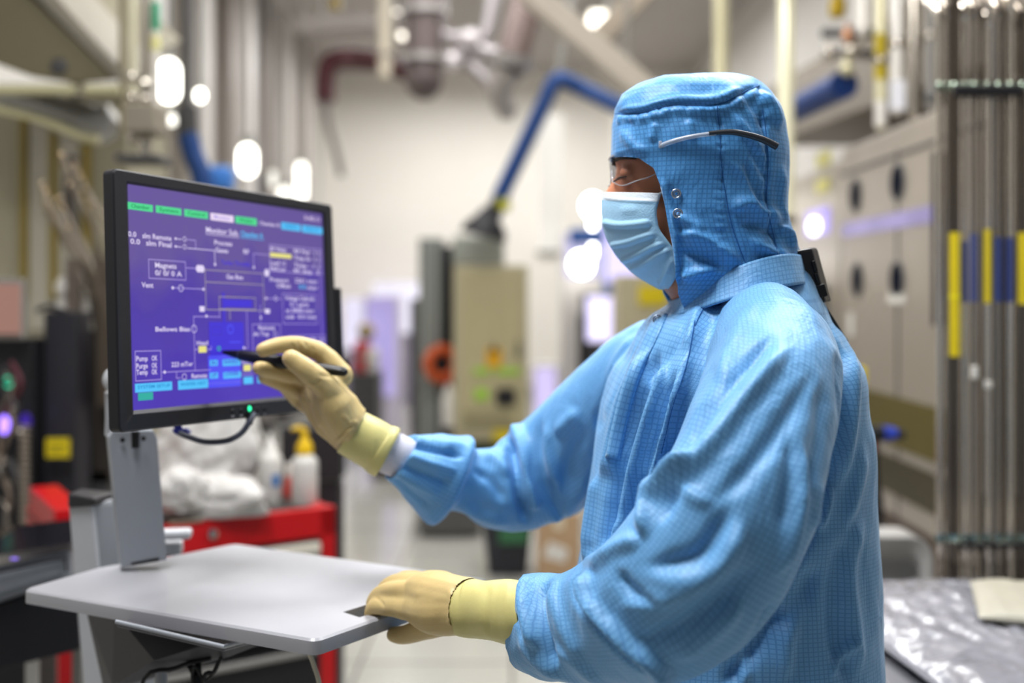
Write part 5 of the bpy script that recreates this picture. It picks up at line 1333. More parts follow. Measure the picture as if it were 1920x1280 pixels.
for (px, r, dd) in TX:
    dd *= .25
    if px == 1935: continue
    d = TD+dd; X = (px-CX)/F*d
    t = thing('steel_tube', lname[px], 'tube', V((X, d, 0)), 'polished steel tubes on the right')
    top = 2.02+random.random()*.06; R = r/F*TD*1.0
    mb = MB(); pts = [V((X, d, .02)), V((X, d, 1.0)), V((X, d, top))]
    s = -1
    pts2 = [V((X, d, .0)), V((X, d, .9)), V((X, d, top-.02)), V((X, d, top+.03)), V((X, d+.03, top+.09)), V((X, d+.1, top+.14)), V((X, d+.25, top+.4)), V((X, d+.5, 3.0))]
    mb.tube(pts2, R, 12, 4); obj('tube', mb, (TM3[TX.index((px, r, dd*4))%3] if (px, r, dd*4) in TX else TM3[int(px)%3]), t, 60)
    if px in lab:
        m_, a, b_, hw = lab[px]; mb = MB(); za, zb2 = CZ-(a-HY)/F*d, CZ-(b_-HY)/F*d
        mb.cyl(V((X, d, zb2)), V((X, d, za)), max(hw/F*d, R*1.04), 14); obj('label_sleeve', mb, m_, t, 40)
        if px == 1791:
            mb = MB(); zc = CZ-(556-HY)/F*d; mb.cyl(V((X, d, zc-.004)), V((X, d, zc+.004)), R*1.25, 14); obj('label_gap', mb, mat('yellow_bright', 'e8dc20', .5), t, 40)
    for yy, r2 in ((158, 1.2), (1004, 1.25)):
        mb = MB(); zc = CZ-(yy-HY)/F*d; mb.lathe(V((X, d, zc-.015)), [(0, 0), (R*r2*.9, .0), (R*r2, .004), (R*r2, .014), (R*r2*.8, .02), (0, .022)], 6 if yy == 1004 else 10)
        obj('clamp_nut', mb, mat('nut_metal', '9aa598', .2, metal=1), t, 40)
    if px in (1826, 1852):
        mb = MB(); zz = CZ-((697 if px == 1826 else 720)-HY)/F*d; mb.box(V((X-.004, d-R-.004, zz)), (.018, .008, .03 if px == 1826 else .018), bev=.003); obj('hang_tag', mb, WHT, t)

# ---------------------------------------------------------------- overhead pipe cluster right
def vpipe(name, label, px, d, y0, y1, rpx, m, extra=None, group='overhead pipes above the stainless cabinets'):
    a = P(px, y1, d); top = V((a.x, a.y, ZC-.02)); t = thing(name, label, 'pipe', V((a.x, d, a.z)), group); r = rpx/F*d
    mb = MB(); mb.tube([top, a], r, 16); mb.ell(a, (r, r, r*.9)); obj('pipe', mb, m, t, 50)
    mb = MB(); z = a.z+.25*(ZC-a.z)*.4; mb.lathe(V((a.x, d, z)), [(r, 0), (r*1.35, .005), (r*1.35, .03), (r, .035)], 16); obj('flange', mb, CHR2, t, 40)
    if extra:
        for (k, ya, yb2, mm) in extra:
            mb = MB(); mb.cyl(P(px, ya, d), P(px, yb2, d), r*1.06, 16); obj(k, mb, mm, t, 40)
    return t
pcream = mat('cream_pipe', 'e0dab8', .25, metal=.3, noise=.05); pwhite = mat('white_pipe', 'e6e2dc', .25, metal=.2, noise=.04)
vpipe('overhead_pipe', 'broad cream pipe directly above the hood', 1352, 6.0, 0, 320, 14, pcream)
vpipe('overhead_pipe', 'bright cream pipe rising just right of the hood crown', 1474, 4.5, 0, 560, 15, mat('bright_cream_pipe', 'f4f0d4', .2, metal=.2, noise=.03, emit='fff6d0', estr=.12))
vpipe('overhead_pipe', 'white pipe stub ending above the round valves', 1619, 4.4, 0, 58, 13, pwhite)
vpipe('overhead_pipe', 'cream pipe with yellow bands and rounded white end', 1652, 4.3, 0, 235, 11, pcream, [('yellow_band', 65, 150, mat('yellow_stripe', 'b8a41c', .45)), ('white_end', 190, 238, pwhite)])
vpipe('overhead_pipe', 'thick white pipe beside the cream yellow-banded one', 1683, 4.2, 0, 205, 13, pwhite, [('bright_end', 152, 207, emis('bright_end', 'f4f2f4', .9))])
vpipe('overhead_pipe', 'plain steel pipe third from the round valves', 1714, 4.0, 0, 215, 11, CHR2)
vpipe('overhead_pipe', 'dull grey pipe with long run behind the clamp bar', 1745, 3.9, 0, 200, 9, GREY)
vpipe('overhead_pipe', 'cream pipe descending just left of the tube row', 1786, 3.4, 0, 140, 8, pcream)
vvs = thing('valve_manifold', 'cluster of round chrome valves above the blue duct end', 'valve', P(1590, 90, 4.6))
mb = MB(); mb.tube([P(1545, 62, 4.8), P(1665, 62, 4.5)], .022, 10); mb.tube([P(1548, 100, 4.8), P(1640, 100, 4.5)], .018, 10); obj('crossbar', mb, GREYD, vvs, 50)
for (x, y, r, m_) in ((1590, 70, .028, mat('copper_valve', 'c89a7c', .25, metal=.9)), (1597, 97, .034, CHR), (1555, 103, .026, CHR2), (1626, 104, .024, CHR2), (1588, 130, .03, pcream)):
    mb = MB(); mb.ell(P(x, y, 4.55), (r, r, r*1.05)); mb.cyl(P(x, y, 4.55), P(x, y-22, 4.6), r*.5); obj('valve_ball', mb, m_, vvs, 60)
mb = MB(); mb.cyl(P(1570, 30, 4.6), P(1571, 0, 4.6), .035); mb.ell(P(1570, 18, 4.6), (.036, .036, .04)); mb.cyl(P(1571, 0, 4.6), V((P(1571, 0, 4.6).x, 4.6, ZC-.03)), .02); obj('yellow_tag', mb, mat('amber_valve', 'b5981c', .4), vvs, 50)
# sloped soffit over the stainless wall
mb = MB(); q = [V((1.78, 3.6, 2.3)), V((2.5, 3.6, 2.3)), V((2.5, 7.5, 2.5)), V((1.78, 7.5, 2.5)), V((1.78, 3.6, 2.5)), V((2.5, 3.6, 3.3)), V((2.5, 7.5, 3.3)), V((1.78, 7.5, 2.9))]
sof = thing('equipment_plenum', 'brown-grey sloped plenum box above the stainless cabinets', 'duct', (2, 5.5, 2.3)); mb.hexa(q); obj('casing', mb, mat('taupe_casing', '837a6e', .5, noise=.08, nscale=2), sof, bev=.01)
for yy in (4.0, 7.0):
    mb = MB(); mb.cyl(V((2.3, yy, 3.25)), V((2.3, yy, ZC)), .02); obj('hanger', mb, GREY, sof)

# ---------------------------------------------------------------- blue fume duct
blueD = mat('blue_duct', '1b427c', .55, noise=.08, nscale=8)
arm = thing('fume_duct', 'bent blue extraction duct standing on the grey tool behind the person', 'duct', P(935, 375, 7.5))
AD = 7.5
mb = MB(); mb.tube([P(936, 372, AD), P(975, 290, AD), P(1022, 190, AD), P(1034, 163, AD), P(1045, 150, AD), P(1062, 152, AD), P(1100, 170, AD), P(1172, 204, AD-.2), P(1300, 262, AD-.6)], .058, 18, 6); obj('lower_hose', mb, blueD, arm, 50)
mb = MB(); mb.tube([P(1300, 262, AD-.6), P(1400, 245, AD-1.4), P(1490, 205, AD-2.2), P(1540, 180, AD-2.6), P(1583, 158, AD-2.9)], .062, 18, 6); obj('upper_hose', mb, mat('blue_duct_deep', '173c7c', .5, noise=.1), arm, 50)
mb = MB(); mb.tube([P(948, 372, AD-.07), P(1050, 150, AD-.07)], .012, 8); obj('support_rod', mb, mat('navy_rod', '1c3a68', .4), arm, 50)
mb = MB(); mb.lathe(P(906, 442, AD), [(0, 0), (.17, 0), (.15, .06), (.09, .13), (.05, .2), (0, .22)], 20, (.25, 0, 1)); mb.tube([P(915, 420, AD), P(938, 372, AD)], [.07, .055], 14); obj('nozzle', mb, BLK, arm, 50)
mb = MB(); mb.cyl(P(938, 392, AD), P(944, 374, AD), .062); obj('yellow_collar', mb, mat('lime_collar', 'c6c43c', .5), arm, 50)
mb = MB(); mb.cyl(P(1045, 150, AD), V((P(1045, 150, AD).x+.3, AD, ZC)), .03); obj('hanger', mb, GREY, arm, 50)
arm2 = thing('fume_duct', 'short blue extraction duct hanging behind the top of the monitor', 'duct', P(360, 250, 5))
mb = MB(); mb.tube([P(352, 252, 5), P(362, 290, 5), P(378, 330, 5), P(384, 380, 5)], .05, 16, 4); obj('hose', mb, blueD, arm2, 50)
mb = MB(); mb.cyl(P(350, 200, 5), P(352, 255, 5), .05, 14); mb.cyl(P(350, 200, 5), V((P(350, 0, 5).x, 5, ZC)), .022); obj('collar', mb, GREYD, arm2, 50)
mb = MB(); mb.box(P(412, 335, 5.2), (.14, .1, .12), bev=.03); obj('pale_end', mb, mat('blue_bright', '4d86cf', .4), arm2)

# ---------------------------------------------------------------- centre machines
e = thing('electrical_cabinet', 'beige electrical cabinet with yellow warning and green labels', 'cabinet', P(922, 860, 7.6))
CD = 7.6
def bx(px0, px1, py0, py1, d, dep, m, nm, par, bev=.004):
    a = P(px0, py1, d); b_ = P(px1, py0, d); mb = MB(); mb.box(((a.x+b_.x)/2, d+dep/2, (a.z+b_.z)/2), (abs(b_.x-a.x), dep, abs(b_.z-a.z)), bev=bev); return obj(nm, mb, m, par)
bx(850, 990, 497, 826, CD, .5, BEI, 'housing', e, .01); dr_ = bx(864, 978, 508, 800, CD-.02, .02, mat('beige_door', 'b6ad8b', .4, noise=.05), 'door', e); bx(970, 975, 640, 670, CD-.05, .03, GREYD, 'door_handle', dr_)
w_ = bx(912, 940, 652, 688, CD-.03, .01, mat('amber_label', 'd8a41a', .5), 'warning_label', e, 0)
mb = MB(); mb.prism([P(918, 660, CD-.04), P(934, 660, CD-.04), P(926, 644, CD-.04)], (0, .01, 0)); obj('warning_triangle', mb, BLK, w_)
for q in ((888, 918, 690, 702), (930, 975, 690, 702), (890, 915, 728, 750)): bx(*q, CD-.03, .01, GRN, 'green_label', e, 0)
bx(930, 966, 728, 760, CD-.04, .02, BLK, 'isolator_switch', e); bx(868, 960, 770, 800, CD-.03, .012, mat('vent_beige', '989072', .5), 'vent_plate', e)
bx(862, 978, 826, 862, CD+.02, .4, mat('dark_green_base', '3c4430', .5), 'base', e); bx(925, 975, 808, 828, CD-.04, .04, YEL, 'yellow_strip', e)
for px in (870, 970): bx(px-5, px+5, 862, 933, CD+.05, .06, GREYD, 'leg', e)
tb = thing('process_tool', 'tall grey process tool frame with dark gap beside the beige cabinet', 'machine', P(820, 930, 7.9))
bx(785, 828, 446, 870, 7.9, .5, mat('tool_grey', '7e817e', .45, noise=.06), 'frame', tb, .01); bx(828, 850, 462, 880, 8.0, .4, BLK, 'dark_gap', tb, 0)
bx(848, 945, 442, 497, 7.8, .6, mat('tool_top', '9a9d96', .45), 'top_box', tb, .02); bx(790, 940, 870, 931, 8.1, .5, GREYD, 'plinth', tb); bx(770, 785, 560, 880, 7.95, .3, GREYD, 'side_rail', tb)
bx(793, 799, 455, 860, 7.87, .03, mat('tool_trim', 'a9aba6', .4), 'trim_strip', tb); bx(814, 819, 455, 860, 7.87, .03, mat('tool_trim', 'a9aba6', .4), 'trim_strip', tb)
hr_ = thing('hose_reel', 'orange hose reel mounted on the dark gap of the grey tool', 'hose reel', P(828, 682, 7.7))
mb = MB(); mb.torus(P(828, 682, 7.75), .105, .04, (.5, -1, 0), 28, 10); obj('hose', mb, ORG, hr_, 60); mb = MB(); mb.lathe(P(828, 682, 7.78), [(0, -.03), (.07, -.03), (.07, .03), (0, .03)], 18, (.5, -1, 0)); mb.box(P(832, 682, 7.9), (.05, .3, .05)); obj('drum', mb, BLK, hr_, 50)
wb = thing('white_drum', 'small white bottle on the ledge under the orange reel', 'bottle', P(842, 800, 7.6)); mb = MB(); mb.lathe(P(842, 800, 7.7), [(0, 0), (.05, 0), (.05, .22), (.03, .27), (.02, .31), (0, .31)], 16); obj('shell', mb, WHT, wb, 50)
mb = MB(); mb.lathe(P(842, 718, 7.7), [(0, 0), (.024, 0), (.024, .03), (0, .03)], 12); obj('cap', mb, mat('cap_red', 'a63a30', .5), wb, 50)
lg = thing('bottle_ledge', 'grey ledge bracket under the small white bottle', 'shelf', P(842, 803, 7.6)); mb = MB(); mb.box(P(842, 803, 7.75), (.14, .3, .02)); mb.box(P(842, 870, 7.86), (.05, .05, .52)); obj('plate', mb, GREYD, lg)
# violet lit tools at the end of the aisle
def screen_tool(name, label, q, d, m, par=None, body=None, dep=.4):
    t = thing(name, label, 'machine', P((q[0]+q[1])/2, HY+CZ*F/d, d))
    zt = q[2]; bx(q[0]-6, q[1]+6, q[2]-6, HY+CZ*F/d, d, dep, body or WHT, 'housing', t, .01); s = bx(q[0], q[1], q[2], q[3], d-.02, .02, m, 'lit_window', t, 0); return t, s
screen_tool('process_tool', 'white tool with bright violet window left of the grey tool frame', (688, 740, 560, 742), 11, emis('win_violet', 'c0b4ea', .95, .3, 2), body=mat('tool_lilac', 'c9c3d4', .4))
screen_tool('process_tool', 'white tool with lilac lit window right of the beige cabinet', (1003, 1042, 690, 790), 10.5, emis('win_lilac', 'd8ccf6', 1.1, .2, 2), body=mat('tool_offwhite', 'cfccc8', .4))
t, s = screen_tool('process_tool', 'tall pale tool whose round lamps glow beside the face mask', (1060, 1125, 440, 520), 9.5, emis('win_w1', 'd9d4f6', 1.0, .2, 2), body=mat('tool_white2', 'd6d2d0', .4))
mb = MB(); mb.ell(P(1090, 495, 9.2), (.095, .05, .105)); obj('round_lamp', mb, lampW, s, 60)
mb = MB(); mb.ell(P(1111, 386, 9.2), (.085, .05, .095)); mb.cyl(P(1111, 388, 9.25), P(1111, 480, 9.45), .02); obj('round_lamp', mb, lampW, s, 60)
t, s = screen_tool('process_tool', 'violet glowing tool directly behind the surgical mask', (1135, 1200, 390, 530), 10.2, emis('win_v2', 'd9d0ff', 1.5, .15, 2), body=mat('tool_blue', '5f83c4', .4))
bx(1068, 1130, 428, 458, 8.8, .1, mat('blue_cloth_part', '3f6ab4', .5), 'blue_bracket', t, .02)
t, s = screen_tool('process_tool', 'dark tool with white lit screen below the mask', (1100, 1160, 555, 640), 8.5, emis('win_v3', 'e4ddff', 1.6, .15, 2), body=GREYD)
bx(1085, 1100, 590, 700, 8.3, .1, BLK, 'dark_column', t)
t = thing('equipment_box', 'beige equipment box with a yellow label below the chin', 'machine', P(1200, HY+CZ*F/7, 7))
bx(1160, 1262, 515, 760, 7, .5, BEI, 'housing', t, .01); bx(1198, 1250, 535, 572, 6.98, .02, YEL, 'yellow_label', t, 0); bx(1165, 1250, 760, 960, 7.1, .4, GREYD, 'stand', t)
# tool trolley left of centre
t = thing('supply_trolley', 'distant trolley stacked with red and white supplies beside the monitor edge', 'trolley', P(680, HY+CZ*F/9, 9))
bx(655, 708, 700, 800, 9, .4, GREYD, 'frame', t); bx(658, 704, 800, 808, 9, .4, GREY, 'shelf', t)
for px in (660, 702): bx(px-3, px+3, 800, HY+CZ*F/9-2, 9.05, .05, GREYD, 'leg', t)
for nm, lb, q, m_ in (('supply_box', 'red carton on the distant trolley', (664, 688, 640, 698), RED), ('supply_box', 'white carton leaning on the red one on the trolley', (684, 704, 655, 698), WHT), ('supply_bag', 'tan bag on top of the trolley cartons', (668, 698, 606, 638), mat('tan_bag', 'a89468', .7))):
    o = thing(nm, lb, 'box', P((q[0]+q[1])/2, q[3], 9.1)); bx(*q, 9.1, .25, m_, 'carton', o, .02 if 'bag' not in nm else .06)
    bx(q[0]+4, q[1]-4, (q[2]+q[3])/2-4, (q[2]+q[3])/2+4, 9.085, .02, GREY, 'tape_strip', o, 0)
# bin, boxes, crate on the floor
def floorbox(name, label, cat, q, m, **k):
    d = CZ*F/(q[3]-HY); t = thing(name, label, cat, P((q[0]+q[1])/2, q[3], d)); return t, d
t, d = floorbox('waste_bin', 'dark waste bin with green liner on the floor', 'bin', (905, 1000, 985, 1082), None)
mb = MB(); a = P(952, 1082, d); mb.add([a+V((s1*w2, s2*w2+.13, z)) for z, w2 in ((.005, .10), (.34, .135)) for s1, s2 in ((-1, -1), (1, -1), (1, 1), (-1, 1))], [(0, 1, 2, 3), (0, 1, 5, 4), (1, 2, 6, 5), (2, 3, 7, 6), (3, 0, 4, 7)]); obj('bucket', mb, mat('bin_dark', '33343a', .5), t, bev=.01)
mb = MB(); mb.add([a+V((s1*.128, s2*.128+.13, z)) for z in (.28, .345) for s1, s2 in ((-1, -1), (1, -1), (1, 1), (-1, 1))], [(0, 1, 2, 3), (0, 1, 5, 4), (1, 2, 6, 5), (2, 3, 7, 6), (3, 0, 4, 7)]); mb.box(a+V((.03, -.012, .24)), (.15, .01, .13), bev=.004); obj('green_liner', mb, mat('liner_green', '3c6e4c', .6), t)
mb = MB(); mb.box(a+V((0, .13-.135, .345)), (.28, .012, .02)); mb.box(a+V((0, .13+.135, .345)), (.28, .012, .02)); mb.box(a+V((-.135, .13, .345)), (.012, .28, .02)); mb.box(a+V((.135, .13, .345)), (.012, .28, .02)); obj('rim', mb, BLK, t, bev=.003)
card = mat('cardboard', 'b79b7c', .8, noise=.1, nscale=8)
t, d = floorbox('cardboard_box', 'tan cardboard box on the floor right of the bin', 'box', (1003, 1090, 985, 1090), None); a = P(1048, 1090, d)
mb = MB(); mb.box(a+V((0, .15, .17)), (.22, .26, .34), bev=.004); obj('carton', mb, card, t); mb = MB(); mb.box(a+V((0, .15, .342)), (.05, .262, .003)); mb.box(a+V((0, .018, .30)), (.05, .003, .08)); obj('packing_tape', mb, mat('tape_pale', 'd8ccb4', .3), t)
mb = MB(); mb.prism([a+V((-.08, .017, .12)), a+V((.03, .017, .09)), a+V((.05, .017, .16)), a+V((-.05, .017, .2))], (0, .002, 0)); obj('shipping_label', mb, WHT, t)
t, d = floorbox('storage_crate', 'dark grey crate on the floor in the aisle', 'crate', (782, 900, 945, 1010), None); a = P(842, 1005, d)
mb = MB(); mb.box(a+V((0, .2, .12)), (.36, .36, .24), bev=.015); obj('crate_body', mb, mat('crate_grey', '5d5c5a', .5), t); mb = MB(); mb.box(a+V((0, .2, .245)), (.38, .38, .02), bev=.006); obj('lid', mb, mat('crate_lid', '75746f', .5), t)
t, d = floorbox('storage_crate', 'low dark crate against the tool plinth, far down the aisle', 'crate', (700, 780, 830, 900), None); a = P(740, 905, d)
mb = MB(); mb.box(a+V((0, .2, .1)), (.36, .3, .2), bev=.015); obj('crate_body', mb, mat('crate_brown', '4c4644', .5), t); mb = MB(); mb.box(a+V((0, .2, .205)), (.38, .32, .02), bev=.006); obj('lid', mb, GREYD, t)

# ---------------------------------------------------------------- ceiling ducts, hoses, beams
mar = mat('maroon_pipe', '4f2328', .4, noise=.1)
t = thing('maroon_pipe', 'dark maroon elbow pipe below the ceiling', 'pipe', P(640, 110, 9))
mb = MB(); mb.tube([P(610, 190, 9), P(610, 150, 9), P(618, 120, 9), P(645, 108, 9), P(700, 112, 9), P(800, 118, 9), V((P(800, 118, 9).x+.1, 9.4, ZC))], .085, 16, 6); obj('pipe', mb, mar, t, 50)
mb = MB(); mb.cyl(P(646, 109, 9), P(660, 110, 9), .092); obj('coupling', mb, mat('maroon_light', '6b4648', .4), t, 50)
mb = MB(); mb.tube([P(610, 190, 9), P(618, 240, 9), P(632, 290, 9), P(640, 330, 9)], .03, 10, 4); obj('drop_hose', mb, mat('hose_grey', '86807e', .5), t, 50)
t = thing('exhaust_duct', 'thick grey vertical duct with rounded end hanging from the ceiling', 'duct', P(795, 180, 7.5))
def vd(px, y, d): return P(px, y, d)
mb = MB(); top = V((P(795, 0, 7.5).x, 7.5, ZC)); mb.tube([top, P(795, 150, 7.5)], .135, 24); mb.ell(P(795, 150, 7.5), (.135, .135, .14), 24, 12); obj('duct', mb, mat('duct_mauve_grey', '6f6564', .4, metal=.4, noise=.1), t, 50)
for y in (30, 120):
    mb = MB(); mb.lathe(P(795, y, 7.5), [(.135, 0), (.17, .005), (.17, .05), (.135, .055)], 24); obj('flange', mb, mat('flange_grey', 'aaa6a4', .35, metal=.5), t, 50)
t = thing('exhaust_duct', 'tilted grey duct branch right of the hanging round duct', 'duct', P(960, 100, 7.5))
mb = MB(); mb.tube([P(1010, -60, 7.5), P(985, 20, 7.5), P(962, 105, 7.5)], .12, 20, 3); obj('duct', mb, mat('duct_mauve_grey2', '80716e', .4, metal=.4, noise=.1), t, 50)
mb = MB(); mb.cyl(P(960, 108, 7.5), P(956, 130, 7.5), .17, 20, .15); obj('flange', mb, mat('flange_grey', 'aaa6a4'), t, 50); mb = MB(); mb.cyl(V((P(1010, -60, 7.5).x, 7.5, ZC-.02)), P(1010, -60, 7.5), .12, 20); obj('flange', mb, mat('flange_grey', 'aaa6a4'), t, 50)
mb = MB(); mb.tube([P(955, 125, 7.5), P(935, 170, 7.6), P(955, 215, 7.7)], [.12, .09, .07], 14, 5); obj('reducer', mb, mat('reducer_pale', 'b4aeaa', .35), t, 50)
t = thing('junction_pipework', 'tangle of small silver pipes between the two hanging ducts', 'pipe', P(860, 80, 8))
mb = MB(); mb.tube([P(800, 60, 8), P(870, 70, 8), P(920, 40, 8), V((P(930, 0, 8).x, 8, ZC))], .05, 12, 5); mb.tube([P(840, 120, 8), P(885, 95, 8), P(930, 100, 8)], .06, 12, 5); mb.tube([P(880, 120, 8), P(920, 160, 8), P(940, 200, 8), P(965, 215, 8)], .045, 12, 5); obj('pipe', mb, mat('silver_grey', 'b4aeb0', .3, metal=.6), t, 50)
for (x, y, r) in ((845, 115, .07), (880, 72, .075), (940, 200, .06)):
    mb = MB(); mb.ell(P(x, y, 7.9), (r*1.1, r, r)); obj('elbow_cap', mb, mat('cap_pale', 'e2dcde', .2, metal=.3, emit='ffffff', estr=.02), t, 60)
def beam(name, label, pts, w, h, m, cat='beam'):
    t = thing(name, label, cat, pts[0]); a, b_ = pts; d = (b_-a); L = d.length; q = d.to_track_quat('X', 'Z').to_matrix().to_4x4(); mb = MB(); mb.box((a+b_)/2, (L, w, h), M=q, bev=.01); obj('rail', mb, m, t)
    for f in (.2, .8):
        mb = MB(); c = a+d*f; mb.box(V((c.x, c.y, (c.z+ZC)/2)), (.03, .03, max(ZC-c.z, .05))); obj('hanger', mb, GREY, t)
    return t
crm = mat('cream_beam', 'c9c0b4', .5, noise=.05)
beam('cable_tray', 'wide cream diagonal tray crossing above the blue duct', [P(985, -20, 6.5), P(1225, 185, 6.5)], .2, .14, crm)
beam('cable_tray', 'taupe diagonal tray sloping the other way near the ceiling', [P(1225, -30, 7.2), P(1120, 75, 7.2)], .16, .14, mat('taupe_beam', '9d9284', .5))
beam('cable_tray', 'pale horizontal tray near the ceiling at far left of the aisle', [P(560, 50, 9), P(780, 42, 9)], .2, .12, mat('pale_beam', 'aca6a2', .5))
vpipe('hanging_pipe', 'pale vertical pipe in front of the maroon elbow', 722, 8.5, 0, 140, 13, mat('cream_grey_pipe', 'cfc6b4', .4), group='pipes hanging over the aisle')
t = thing('sensor_box', 'small yellow sensor box at the ceiling beside the pale tray', 'sensor', P(628, 8, 9)); mb = MB(); mb.box(P(628, 6, 9), (.09, .08, .09), bev=.01); obj('shell', mb, mat('amber_box', 'a8903c', .5), t); mb = MB(); mb.box(V((P(628, 0, 9).x, 9, (P(628, 0, 9).z+ZC)/2)), (.02, .02, ZC-P(628, 0, 9).z)); obj('hanger', mb, GREY, t)
# far end doorway shapes
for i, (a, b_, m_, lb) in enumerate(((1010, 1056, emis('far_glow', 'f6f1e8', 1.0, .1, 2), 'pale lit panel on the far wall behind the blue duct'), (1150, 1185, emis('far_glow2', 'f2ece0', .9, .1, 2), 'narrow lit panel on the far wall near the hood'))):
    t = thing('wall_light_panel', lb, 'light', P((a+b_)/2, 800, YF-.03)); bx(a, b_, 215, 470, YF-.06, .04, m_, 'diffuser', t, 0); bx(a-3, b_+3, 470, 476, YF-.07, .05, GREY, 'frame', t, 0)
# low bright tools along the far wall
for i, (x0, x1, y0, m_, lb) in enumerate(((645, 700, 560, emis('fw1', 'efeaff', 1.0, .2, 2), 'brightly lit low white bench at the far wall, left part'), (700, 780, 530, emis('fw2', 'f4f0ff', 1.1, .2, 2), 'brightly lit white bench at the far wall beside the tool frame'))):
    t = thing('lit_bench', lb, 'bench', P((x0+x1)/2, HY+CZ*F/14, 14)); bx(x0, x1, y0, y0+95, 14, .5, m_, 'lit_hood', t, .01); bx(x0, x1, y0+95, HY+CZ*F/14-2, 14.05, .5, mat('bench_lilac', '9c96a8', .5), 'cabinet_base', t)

# ---------------------------------------------------------------- left wall: ribs, bright reflections
ribs = [(300, .07, 'c6c2be'), (345, .05, '8d867c'), (385, .10, 'd0ccc8'), (432, .06, '918a84'), (468, .09, 'd4d0cd'), (505, .05, 'a39c97'), (540, .08, 'cfcac6'), (578, .07, 'b8b2ad')]
rn = ['pale rib left of the tall lamps', 'olive-grey slim rib by the small round lamp', 'broad off-white rib between lamps', 'grey rib above the blue bracket', 'broad white rib above the oval lamp', 'slim grey rib right of the oval lamp', 'white rib nearer the maroon elbow', 'last grey rib before the far wall']  # the lamps named here are glowing tubes standing in for reflections
for (px, w2, c), nm in zip(ribs, rn):
    d = XY(px, XL+.15); t = thing('rib_column', nm+' on the left wall', 'column', V((XL+.1, d, 0)), 'ribs along the left wall')
    mb = MB(); mb.box((XL+.09, d, ZC/2), (.18, w2*d/3.2, ZC), bev=.01); obj('profile', mb, mat('rib_'+c, c, .45, noise=.04), t)
    mb = MB(); mb.box((XL+.09, d, .07), (.2, w2*d/3.2+.03, .14)); obj('foot', mb, GREYD, t)
def lamp(px, y0, y1, d, w, lb, s=14):  # glowing tubes stand in for fluorescent reflections on the verticals
    a = P(px, y1, d); b_ = P(px, y0, d); t = thing('tube_reflection', lb, 'lamp', V((a.x, a.y, a.z))); r = w/F*d
    mb = MB(); mb.tube([a+V((0, 0, r)), b_-V((0, 0, r))], r, 14); mb.ell(a+V((0, 0, r)), (r, r, r)); mb.ell(b_-V((0, 0, r)), (r, r, r)); obj('glow_tube', mb, emis('lamp_'+str(px), 'fffdf2', s), t, 60)
    mb = MB(); mb.cyl(b_, b_+V((0, 0, .06)), r*.7); mb.tube([b_+V((0, 0, .05)), b_+V((0, .0, .3)), V((b_.x, b_.y, ZC))], .012, 8); obj('holder', mb, GREY, t, 50); return t
lamp(317, 112, 192, 5.2, 19, 'largest bright tube lamp at upper left', 7); lamp(322, 215, 235, 5.25, 10, 'small glow just below the largest tube lamp', 3)
lamp(375, 168, 190, 6, 8, 'small round bright lamp right of the largest one', 8); lamp(464, 272, 330, 7, 16, 'oval bright lamp above the monitor top edge', 7)
lamp(565, 305, 375, 9, 9, 'slim bright lamp above the monitor right corner', 4); lamp(534, 350, 385, 8.5, 12, 'low glow lamp at the monitor top edge', 2.5); lamp(512, 320, 350, 8.5, 6, 'faint slim lamp between two brighter ones', 1.5)
t = thing('wall_bracket', 'dark slim bracket beside the oval lamp at the monitor top', 'bracket', P(487, 350, 7)); bx(482, 493, 325, 380, 7, .08, GREYD, 'plate', t); mb = MB(); mb.tube([P(487, 330, 7.04), V((P(487, 0, 7).x, 7.04, ZC))], .01, 6); obj('rod', mb, GREYD, t)

# ---------------------------------------------------------------- left near equipment
t = thing('equipment_wall', 'beige panelled equipment wall with ochre edge strips', 'cabinet', P(110, 900, 4.5))  # panelled equipment wall, built as a free-standing box
mb = MB(); a0_, a1_ = P(-60, 0, 4.3).x, P(232, 0, 4.3).x; mb.box(((a0_+a1_)/2, 4.6, 1.16), (a1_-a0_, .5, 2.32), bev=.01); obj('panel', mb, mat('khaki_panel', 'aaa48f', .5, noise=.05, nscale=2), t)
och = mat('ochre_strip', '8d7c3a', .5, noise=.05)
for px in (42, 98, 158): bx(px-7, px+7, 190, 560, 4.32, .03, och, 'edge_strip', t, .005)
for px in (75, 130): bx(px-22, px+20, 190, 620, 4.33, .02, mat('pale_panel', 'b5b0a2', .45, noise=.04), 'inset_panel', t, .005)
t = thing('overhead_duct', 'large olive duct slanting overhead at the upper left corner', 'duct', P(60, 60, 3.5))
mb = MB(); A_ = [P(-140, -60, 3.2), P(62, 0, 3.3), P(222, 148, 4.2), P(226, 152, 4.25), P(120, 152, 4.2), P(-60, 80, 3.3)]
mb.prism([P(-160, -80, 3.6), P(40, -20, 3.6), P(224, 150, 3.6), P(140, 158, 3.6), P(60, 145, 3.6), P(-160, 65, 3.6)], (0, .7, .3)); obj('duct', mb, OLV, t, bev=.01)
mb = MB(); mb.prism([P(35, -40, 3.58), P(75, -40, 3.58), P(236, 140, 3.58), P(224, 152, 3.58)], (0, .3, .1)); obj('flange', mb, mat('pale_flange', '8a8477', .5), t)
mb = MB(); mb.ell(P(110, 125, 3.6), (.03, .01, .03)); obj('rivet_plate', mb, GREYD, t, 60)
t = thing('horizontal_rail', 'pale horizontal pipe under the olive duct', 'pipe', P(100, 168, 3.5)); mb = MB(); mb.tube([P(-80, 168, 3.55), P(225, 170, 3.55)], .017, 14); obj('pipe', mb, mat('cream_rail', 'd2cda8', .3, metal=.4), t, 50)
mb = MB(); mb.cyl(P(150, 169, 3.55), P(160, 169, 3.55), .024); obj('coupling', mb, CHR2, t, 50)
t = thing('curved_duct', 'grey curved duct below the pale rail with a shiny lower edge', 'duct', P(140, 220, 3.8))
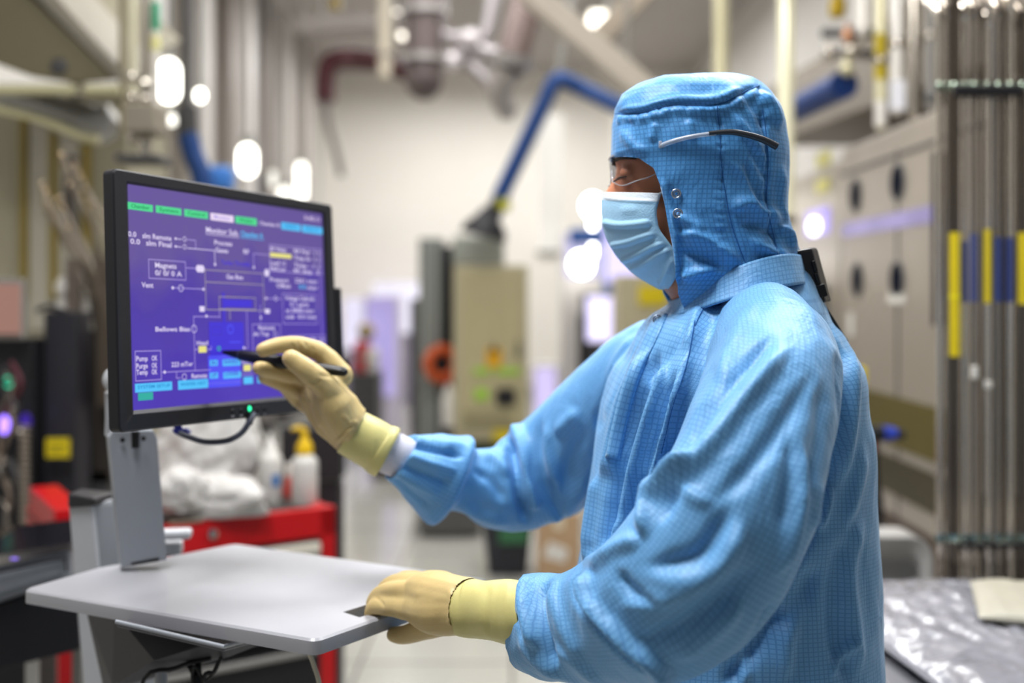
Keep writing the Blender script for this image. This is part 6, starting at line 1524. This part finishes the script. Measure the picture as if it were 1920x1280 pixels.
mb = MB(); mb.tube([P(-40, 168, 3.9), P(60, 195, 3.9), P(140, 225, 3.9), P(185, 232, 3.9), P(215, 215, 3.9)], [.03, .05, .075, .075, .05], 16, 6); obj('duct', mb, mat('duct_bluegrey', 'a3a3a0', .3, metal=.5), t, 50)
mb = MB(); mb.tube([P(-40, 195, 3.8), P(80, 225, 3.8), P(150, 255, 3.8), P(185, 262, 3.8)], .016, 10, 6); obj('lower_edge', mb, mat('cream_rail', 'd2cda8'), t, 50); mb = MB(); mb.cyl(P(140, 225, 3.9), V((P(140, 0, 3.9).x, 3.9, ZC)), .012); obj('hanger', mb, GREY, t)
def vp2(px, d, y0, y1, rpx, m, lb, parts=()):
    t = thing('service_pipe', lb, 'pipe', P(px, y1, d), 'vertical service pipes above the monitor'); r = rpx/F*d
    top = P(px, y0, d); top = V((top.x, d, min(ZC, 2.95+.0*d)))
    mb = MB(); mb.tube([V((P(px, 0, d).x, d, ZC-.01)), P(px, y1, d)], r, 14); obj('pipe', mb, m, t, 50)
    for (nm, ya, yb2, k, mm) in parts:
        mb = MB(); mb.lathe(P(px, yb2, d), [(0, 0), (r*k*.8, 0), (r*k, .012), (r*k, abs(P(px, ya, d).z-P(px, yb2, d).z)-.012), (r*k*.8, abs(P(px, ya, d).z-P(px, yb2, d).z)), (0, abs(P(px, ya, d).z-P(px, yb2, d).z)+.001)], 14); obj(nm, mb, mm, t, 50)
vp2(231, 3.6, 0, 250, 8, mat('olive_pipe', '908770', .4), 'dull olive pipe at the left of the service group')
vp2(249, 3.55, 0, 300, 8, mat('cream_shine', 'e4dfc6', .2, metal=.4), 'shiny cream pipe with round couplings', [('coupling', 136, 156, 1.5, CHR), ('coupling', 176, 195, 1.4, CHR2), ('coupling', 250, 272, 1.5, CHR)])
vp2(272, 3.5, 0, 310, 9, CHR, 'polished steel pipe with round couplings beside the green tape', [('coupling', 148, 172, 1.5, CHR), ('coupling', 178, 192, 1.5, CHR2), ('coupling', 254, 280, 1.5, CHR)])
vp2(291, 3.6, 0, 245, 8, mat('white_shine', 'ece8e2', .2, metal=.2), 'white pipe carrying green tape at the top', [('green_tape', 0, 62, 1.1, mat('green_tape', '3c9c78', .5)), ('yellow_tape', 64, 100, 1.1, mat('yellow_tape', 'dcd89a', .5))])
t = thing('pipe_junction_box', 'taupe junction block clamped across the service pipes', 'box', P(262, 245, 3.45)); bx(232, 292, 192, 248, 3.42, .14, mat('taupe_block', '9a9284', .4, metal=.4), 'block', t, .01); bx(215, 296, 288, 302, 3.42, .16, GREYD, 'lower_plate', t, .004)
# braided gas lines fan
random.seed(5)
t = None
fan = [((115, 290), (152, 372), (176, 440)), ((120, 308), (158, 385), (182, 455)), ((128, 325), (160, 398), (184, 470)), ((80, 345), (120, 425), (160, 480)), ((84, 360), (125, 438), (165, 500)), ((84, 380), (128, 452), (168, 515)), ((88, 397), (130, 462), (170, 525)), ((112, 372), (140, 430), (172, 500)), ((118, 390), (145, 440), (176, 520)), ((132, 345), (165, 410), (190, 480)), ((130, 425), (155, 470), (185, 530)), ((140, 310), (175, 375), (205, 420)), ((150, 330), (180, 392), (205, 440)), ((158, 350), (184, 420), (205, 470)), ((98, 412), (126, 470), (160, 540))]
nutM = mat('nut_warm', 'a8977e', .2, metal=1)
brM = mat('braid_metal', '857b6e', .35, metal=.8, noise=.2, nscale=300)
for i, f_ in enumerate(fan):
    d = 3.3+.03*(i % 4); hi = f_[0]
    lb = 'thin braided gas line with bright end nut, fanning up left of the monitor'
    t = thing('gas_line', lb, 'hose', P(*f_[0], d), 'braided gas lines left of the monitor')
    mb = MB(); mb.tube([P(*f_[0], d), P(*f_[1], d), P(*f_[2], d), P(185+(i % 5)*5, 600, d+.02), P(185+(i % 5)*5, 760, d+.05)], .0043, 8, 5); obj('hose', mb, brM, t, 50)
    dr2 = (P(*f_[0], d)-P(*f_[1], d)).normalized(); mb = MB(); mb.lathe(P(*f_[0], d)-dr2*.01, [(0, 0), (.008, 0), (.0095, .004), (.0095, .015), (.006, .02), (0, .022)], 8, dr2); obj('end_nut', mb, nutM, t, 40)
t = thing('gas_manifold', 'dark vertical manifold block behind the fanned gas lines', 'machine', P(160, 500, 3.45))
mb = MB(); mb.tube([P(140, 290, 3.47), P(130, 360, 3.47), P(138, 430, 3.47), P(165, 500, 3.47), P(185, 620, 3.47)], [.025, .02, .02, .02, .015], 10, 4); mb.box(P(185, 760, 3.52), (.12, .1, .5)); obj('block', mb, mat('manifold_grey', '57524c', .4, metal=.5), t, bev=.005); mb = MB(); mb.box(V((P(185, 0, 3.52).x, 3.52, P(0, 880, 3.52).z/2)), (.1, .1, P(0, 880, 3.52).z)); obj('post', mb, GREYD, t)
# posts with white clamps
for px, w2, lb in ((137, 15, 'grey-brown frame post nearest the yellow-labelled rack'), (188, 16, 'grey-brown frame post against the monitor edge')):
    t = thing('frame_post', lb, 'post', V((P(px, 0, 3.62).x, 3.62, 0)), 'frame posts left of the monitor'); a = P(px, 0, 3.62).x
    mb = MB(); mb.box((a, 3.64, .79), (w2*2/F*3.62*.9, .05, 1.58), bev=.004); obj('post', mb, mat('post_brown', '847a72', .4, metal=.4), t); bx(px-19, px+19, 599, 634, 3.57, .06, mat('ivory_block', 'd6d2c4', .5), 'clamp_block', t, .006)
    mb = MB(); mb.ell(P(px-18, 540, 3.64), (.028, .03, .04)); mb.box(P(px-18, 575, 3.64), (.035, .04, .05)); obj('white_cap', mb, WHT, t, 60)
# black rack with the yellow label
t = thing('equipment_rack', 'dark charcoal equipment rack with a yellow label', 'rack', V((P(95, 0, 3.240).x, 3.340, 0)))
za = P(95, 585, 3.240).z; xa, xb = P(66, 0, 3.240).x, P(128, 0, 3.240).x; mb = MB(); mb.box(((xa+xb)/2, 3.360, za/2), (xb-xa, .12, za), bev=.004); obj('cabinet', mb, mat('charcoal', '333238', .45), t)
bx(86, 128, 822, 858, 3.230, .012, YEL, 'yellow_label', t, 0)
mb = MB(); mb.prism([P(92, 836, 2.488), P(122, 836, 2.488), P(122, 839, 2.488), P(92, 839, 2.488)], (0, .003, 0)); mb.prism([P(92, 845, 2.488), P(116, 845, 2.488), P(116, 847, 2.488), P(92, 847, 2.488)], (0, .003, 0)); obj('label_print', mb, mat('label_print', '6a6214', .6), t)
mb = MB(); mb.tube([P(70, 582, 3.260), P(90, 575, 3.290), P(122, 584, 3.340)], .008, 8, 4); obj('top_cable', mb, BLK, t, 50)
# open machine with tangled lines, green and violet indicators
t = thing('open_machine', 'open dark machine with pink screen, green ring and violet light', 'machine', V((P(20, 0, 3.090).x, 3.240, 0)))
xa, xb = P(-60, 0, 3.190).x, P(48, 0, 3.190).x; mb = MB(); mb.box(((xa+xb)/2, 3.340, .66), (xb-xa, .2, 1.32), bev=.004); obj('chassis', mb, BLK, t)
s = bx(-40, 42, 522, 636, 3.180, .03, GREY, 'screen_frame', t, .004); bx(-36, 36, 532, 626, 3.170, .012, emis('pink_screen', 'b98f82', .8, .06, 4), 'screen_glass', s, 0)
mb = MB(); mb.torus(P(15, 716, 3.120), .0125, .0038, (.1, -1, 0), 20, 8); obj('green_indicator', mb, emis('ring_green', '18c79a', 1.8), t, 60)
mb = MB(); mb.ell(P(8, 796, 3.120), (.017, .008, .028)); obj('violet_indicator', mb, emis('ind_violet', '9a78ff', 3), t, 60)
mb = MB(); mb.ell(P(48, 790, 3.160), (.018, .008, .026)); obj('violet_indicator', mb, emis('ind_violet_dark', '40249a', 1), t, 60)
mb = MB()
for k in range(18): z0 = P(46, 800+k*11, 3.100); mb.torus(z0, .0125, .0045, (0, .2, 1), 14, 6)
mb.tube([P(46, 800, 3.100), P(46, 1000, 3.100)], .009, 10); obj('corrugated_hose', mb, mat('corrugated', '8d8478', .4, metal=.4), t, 60)
random.seed(3)
for k in range(14):
    x, y = random.uniform(0, 30), random.uniform(640, 1020); mb = MB()
    mb.tube([P(x, y, 3.140), P(x+random.uniform(-20, 20), y+random.uniform(15, 50), 3.110), P(x+random.uniform(-30, 30), y+random.uniform(60, 120), 3.140)], random.uniform(.003, .008), 8, 5)
    obj('wiring', mb, random.choice([BLK, GREYD, mat('wire_maroon', '5a2430', .5), CHR2, mat('wire_tan', '87786a', .5)]), t, 60)
for k in range(12):
    x, y = random.uniform(0, 46), random.uniform(640, 1030); mb = MB(); r = random.uniform(.006, .014)
    mb.lathe(P(x, y, 3.150), [(0, 0), (r, 0), (r, .01), (r*.6, .018), (0, .018)], 10, (random.uniform(-.5, .5), -1, random.uniform(-.3, .6))); obj('fitting', mb, random.choice([CHR2, GREY, CHR]), t, 50)
# low grey-fronted unit at the left edge
t = thing('storage_unit', 'grey-framed drawer unit with dark lower box at the left edge', 'drawer unit', V((P(40, 0, 2.0).x, 2.1, 0)))
q = [P(-60, 1148, 1.98), P(136, 1082, 2.10), P(132, 1028, 2.10), P(-60, 1072, 1.98)]
mb = MB(); mb.prism(q, (-.03, .25, 0)); obj('front_frame', mb, mat('slate_grey', '84878d', .4), t, bev=.003)
q2 = [P(-60, 1128, 1.975), P(122, 1072, 2.09), P(120, 1048, 2.09), P(-60, 1088, 1.975)]; mb = MB(); mb.prism([p+V((0, -.006, 0)) for p in q2], (-.004, .012, 0)); pn = obj('drawer_front', mb, mat('slate_panel', '74777d', .4), t)
mb = MB(); mb.prism([P(122, 1072, 2.08), P(126, 1071, 2.08), P(124, 1044, 2.08), P(120, 1045, 2.08)], (0, .004, 0)); mb.prism([P(-60, 1086, 1.96), P(122, 1048, 2.08), P(122, 1045, 2.08), P(-60, 1083, 1.96)], (0, .004, 0)); obj('shadow_gap', mb, BLK, pn)
mb = MB(); mb.prism([P(-60, 1074, 1.97), P(134, 1030, 2.09), P(132, 1018, 2.12), P(-60, 1046, 2.0)], (-.03, .28, 0)); obj('glossy_top', mb, mat('gloss_black', '18171c', .12), t)
mb = MB(); mb.prism([P(-60, 1270, 2.0), P(150, 1218, 2.12), P(146, 1086, 2.12), P(-60, 1150, 2.0)], (-.03, .25, 0)); obj('lower_box', mb, mat('near_black', '151419', .45), t, bev=.003)
mb = MB(); mb.ell(P(27, 1047, 1.99), (.008, .004, .002)); obj('violet_glint', mb, emis('violet_small', '8f72f0', 1.5), t, 60)
mb = MB(); a = P(48, 1240, 2.12); mb.box(V((a.x, 2.15, .39)), (.02, .02, .78)); obj('leg', mb, WHT, t); mb = MB(); mb.box(V((P(110, 0, 2.2).x, 2.3, .4)), (.02, .02, .8)); obj('leg', mb, GREY, t)

# ---------------------------------------------------------------- red tool chest
A0, A1 = V((-1.06, 2.48, 0)), V((-.475, 2.86, 0)); ux = (A1-A0).normalized(); vy = V((-ux.y, ux.x, 0)); W_ = (A1-A0).length; D_ = .46; HT = .895
def cp(u, v, z): return A0+ux*u+vy*v+V((0, 0, z))
def cbx(u0, u1, v0, v1, z0, z1, m, nm, par, bev=.003):
    mb = MB(); mb.hexa([cp(u0, v0, z0), cp(u1, v0, z0), cp(u1, v1, z0), cp(u0, v1, z0), cp(u0, v0, z1), cp(u1, v0, z1), cp(u1, v1, z1), cp(u0, v1, z1)]); return obj(nm, mb, m, par, bev=bev)
t = thing('tool_chest', 'red wheeled tool chest with black work top and white drawer pull', 'tool chest', cp(W_/2, D_/2, 0))
cbx(0, W_, .02, D_, .10, .74, mat('chest_dark', '1d1c1f', .5), 'carcass', t)
for u in (0, W_-.045): cbx(u, u+.045, 0, D_, .08, HT-.012, RED, 'side_panel', t)
cbx(0, W_, 0, .03, HT-.085, HT-.008, RED, 'top_rail', t); cbx(0, W_, .02, D_, HT-.03, HT-.014, mat('top_mat', '3b3936', .6), 'work_top', t)
dr = cbx(.045, W_-.045, -.006, .03, HT-.165, HT-.09, BLK, 'drawer', t); cbx(.05, W_-.05, -.02, .0, HT-.125, HT-.095, mat('pull_white', 'cfcabd', .35), 'drawer_pull', dr)
for k in range(3):
    dr = cbx(.045, W_-.045, -.004, .03, .55-k*.17, .70-k*.17, mat('chest_dark', '1d1c1f'), 'drawer', t); cbx(.06, W_-.06, -.018, .0, .675-k*.17, .69-k*.17, GREY, 'drawer_pull', dr)
mb = MB(); mb.lathe(cp(W_*.52, 0, HT-.04), [(0, 0), (.014, 0), (.012, .008), (0, .01)], 16, -vy); obj('lock', mb, CHR, t, 50)
cbx(0, W_*.10, .05, D_*.9, HT-.012, HT+.05, RED, 'back_ridge', t); 
mb = MB(); mb.tube([cp(W_+.0, .12, .80), cp(W_+.03, .12, .80), cp(W_+.03, .34, .80), cp(W_, .34, .80)], .009, 8); obj('side_handle', mb, BLK, t, 50)
for u in (.07, W_-.07):
    for v in (.08, D_-.08): mb = MB(); mb.lathe(cp(u, v, .045)-ux*.014, [(0, 0), (.044, 0), (.044, .028), (0, .028)], 18, ux); mb.box(cp(u, v, .08), (.03, .03, .03)); obj('caster', mb, BLK, t, 40)
# bottles standing on it
def bottle(label, pos, r, h, body, top, kind):
    t = thing('squeeze_bottle', label, 'bottle', pos, 'bottles on the red tool chest')
    mb = MB(); mb.lathe(pos, [(0, .001), (r*.92, .001), (r, .006), (r, h*.80), (r*.93, h*.87), (r*.6, h*.96), (r*.42, h), (0, h)], 24); obj('body', mb, body, t, 50)
    if kind == 'pump':
        mb = MB(); mb.lathe(pos+V((0, 0, h)), [(0, -.002), (r*.62, -.002), (r*.6, .02), (r*.42, .03), (r*.24, .045), (r*.24, .065), (0, .066)], 18); mb.tube([pos+V((0, 0, h+.058)), pos+V((-.012, -.004, h+.068)), pos+V((-.034, -.01, h+.064))], [.007, .007, .005], 8, 4); obj('pump_head', mb, top, t, 50)
    else:
        mb = MB(); mb.lathe(pos+V((0, 0, h)), [(0, -.002), (r*.45, -.002), (r*.42, .014), (r*.2, .022), (r*.12, .045), (0, .046)], 16); obj('nozzle', mb, top, t, 50)
    return t
btM = mat('bottle_white', 'd9d7d2', .35, trans=.15, noise=.03)
b1 = bottle('white squeeze bottle with white nozzle and blue print on the tool chest', P(507, 955, 2.93), .034, .165, btM, mat('nozzle_white', 'e4e2de', .4), 'nozzle')
q0 = P(507, 900, 2.93); mb = MB(); mb.prism([q0+V((.012, -.0345, -.012)), q0+V((.03, -.022, -.012)), q0+V((.03, -.022, .02)), q0+V((.012, -.0345, .02))], (0, .002, 0)); obj('blue_print', mb, mat('print_blue', '4a7ab0', .5), b1)
b2 = bottle('white bottle with bright yellow pump head on the tool chest', P(571, 950, 2.93), .037, .150, btM, mat('pump_yellow', 'd9b414', .4), 'pump')
t = thing('red_marker', 'small red marker standing between the two bottles', 'marker', P(541, 945, 3.0)); mb = MB(); mb.lathe(P(541, 945, 3.0), [(0, 0), (.012, 0), (.012, .075), (.007, .08), (.007, .1), (0, .1)], 12); obj('barrel', mb, mat('marker_red', 'b5382c', .5), t, 50); mb = MB(); mb.lathe(P(541, 945, 3.0), [(0, .08), (.010, .08), (.010, .115), (0, .115)], 12); obj('cap', mb, WHT, t, 50)
# crumpled plastic bags
def bag(name, label, px, py, d, size, m, seed, cat='bag', strokes_n=0):
    bm = bmesh.new(); bmesh.ops.create_icosphere(bm, subdivisions=5, radius=1); v = np.array([list(x.co) for x in bm.verts]); f = [tuple(q.index for q in p.verts) for p in bm.faces]; bm.free()
    n = vnoise(v, 3.0, seed)*.22+np.abs(vnoise(v, 8, seed+1))*.14+np.abs(vnoise(v, 17, seed+2))*.06
    v = v*(1+n)[:, None]*np.array(size)
    z0 = -size[2]*.55; v[:, 2] = np.maximum(v[:, 2], z0); v[:, 2] -= z0
    b_ = P(px, py, d); v = v+np.array(b_); o = np_mesh(name, v, f, m); rebase(o, b_); tag(o, label, cat); return o
filmM = mat('plastic_film', 'e4e2df', .28, trans=.25, noise=.06, nscale=12, bump=.6, bscale=35, spec=.6)
filmW = mat('white_film', 'bebbb8', .45, noise=.08, nscale=20, bump=.6, bscale=30)
bag('plastic_bag', 'crumpled clear plastic bag heaped high behind the bracket', 385, 915, 2.95, (.13, .10, .16), filmM, 31)
bag('plastic_bag', 'crumpled white plastic bag lying low left of the bottles', 402, 962, 2.74, (.13, .07, .06), filmW, 41)
bag('plastic_bag', 'small crumpled white bag beside the metal bracket', 340, 955, 2.68, (.07, .06, .07), filmW, 47)
t = thing('steel_tray', 'flat tan tray lying at the front of the tool chest top', 'tray', P(350, 985, 2.62)); mb = MB(); mb.prism([P(318, 985, 2.62), P(382, 977, 2.66), P(372, 965, 2.76), P(312, 970, 2.72)], (0, 0, .006)); obj('plate', mb, mat('tan_tray', '8f8575', .4), t, bev=.002)
t = thing('black_case', 'black tool case behind the bottles', 'case', P(560, 905, 3.35)); bx(525, 640, 800, 900, 3.4, .1, mat('case_black', '2f2d30', .5), 'shell', t, .01); bx(560, 600, 792, 802, 3.42, .02, GREYD, 'handle', t); bx(530, 636, 905, HY+CZ*F/3.4-2, 3.42, .1, mat('case_black', '2f2d30'), 'pedestal', t)
t = thing('dark_case', 'dark folded cloth bundle beside the clear bag', 'cloth', P(440, 955, 2.9)); mb = MB(); mb.ell(P(448, 948, 2.9), (.09, .06, .022), 18, 10); mb.ell(P(330, 925, 2.95), (.05, .04, .02), 14, 8); obj('fold', mb, mat('dark_cloth', '3a3836', .8, noise=.2), t, 50)

# ---------------------------------------------------------------- lower right: moulded chair tub and wrapped packages
shell = mat('grey_shell', 'b2b0ae', .4, noise=.04); t = thing('moulded_cart', 'pale grey moulded cart end with rounded frame and recessed panel', 'cart', V((P(1680, 0, 2.7).x, 2.8, 0)))
KD = 2.7
def rrp(x0, x1, y0, y1, r, d, n=8):
    out = []
    for cx, cy, a0 in ((x1-r, y0+r, -PI/2), (x1-r, y1-r, 0), (x0+r, y1-r, PI/2), (x0+r, y0+r, PI)):
        for k in range(n+1): a = a0+PI/2*k/n; out.append(P(cx+r*math.cos(a), cy+r*math.sin(a), d))
    return out
O1 = rrp(1560, 1750, 1006, 1330, 42, KD); O2 = rrp(1585, 1724, 1034, 1310, 28, KD+.02); O3 = rrp(1590, 1718, 1052, 1300, 24, KD+.09)
def strip(mb, A, B): n = len(A); mb.add(A+B, [(i, (i+1) % n, n+(i+1) % n, n+i) for i in range(n)])
mb = MB(); ob = [p+V((0, .12, 0)) for p in O1]; strip(mb, O1, O2); strip(mb, O1, ob); strip(mb, O2, O3); mb.add(O3, [tuple(range(len(O3)))]); obj('rounded_frame', mb, shell, t, 45, bev=.004)
mb = MB(); q1 = rrp(1592, 1715, 1148, 1290, 20, KD+.06); q2_ = [p+V((0, .03, 0)) for p in q1]; mb.add(q1, [tuple(range(len(q1)))]); strip(mb, q1, q2_); obj('inner_panel', mb, mat('shell_mid', '8e8b8a', .45), t, 45)
mb = MB(); mb.lathe(P(1686, 1105, KD+.085), [(0, 0), (.008, 0), (.008, .004), (0, .004)], 14, (0, -1, 0)); obj('panel_hole', mb, BLK, t, 40)
mb = MB()
for px in (1600, 1715): mb.box(V((P(px, 0, KD).x, KD+.08, .23)), (.04, .04, .46))
obj('leg', mb, GREY, t); 
t = thing('packing_bench', 'bench under the wrapped packages at the lower right corner', 'bench', V((P(1780, 0, 2.0).x, 2.05, 0)))
zb_ = .80; x0_, x1_ = P(1560, 0, 2.1).x, 1.15
mb = MB(); mb.box(((x0_+x1_)/2, 1.97, zb_-.02), (x1_-x0_, .82, .04), bev=.006); obj('bench_top', mb, mat('bench_grey', '77777c', .5), t)
for sx in (x0_+.04, x1_-.04):
    for sy in (1.62, 2.32): mb = MB(); mb.box((sx, sy, zb_/2-.02), (.04, .04, zb_-.04)); obj('leg', mb, GREYD, t)
def pillow(name, label, c, size, m, seed, rz=0, cat='package', amp=1.):
    nx, ny = 90, 70; vs = []; fs = []
    for s in (1, -1):
        b0_ = len(vs)
        for i in range(nx+1):
            for j in range(ny+1):
                u = -1+2*i/nx; w2 = -1+2*j/ny; h = ((1-u**4)*(1-w2**4))**.5
                vs.append([u*size[0], w2*size[1], s*h*size[2]])
        q = [(b0_+i*(ny+1)+j, b0_+(i+1)*(ny+1)+j, b0_+(i+1)*(ny+1)+j+1, b0_+i*(ny+1)+j+1) for i in range(nx) for j in range(ny)]
        fs += q if s == 1 else [x[::-1] for x in q]
    v = np.array(vs); k = (np.abs(vnoise(v, 26, seed, (1, 1.4, .3)))*.012-np.abs(vnoise(v, 60, seed+3, (1.3, 1, .3)))*.007+vnoise(v, 110, seed+5)*.0022)*amp
    edge = (1-np.abs(v[:, 0]/size[0])**6)*(1-np.abs(v[:, 1]/size[1])**6)
    v[:, 2] += np.sign(v[:, 2])*k*edge; v[:, 2] = np.maximum(v[:, 2], -size[2]*.8)+size[2]*.8
    R_ = np.array(Matrix.Rotation(rz, 3, 'Z')); v = v@R_.T; o = np_mesh(name, v, fs, m); o.location = c; tag(o, label, cat); return o
clearF = mat('clear_wrap', '8d8d95', .14, noise=.1, nscale=20, bump=.5, bscale=60, spec=.9, coat=.6)
pillow('wrapped_package', 'grey package in glossy crinkled clear wrap on the bench', (.90, 2.0, zb_+.002), (.24, .34, .026), clearF, 3, .1)
pillow('wrapped_package', 'cream soft package lying at the lower right corner of the bench', (1.01, 2.02, zb_+.052), (.12, .13, .020), mat('cream_pack', 'a8a496', .45, noise=.05, bump=.3, bscale=60), 9, -.35, amp=.35)

# ---------------------------------------------------------------- ceiling lights (out of the picture, they light the room)
k = 0
for (x, y) in ((-1.2, 3.2), (-1.2, 6.2), (-1.2, 9.2), (-1.2, 12.2), (1.0, 3.2), (1.0, 6.2), (1.0, 9.2), (1.0, 12.2)):
    side = 'left' if x < 0 else 'right'; o = thing('ceiling_light', ('first', 'second', 'third', 'fourth')[k % 4]+' ceiling light along the '+side+' row from the viewer', 'ceiling light', V((x, y, ZC-.06)), 'ceiling lights'); k += 1
    mb = MB(); mb.box((x, y, ZC-.03), (.34, 1.3, .06), bev=.01); obj('frame', mb, WHT, o); mb = MB(); mb.box((x, y, ZC-.065), (.28, 1.22, .01)); obj('diffuser', mb, emis('ceil_emit', 'fff8ea', 4.2), o)
w = bpy.data.worlds.new('world'); bpy.context.scene.world = w; w.use_nodes = True
bg = w.node_tree.nodes['Background']; bg.inputs[0].default_value = (.86, .86, .86, 1); bg.inputs[1].default_value = .19
def area(loc, target, size, energy, col=(1, 1, 1), sy=None):
    l = bpy.data.lights.new('ceiling_lamp', 'AREA'); l.energy = energy; l.size = size; l.color = col
    if sy: l.shape = 'RECTANGLE'; l.size_y = sy
    o = bpy.data.objects.new('ceiling_lamp', l); C.objects.link(o); o.location = loc
    o.rotation_euler = (V(target)-V(loc)).to_track_quat('-Z', 'Y').to_euler(); return o
area((-.7, 1.0, 3.6), (.2, 1.4, 1.0), 1.3, 96, sy=.5)
area((1.0, 2.4, 3.6), (.3, 1.4, 1.2), 1.1, 60, sy=.5)
for y in (4.2, 7, 10, 13):
    area((-.2, y, 4.3), (-.2, y, 0), 3.4, 100, sy=1.2)
# ================================================================ CAMERA
cam = bpy.data.cameras.new('camera'); co = bpy.data.objects.new('camera', cam); C.objects.link(co)
cam.sensor_width = 36; cam.lens = F/1920*36; cam.shift_y = -(640-HY)/1920; cam.clip_start = .05
co.location = (0, 0, CZ); co.rotation_euler = (PI/2, 0, 0)
cam.dof.use_dof = True; cam.dof.focus_distance = 1.23; cam.dof.aperture_fstop = 1.75; cam.dof.aperture_blades = 0
bpy.context.scene.camera = co
sc = bpy.context.scene
sc.view_settings.view_transform = 'Standard'; sc.view_settings.look = 'None'; sc.view_settings.exposure = 0; sc.view_settings.gamma = .9
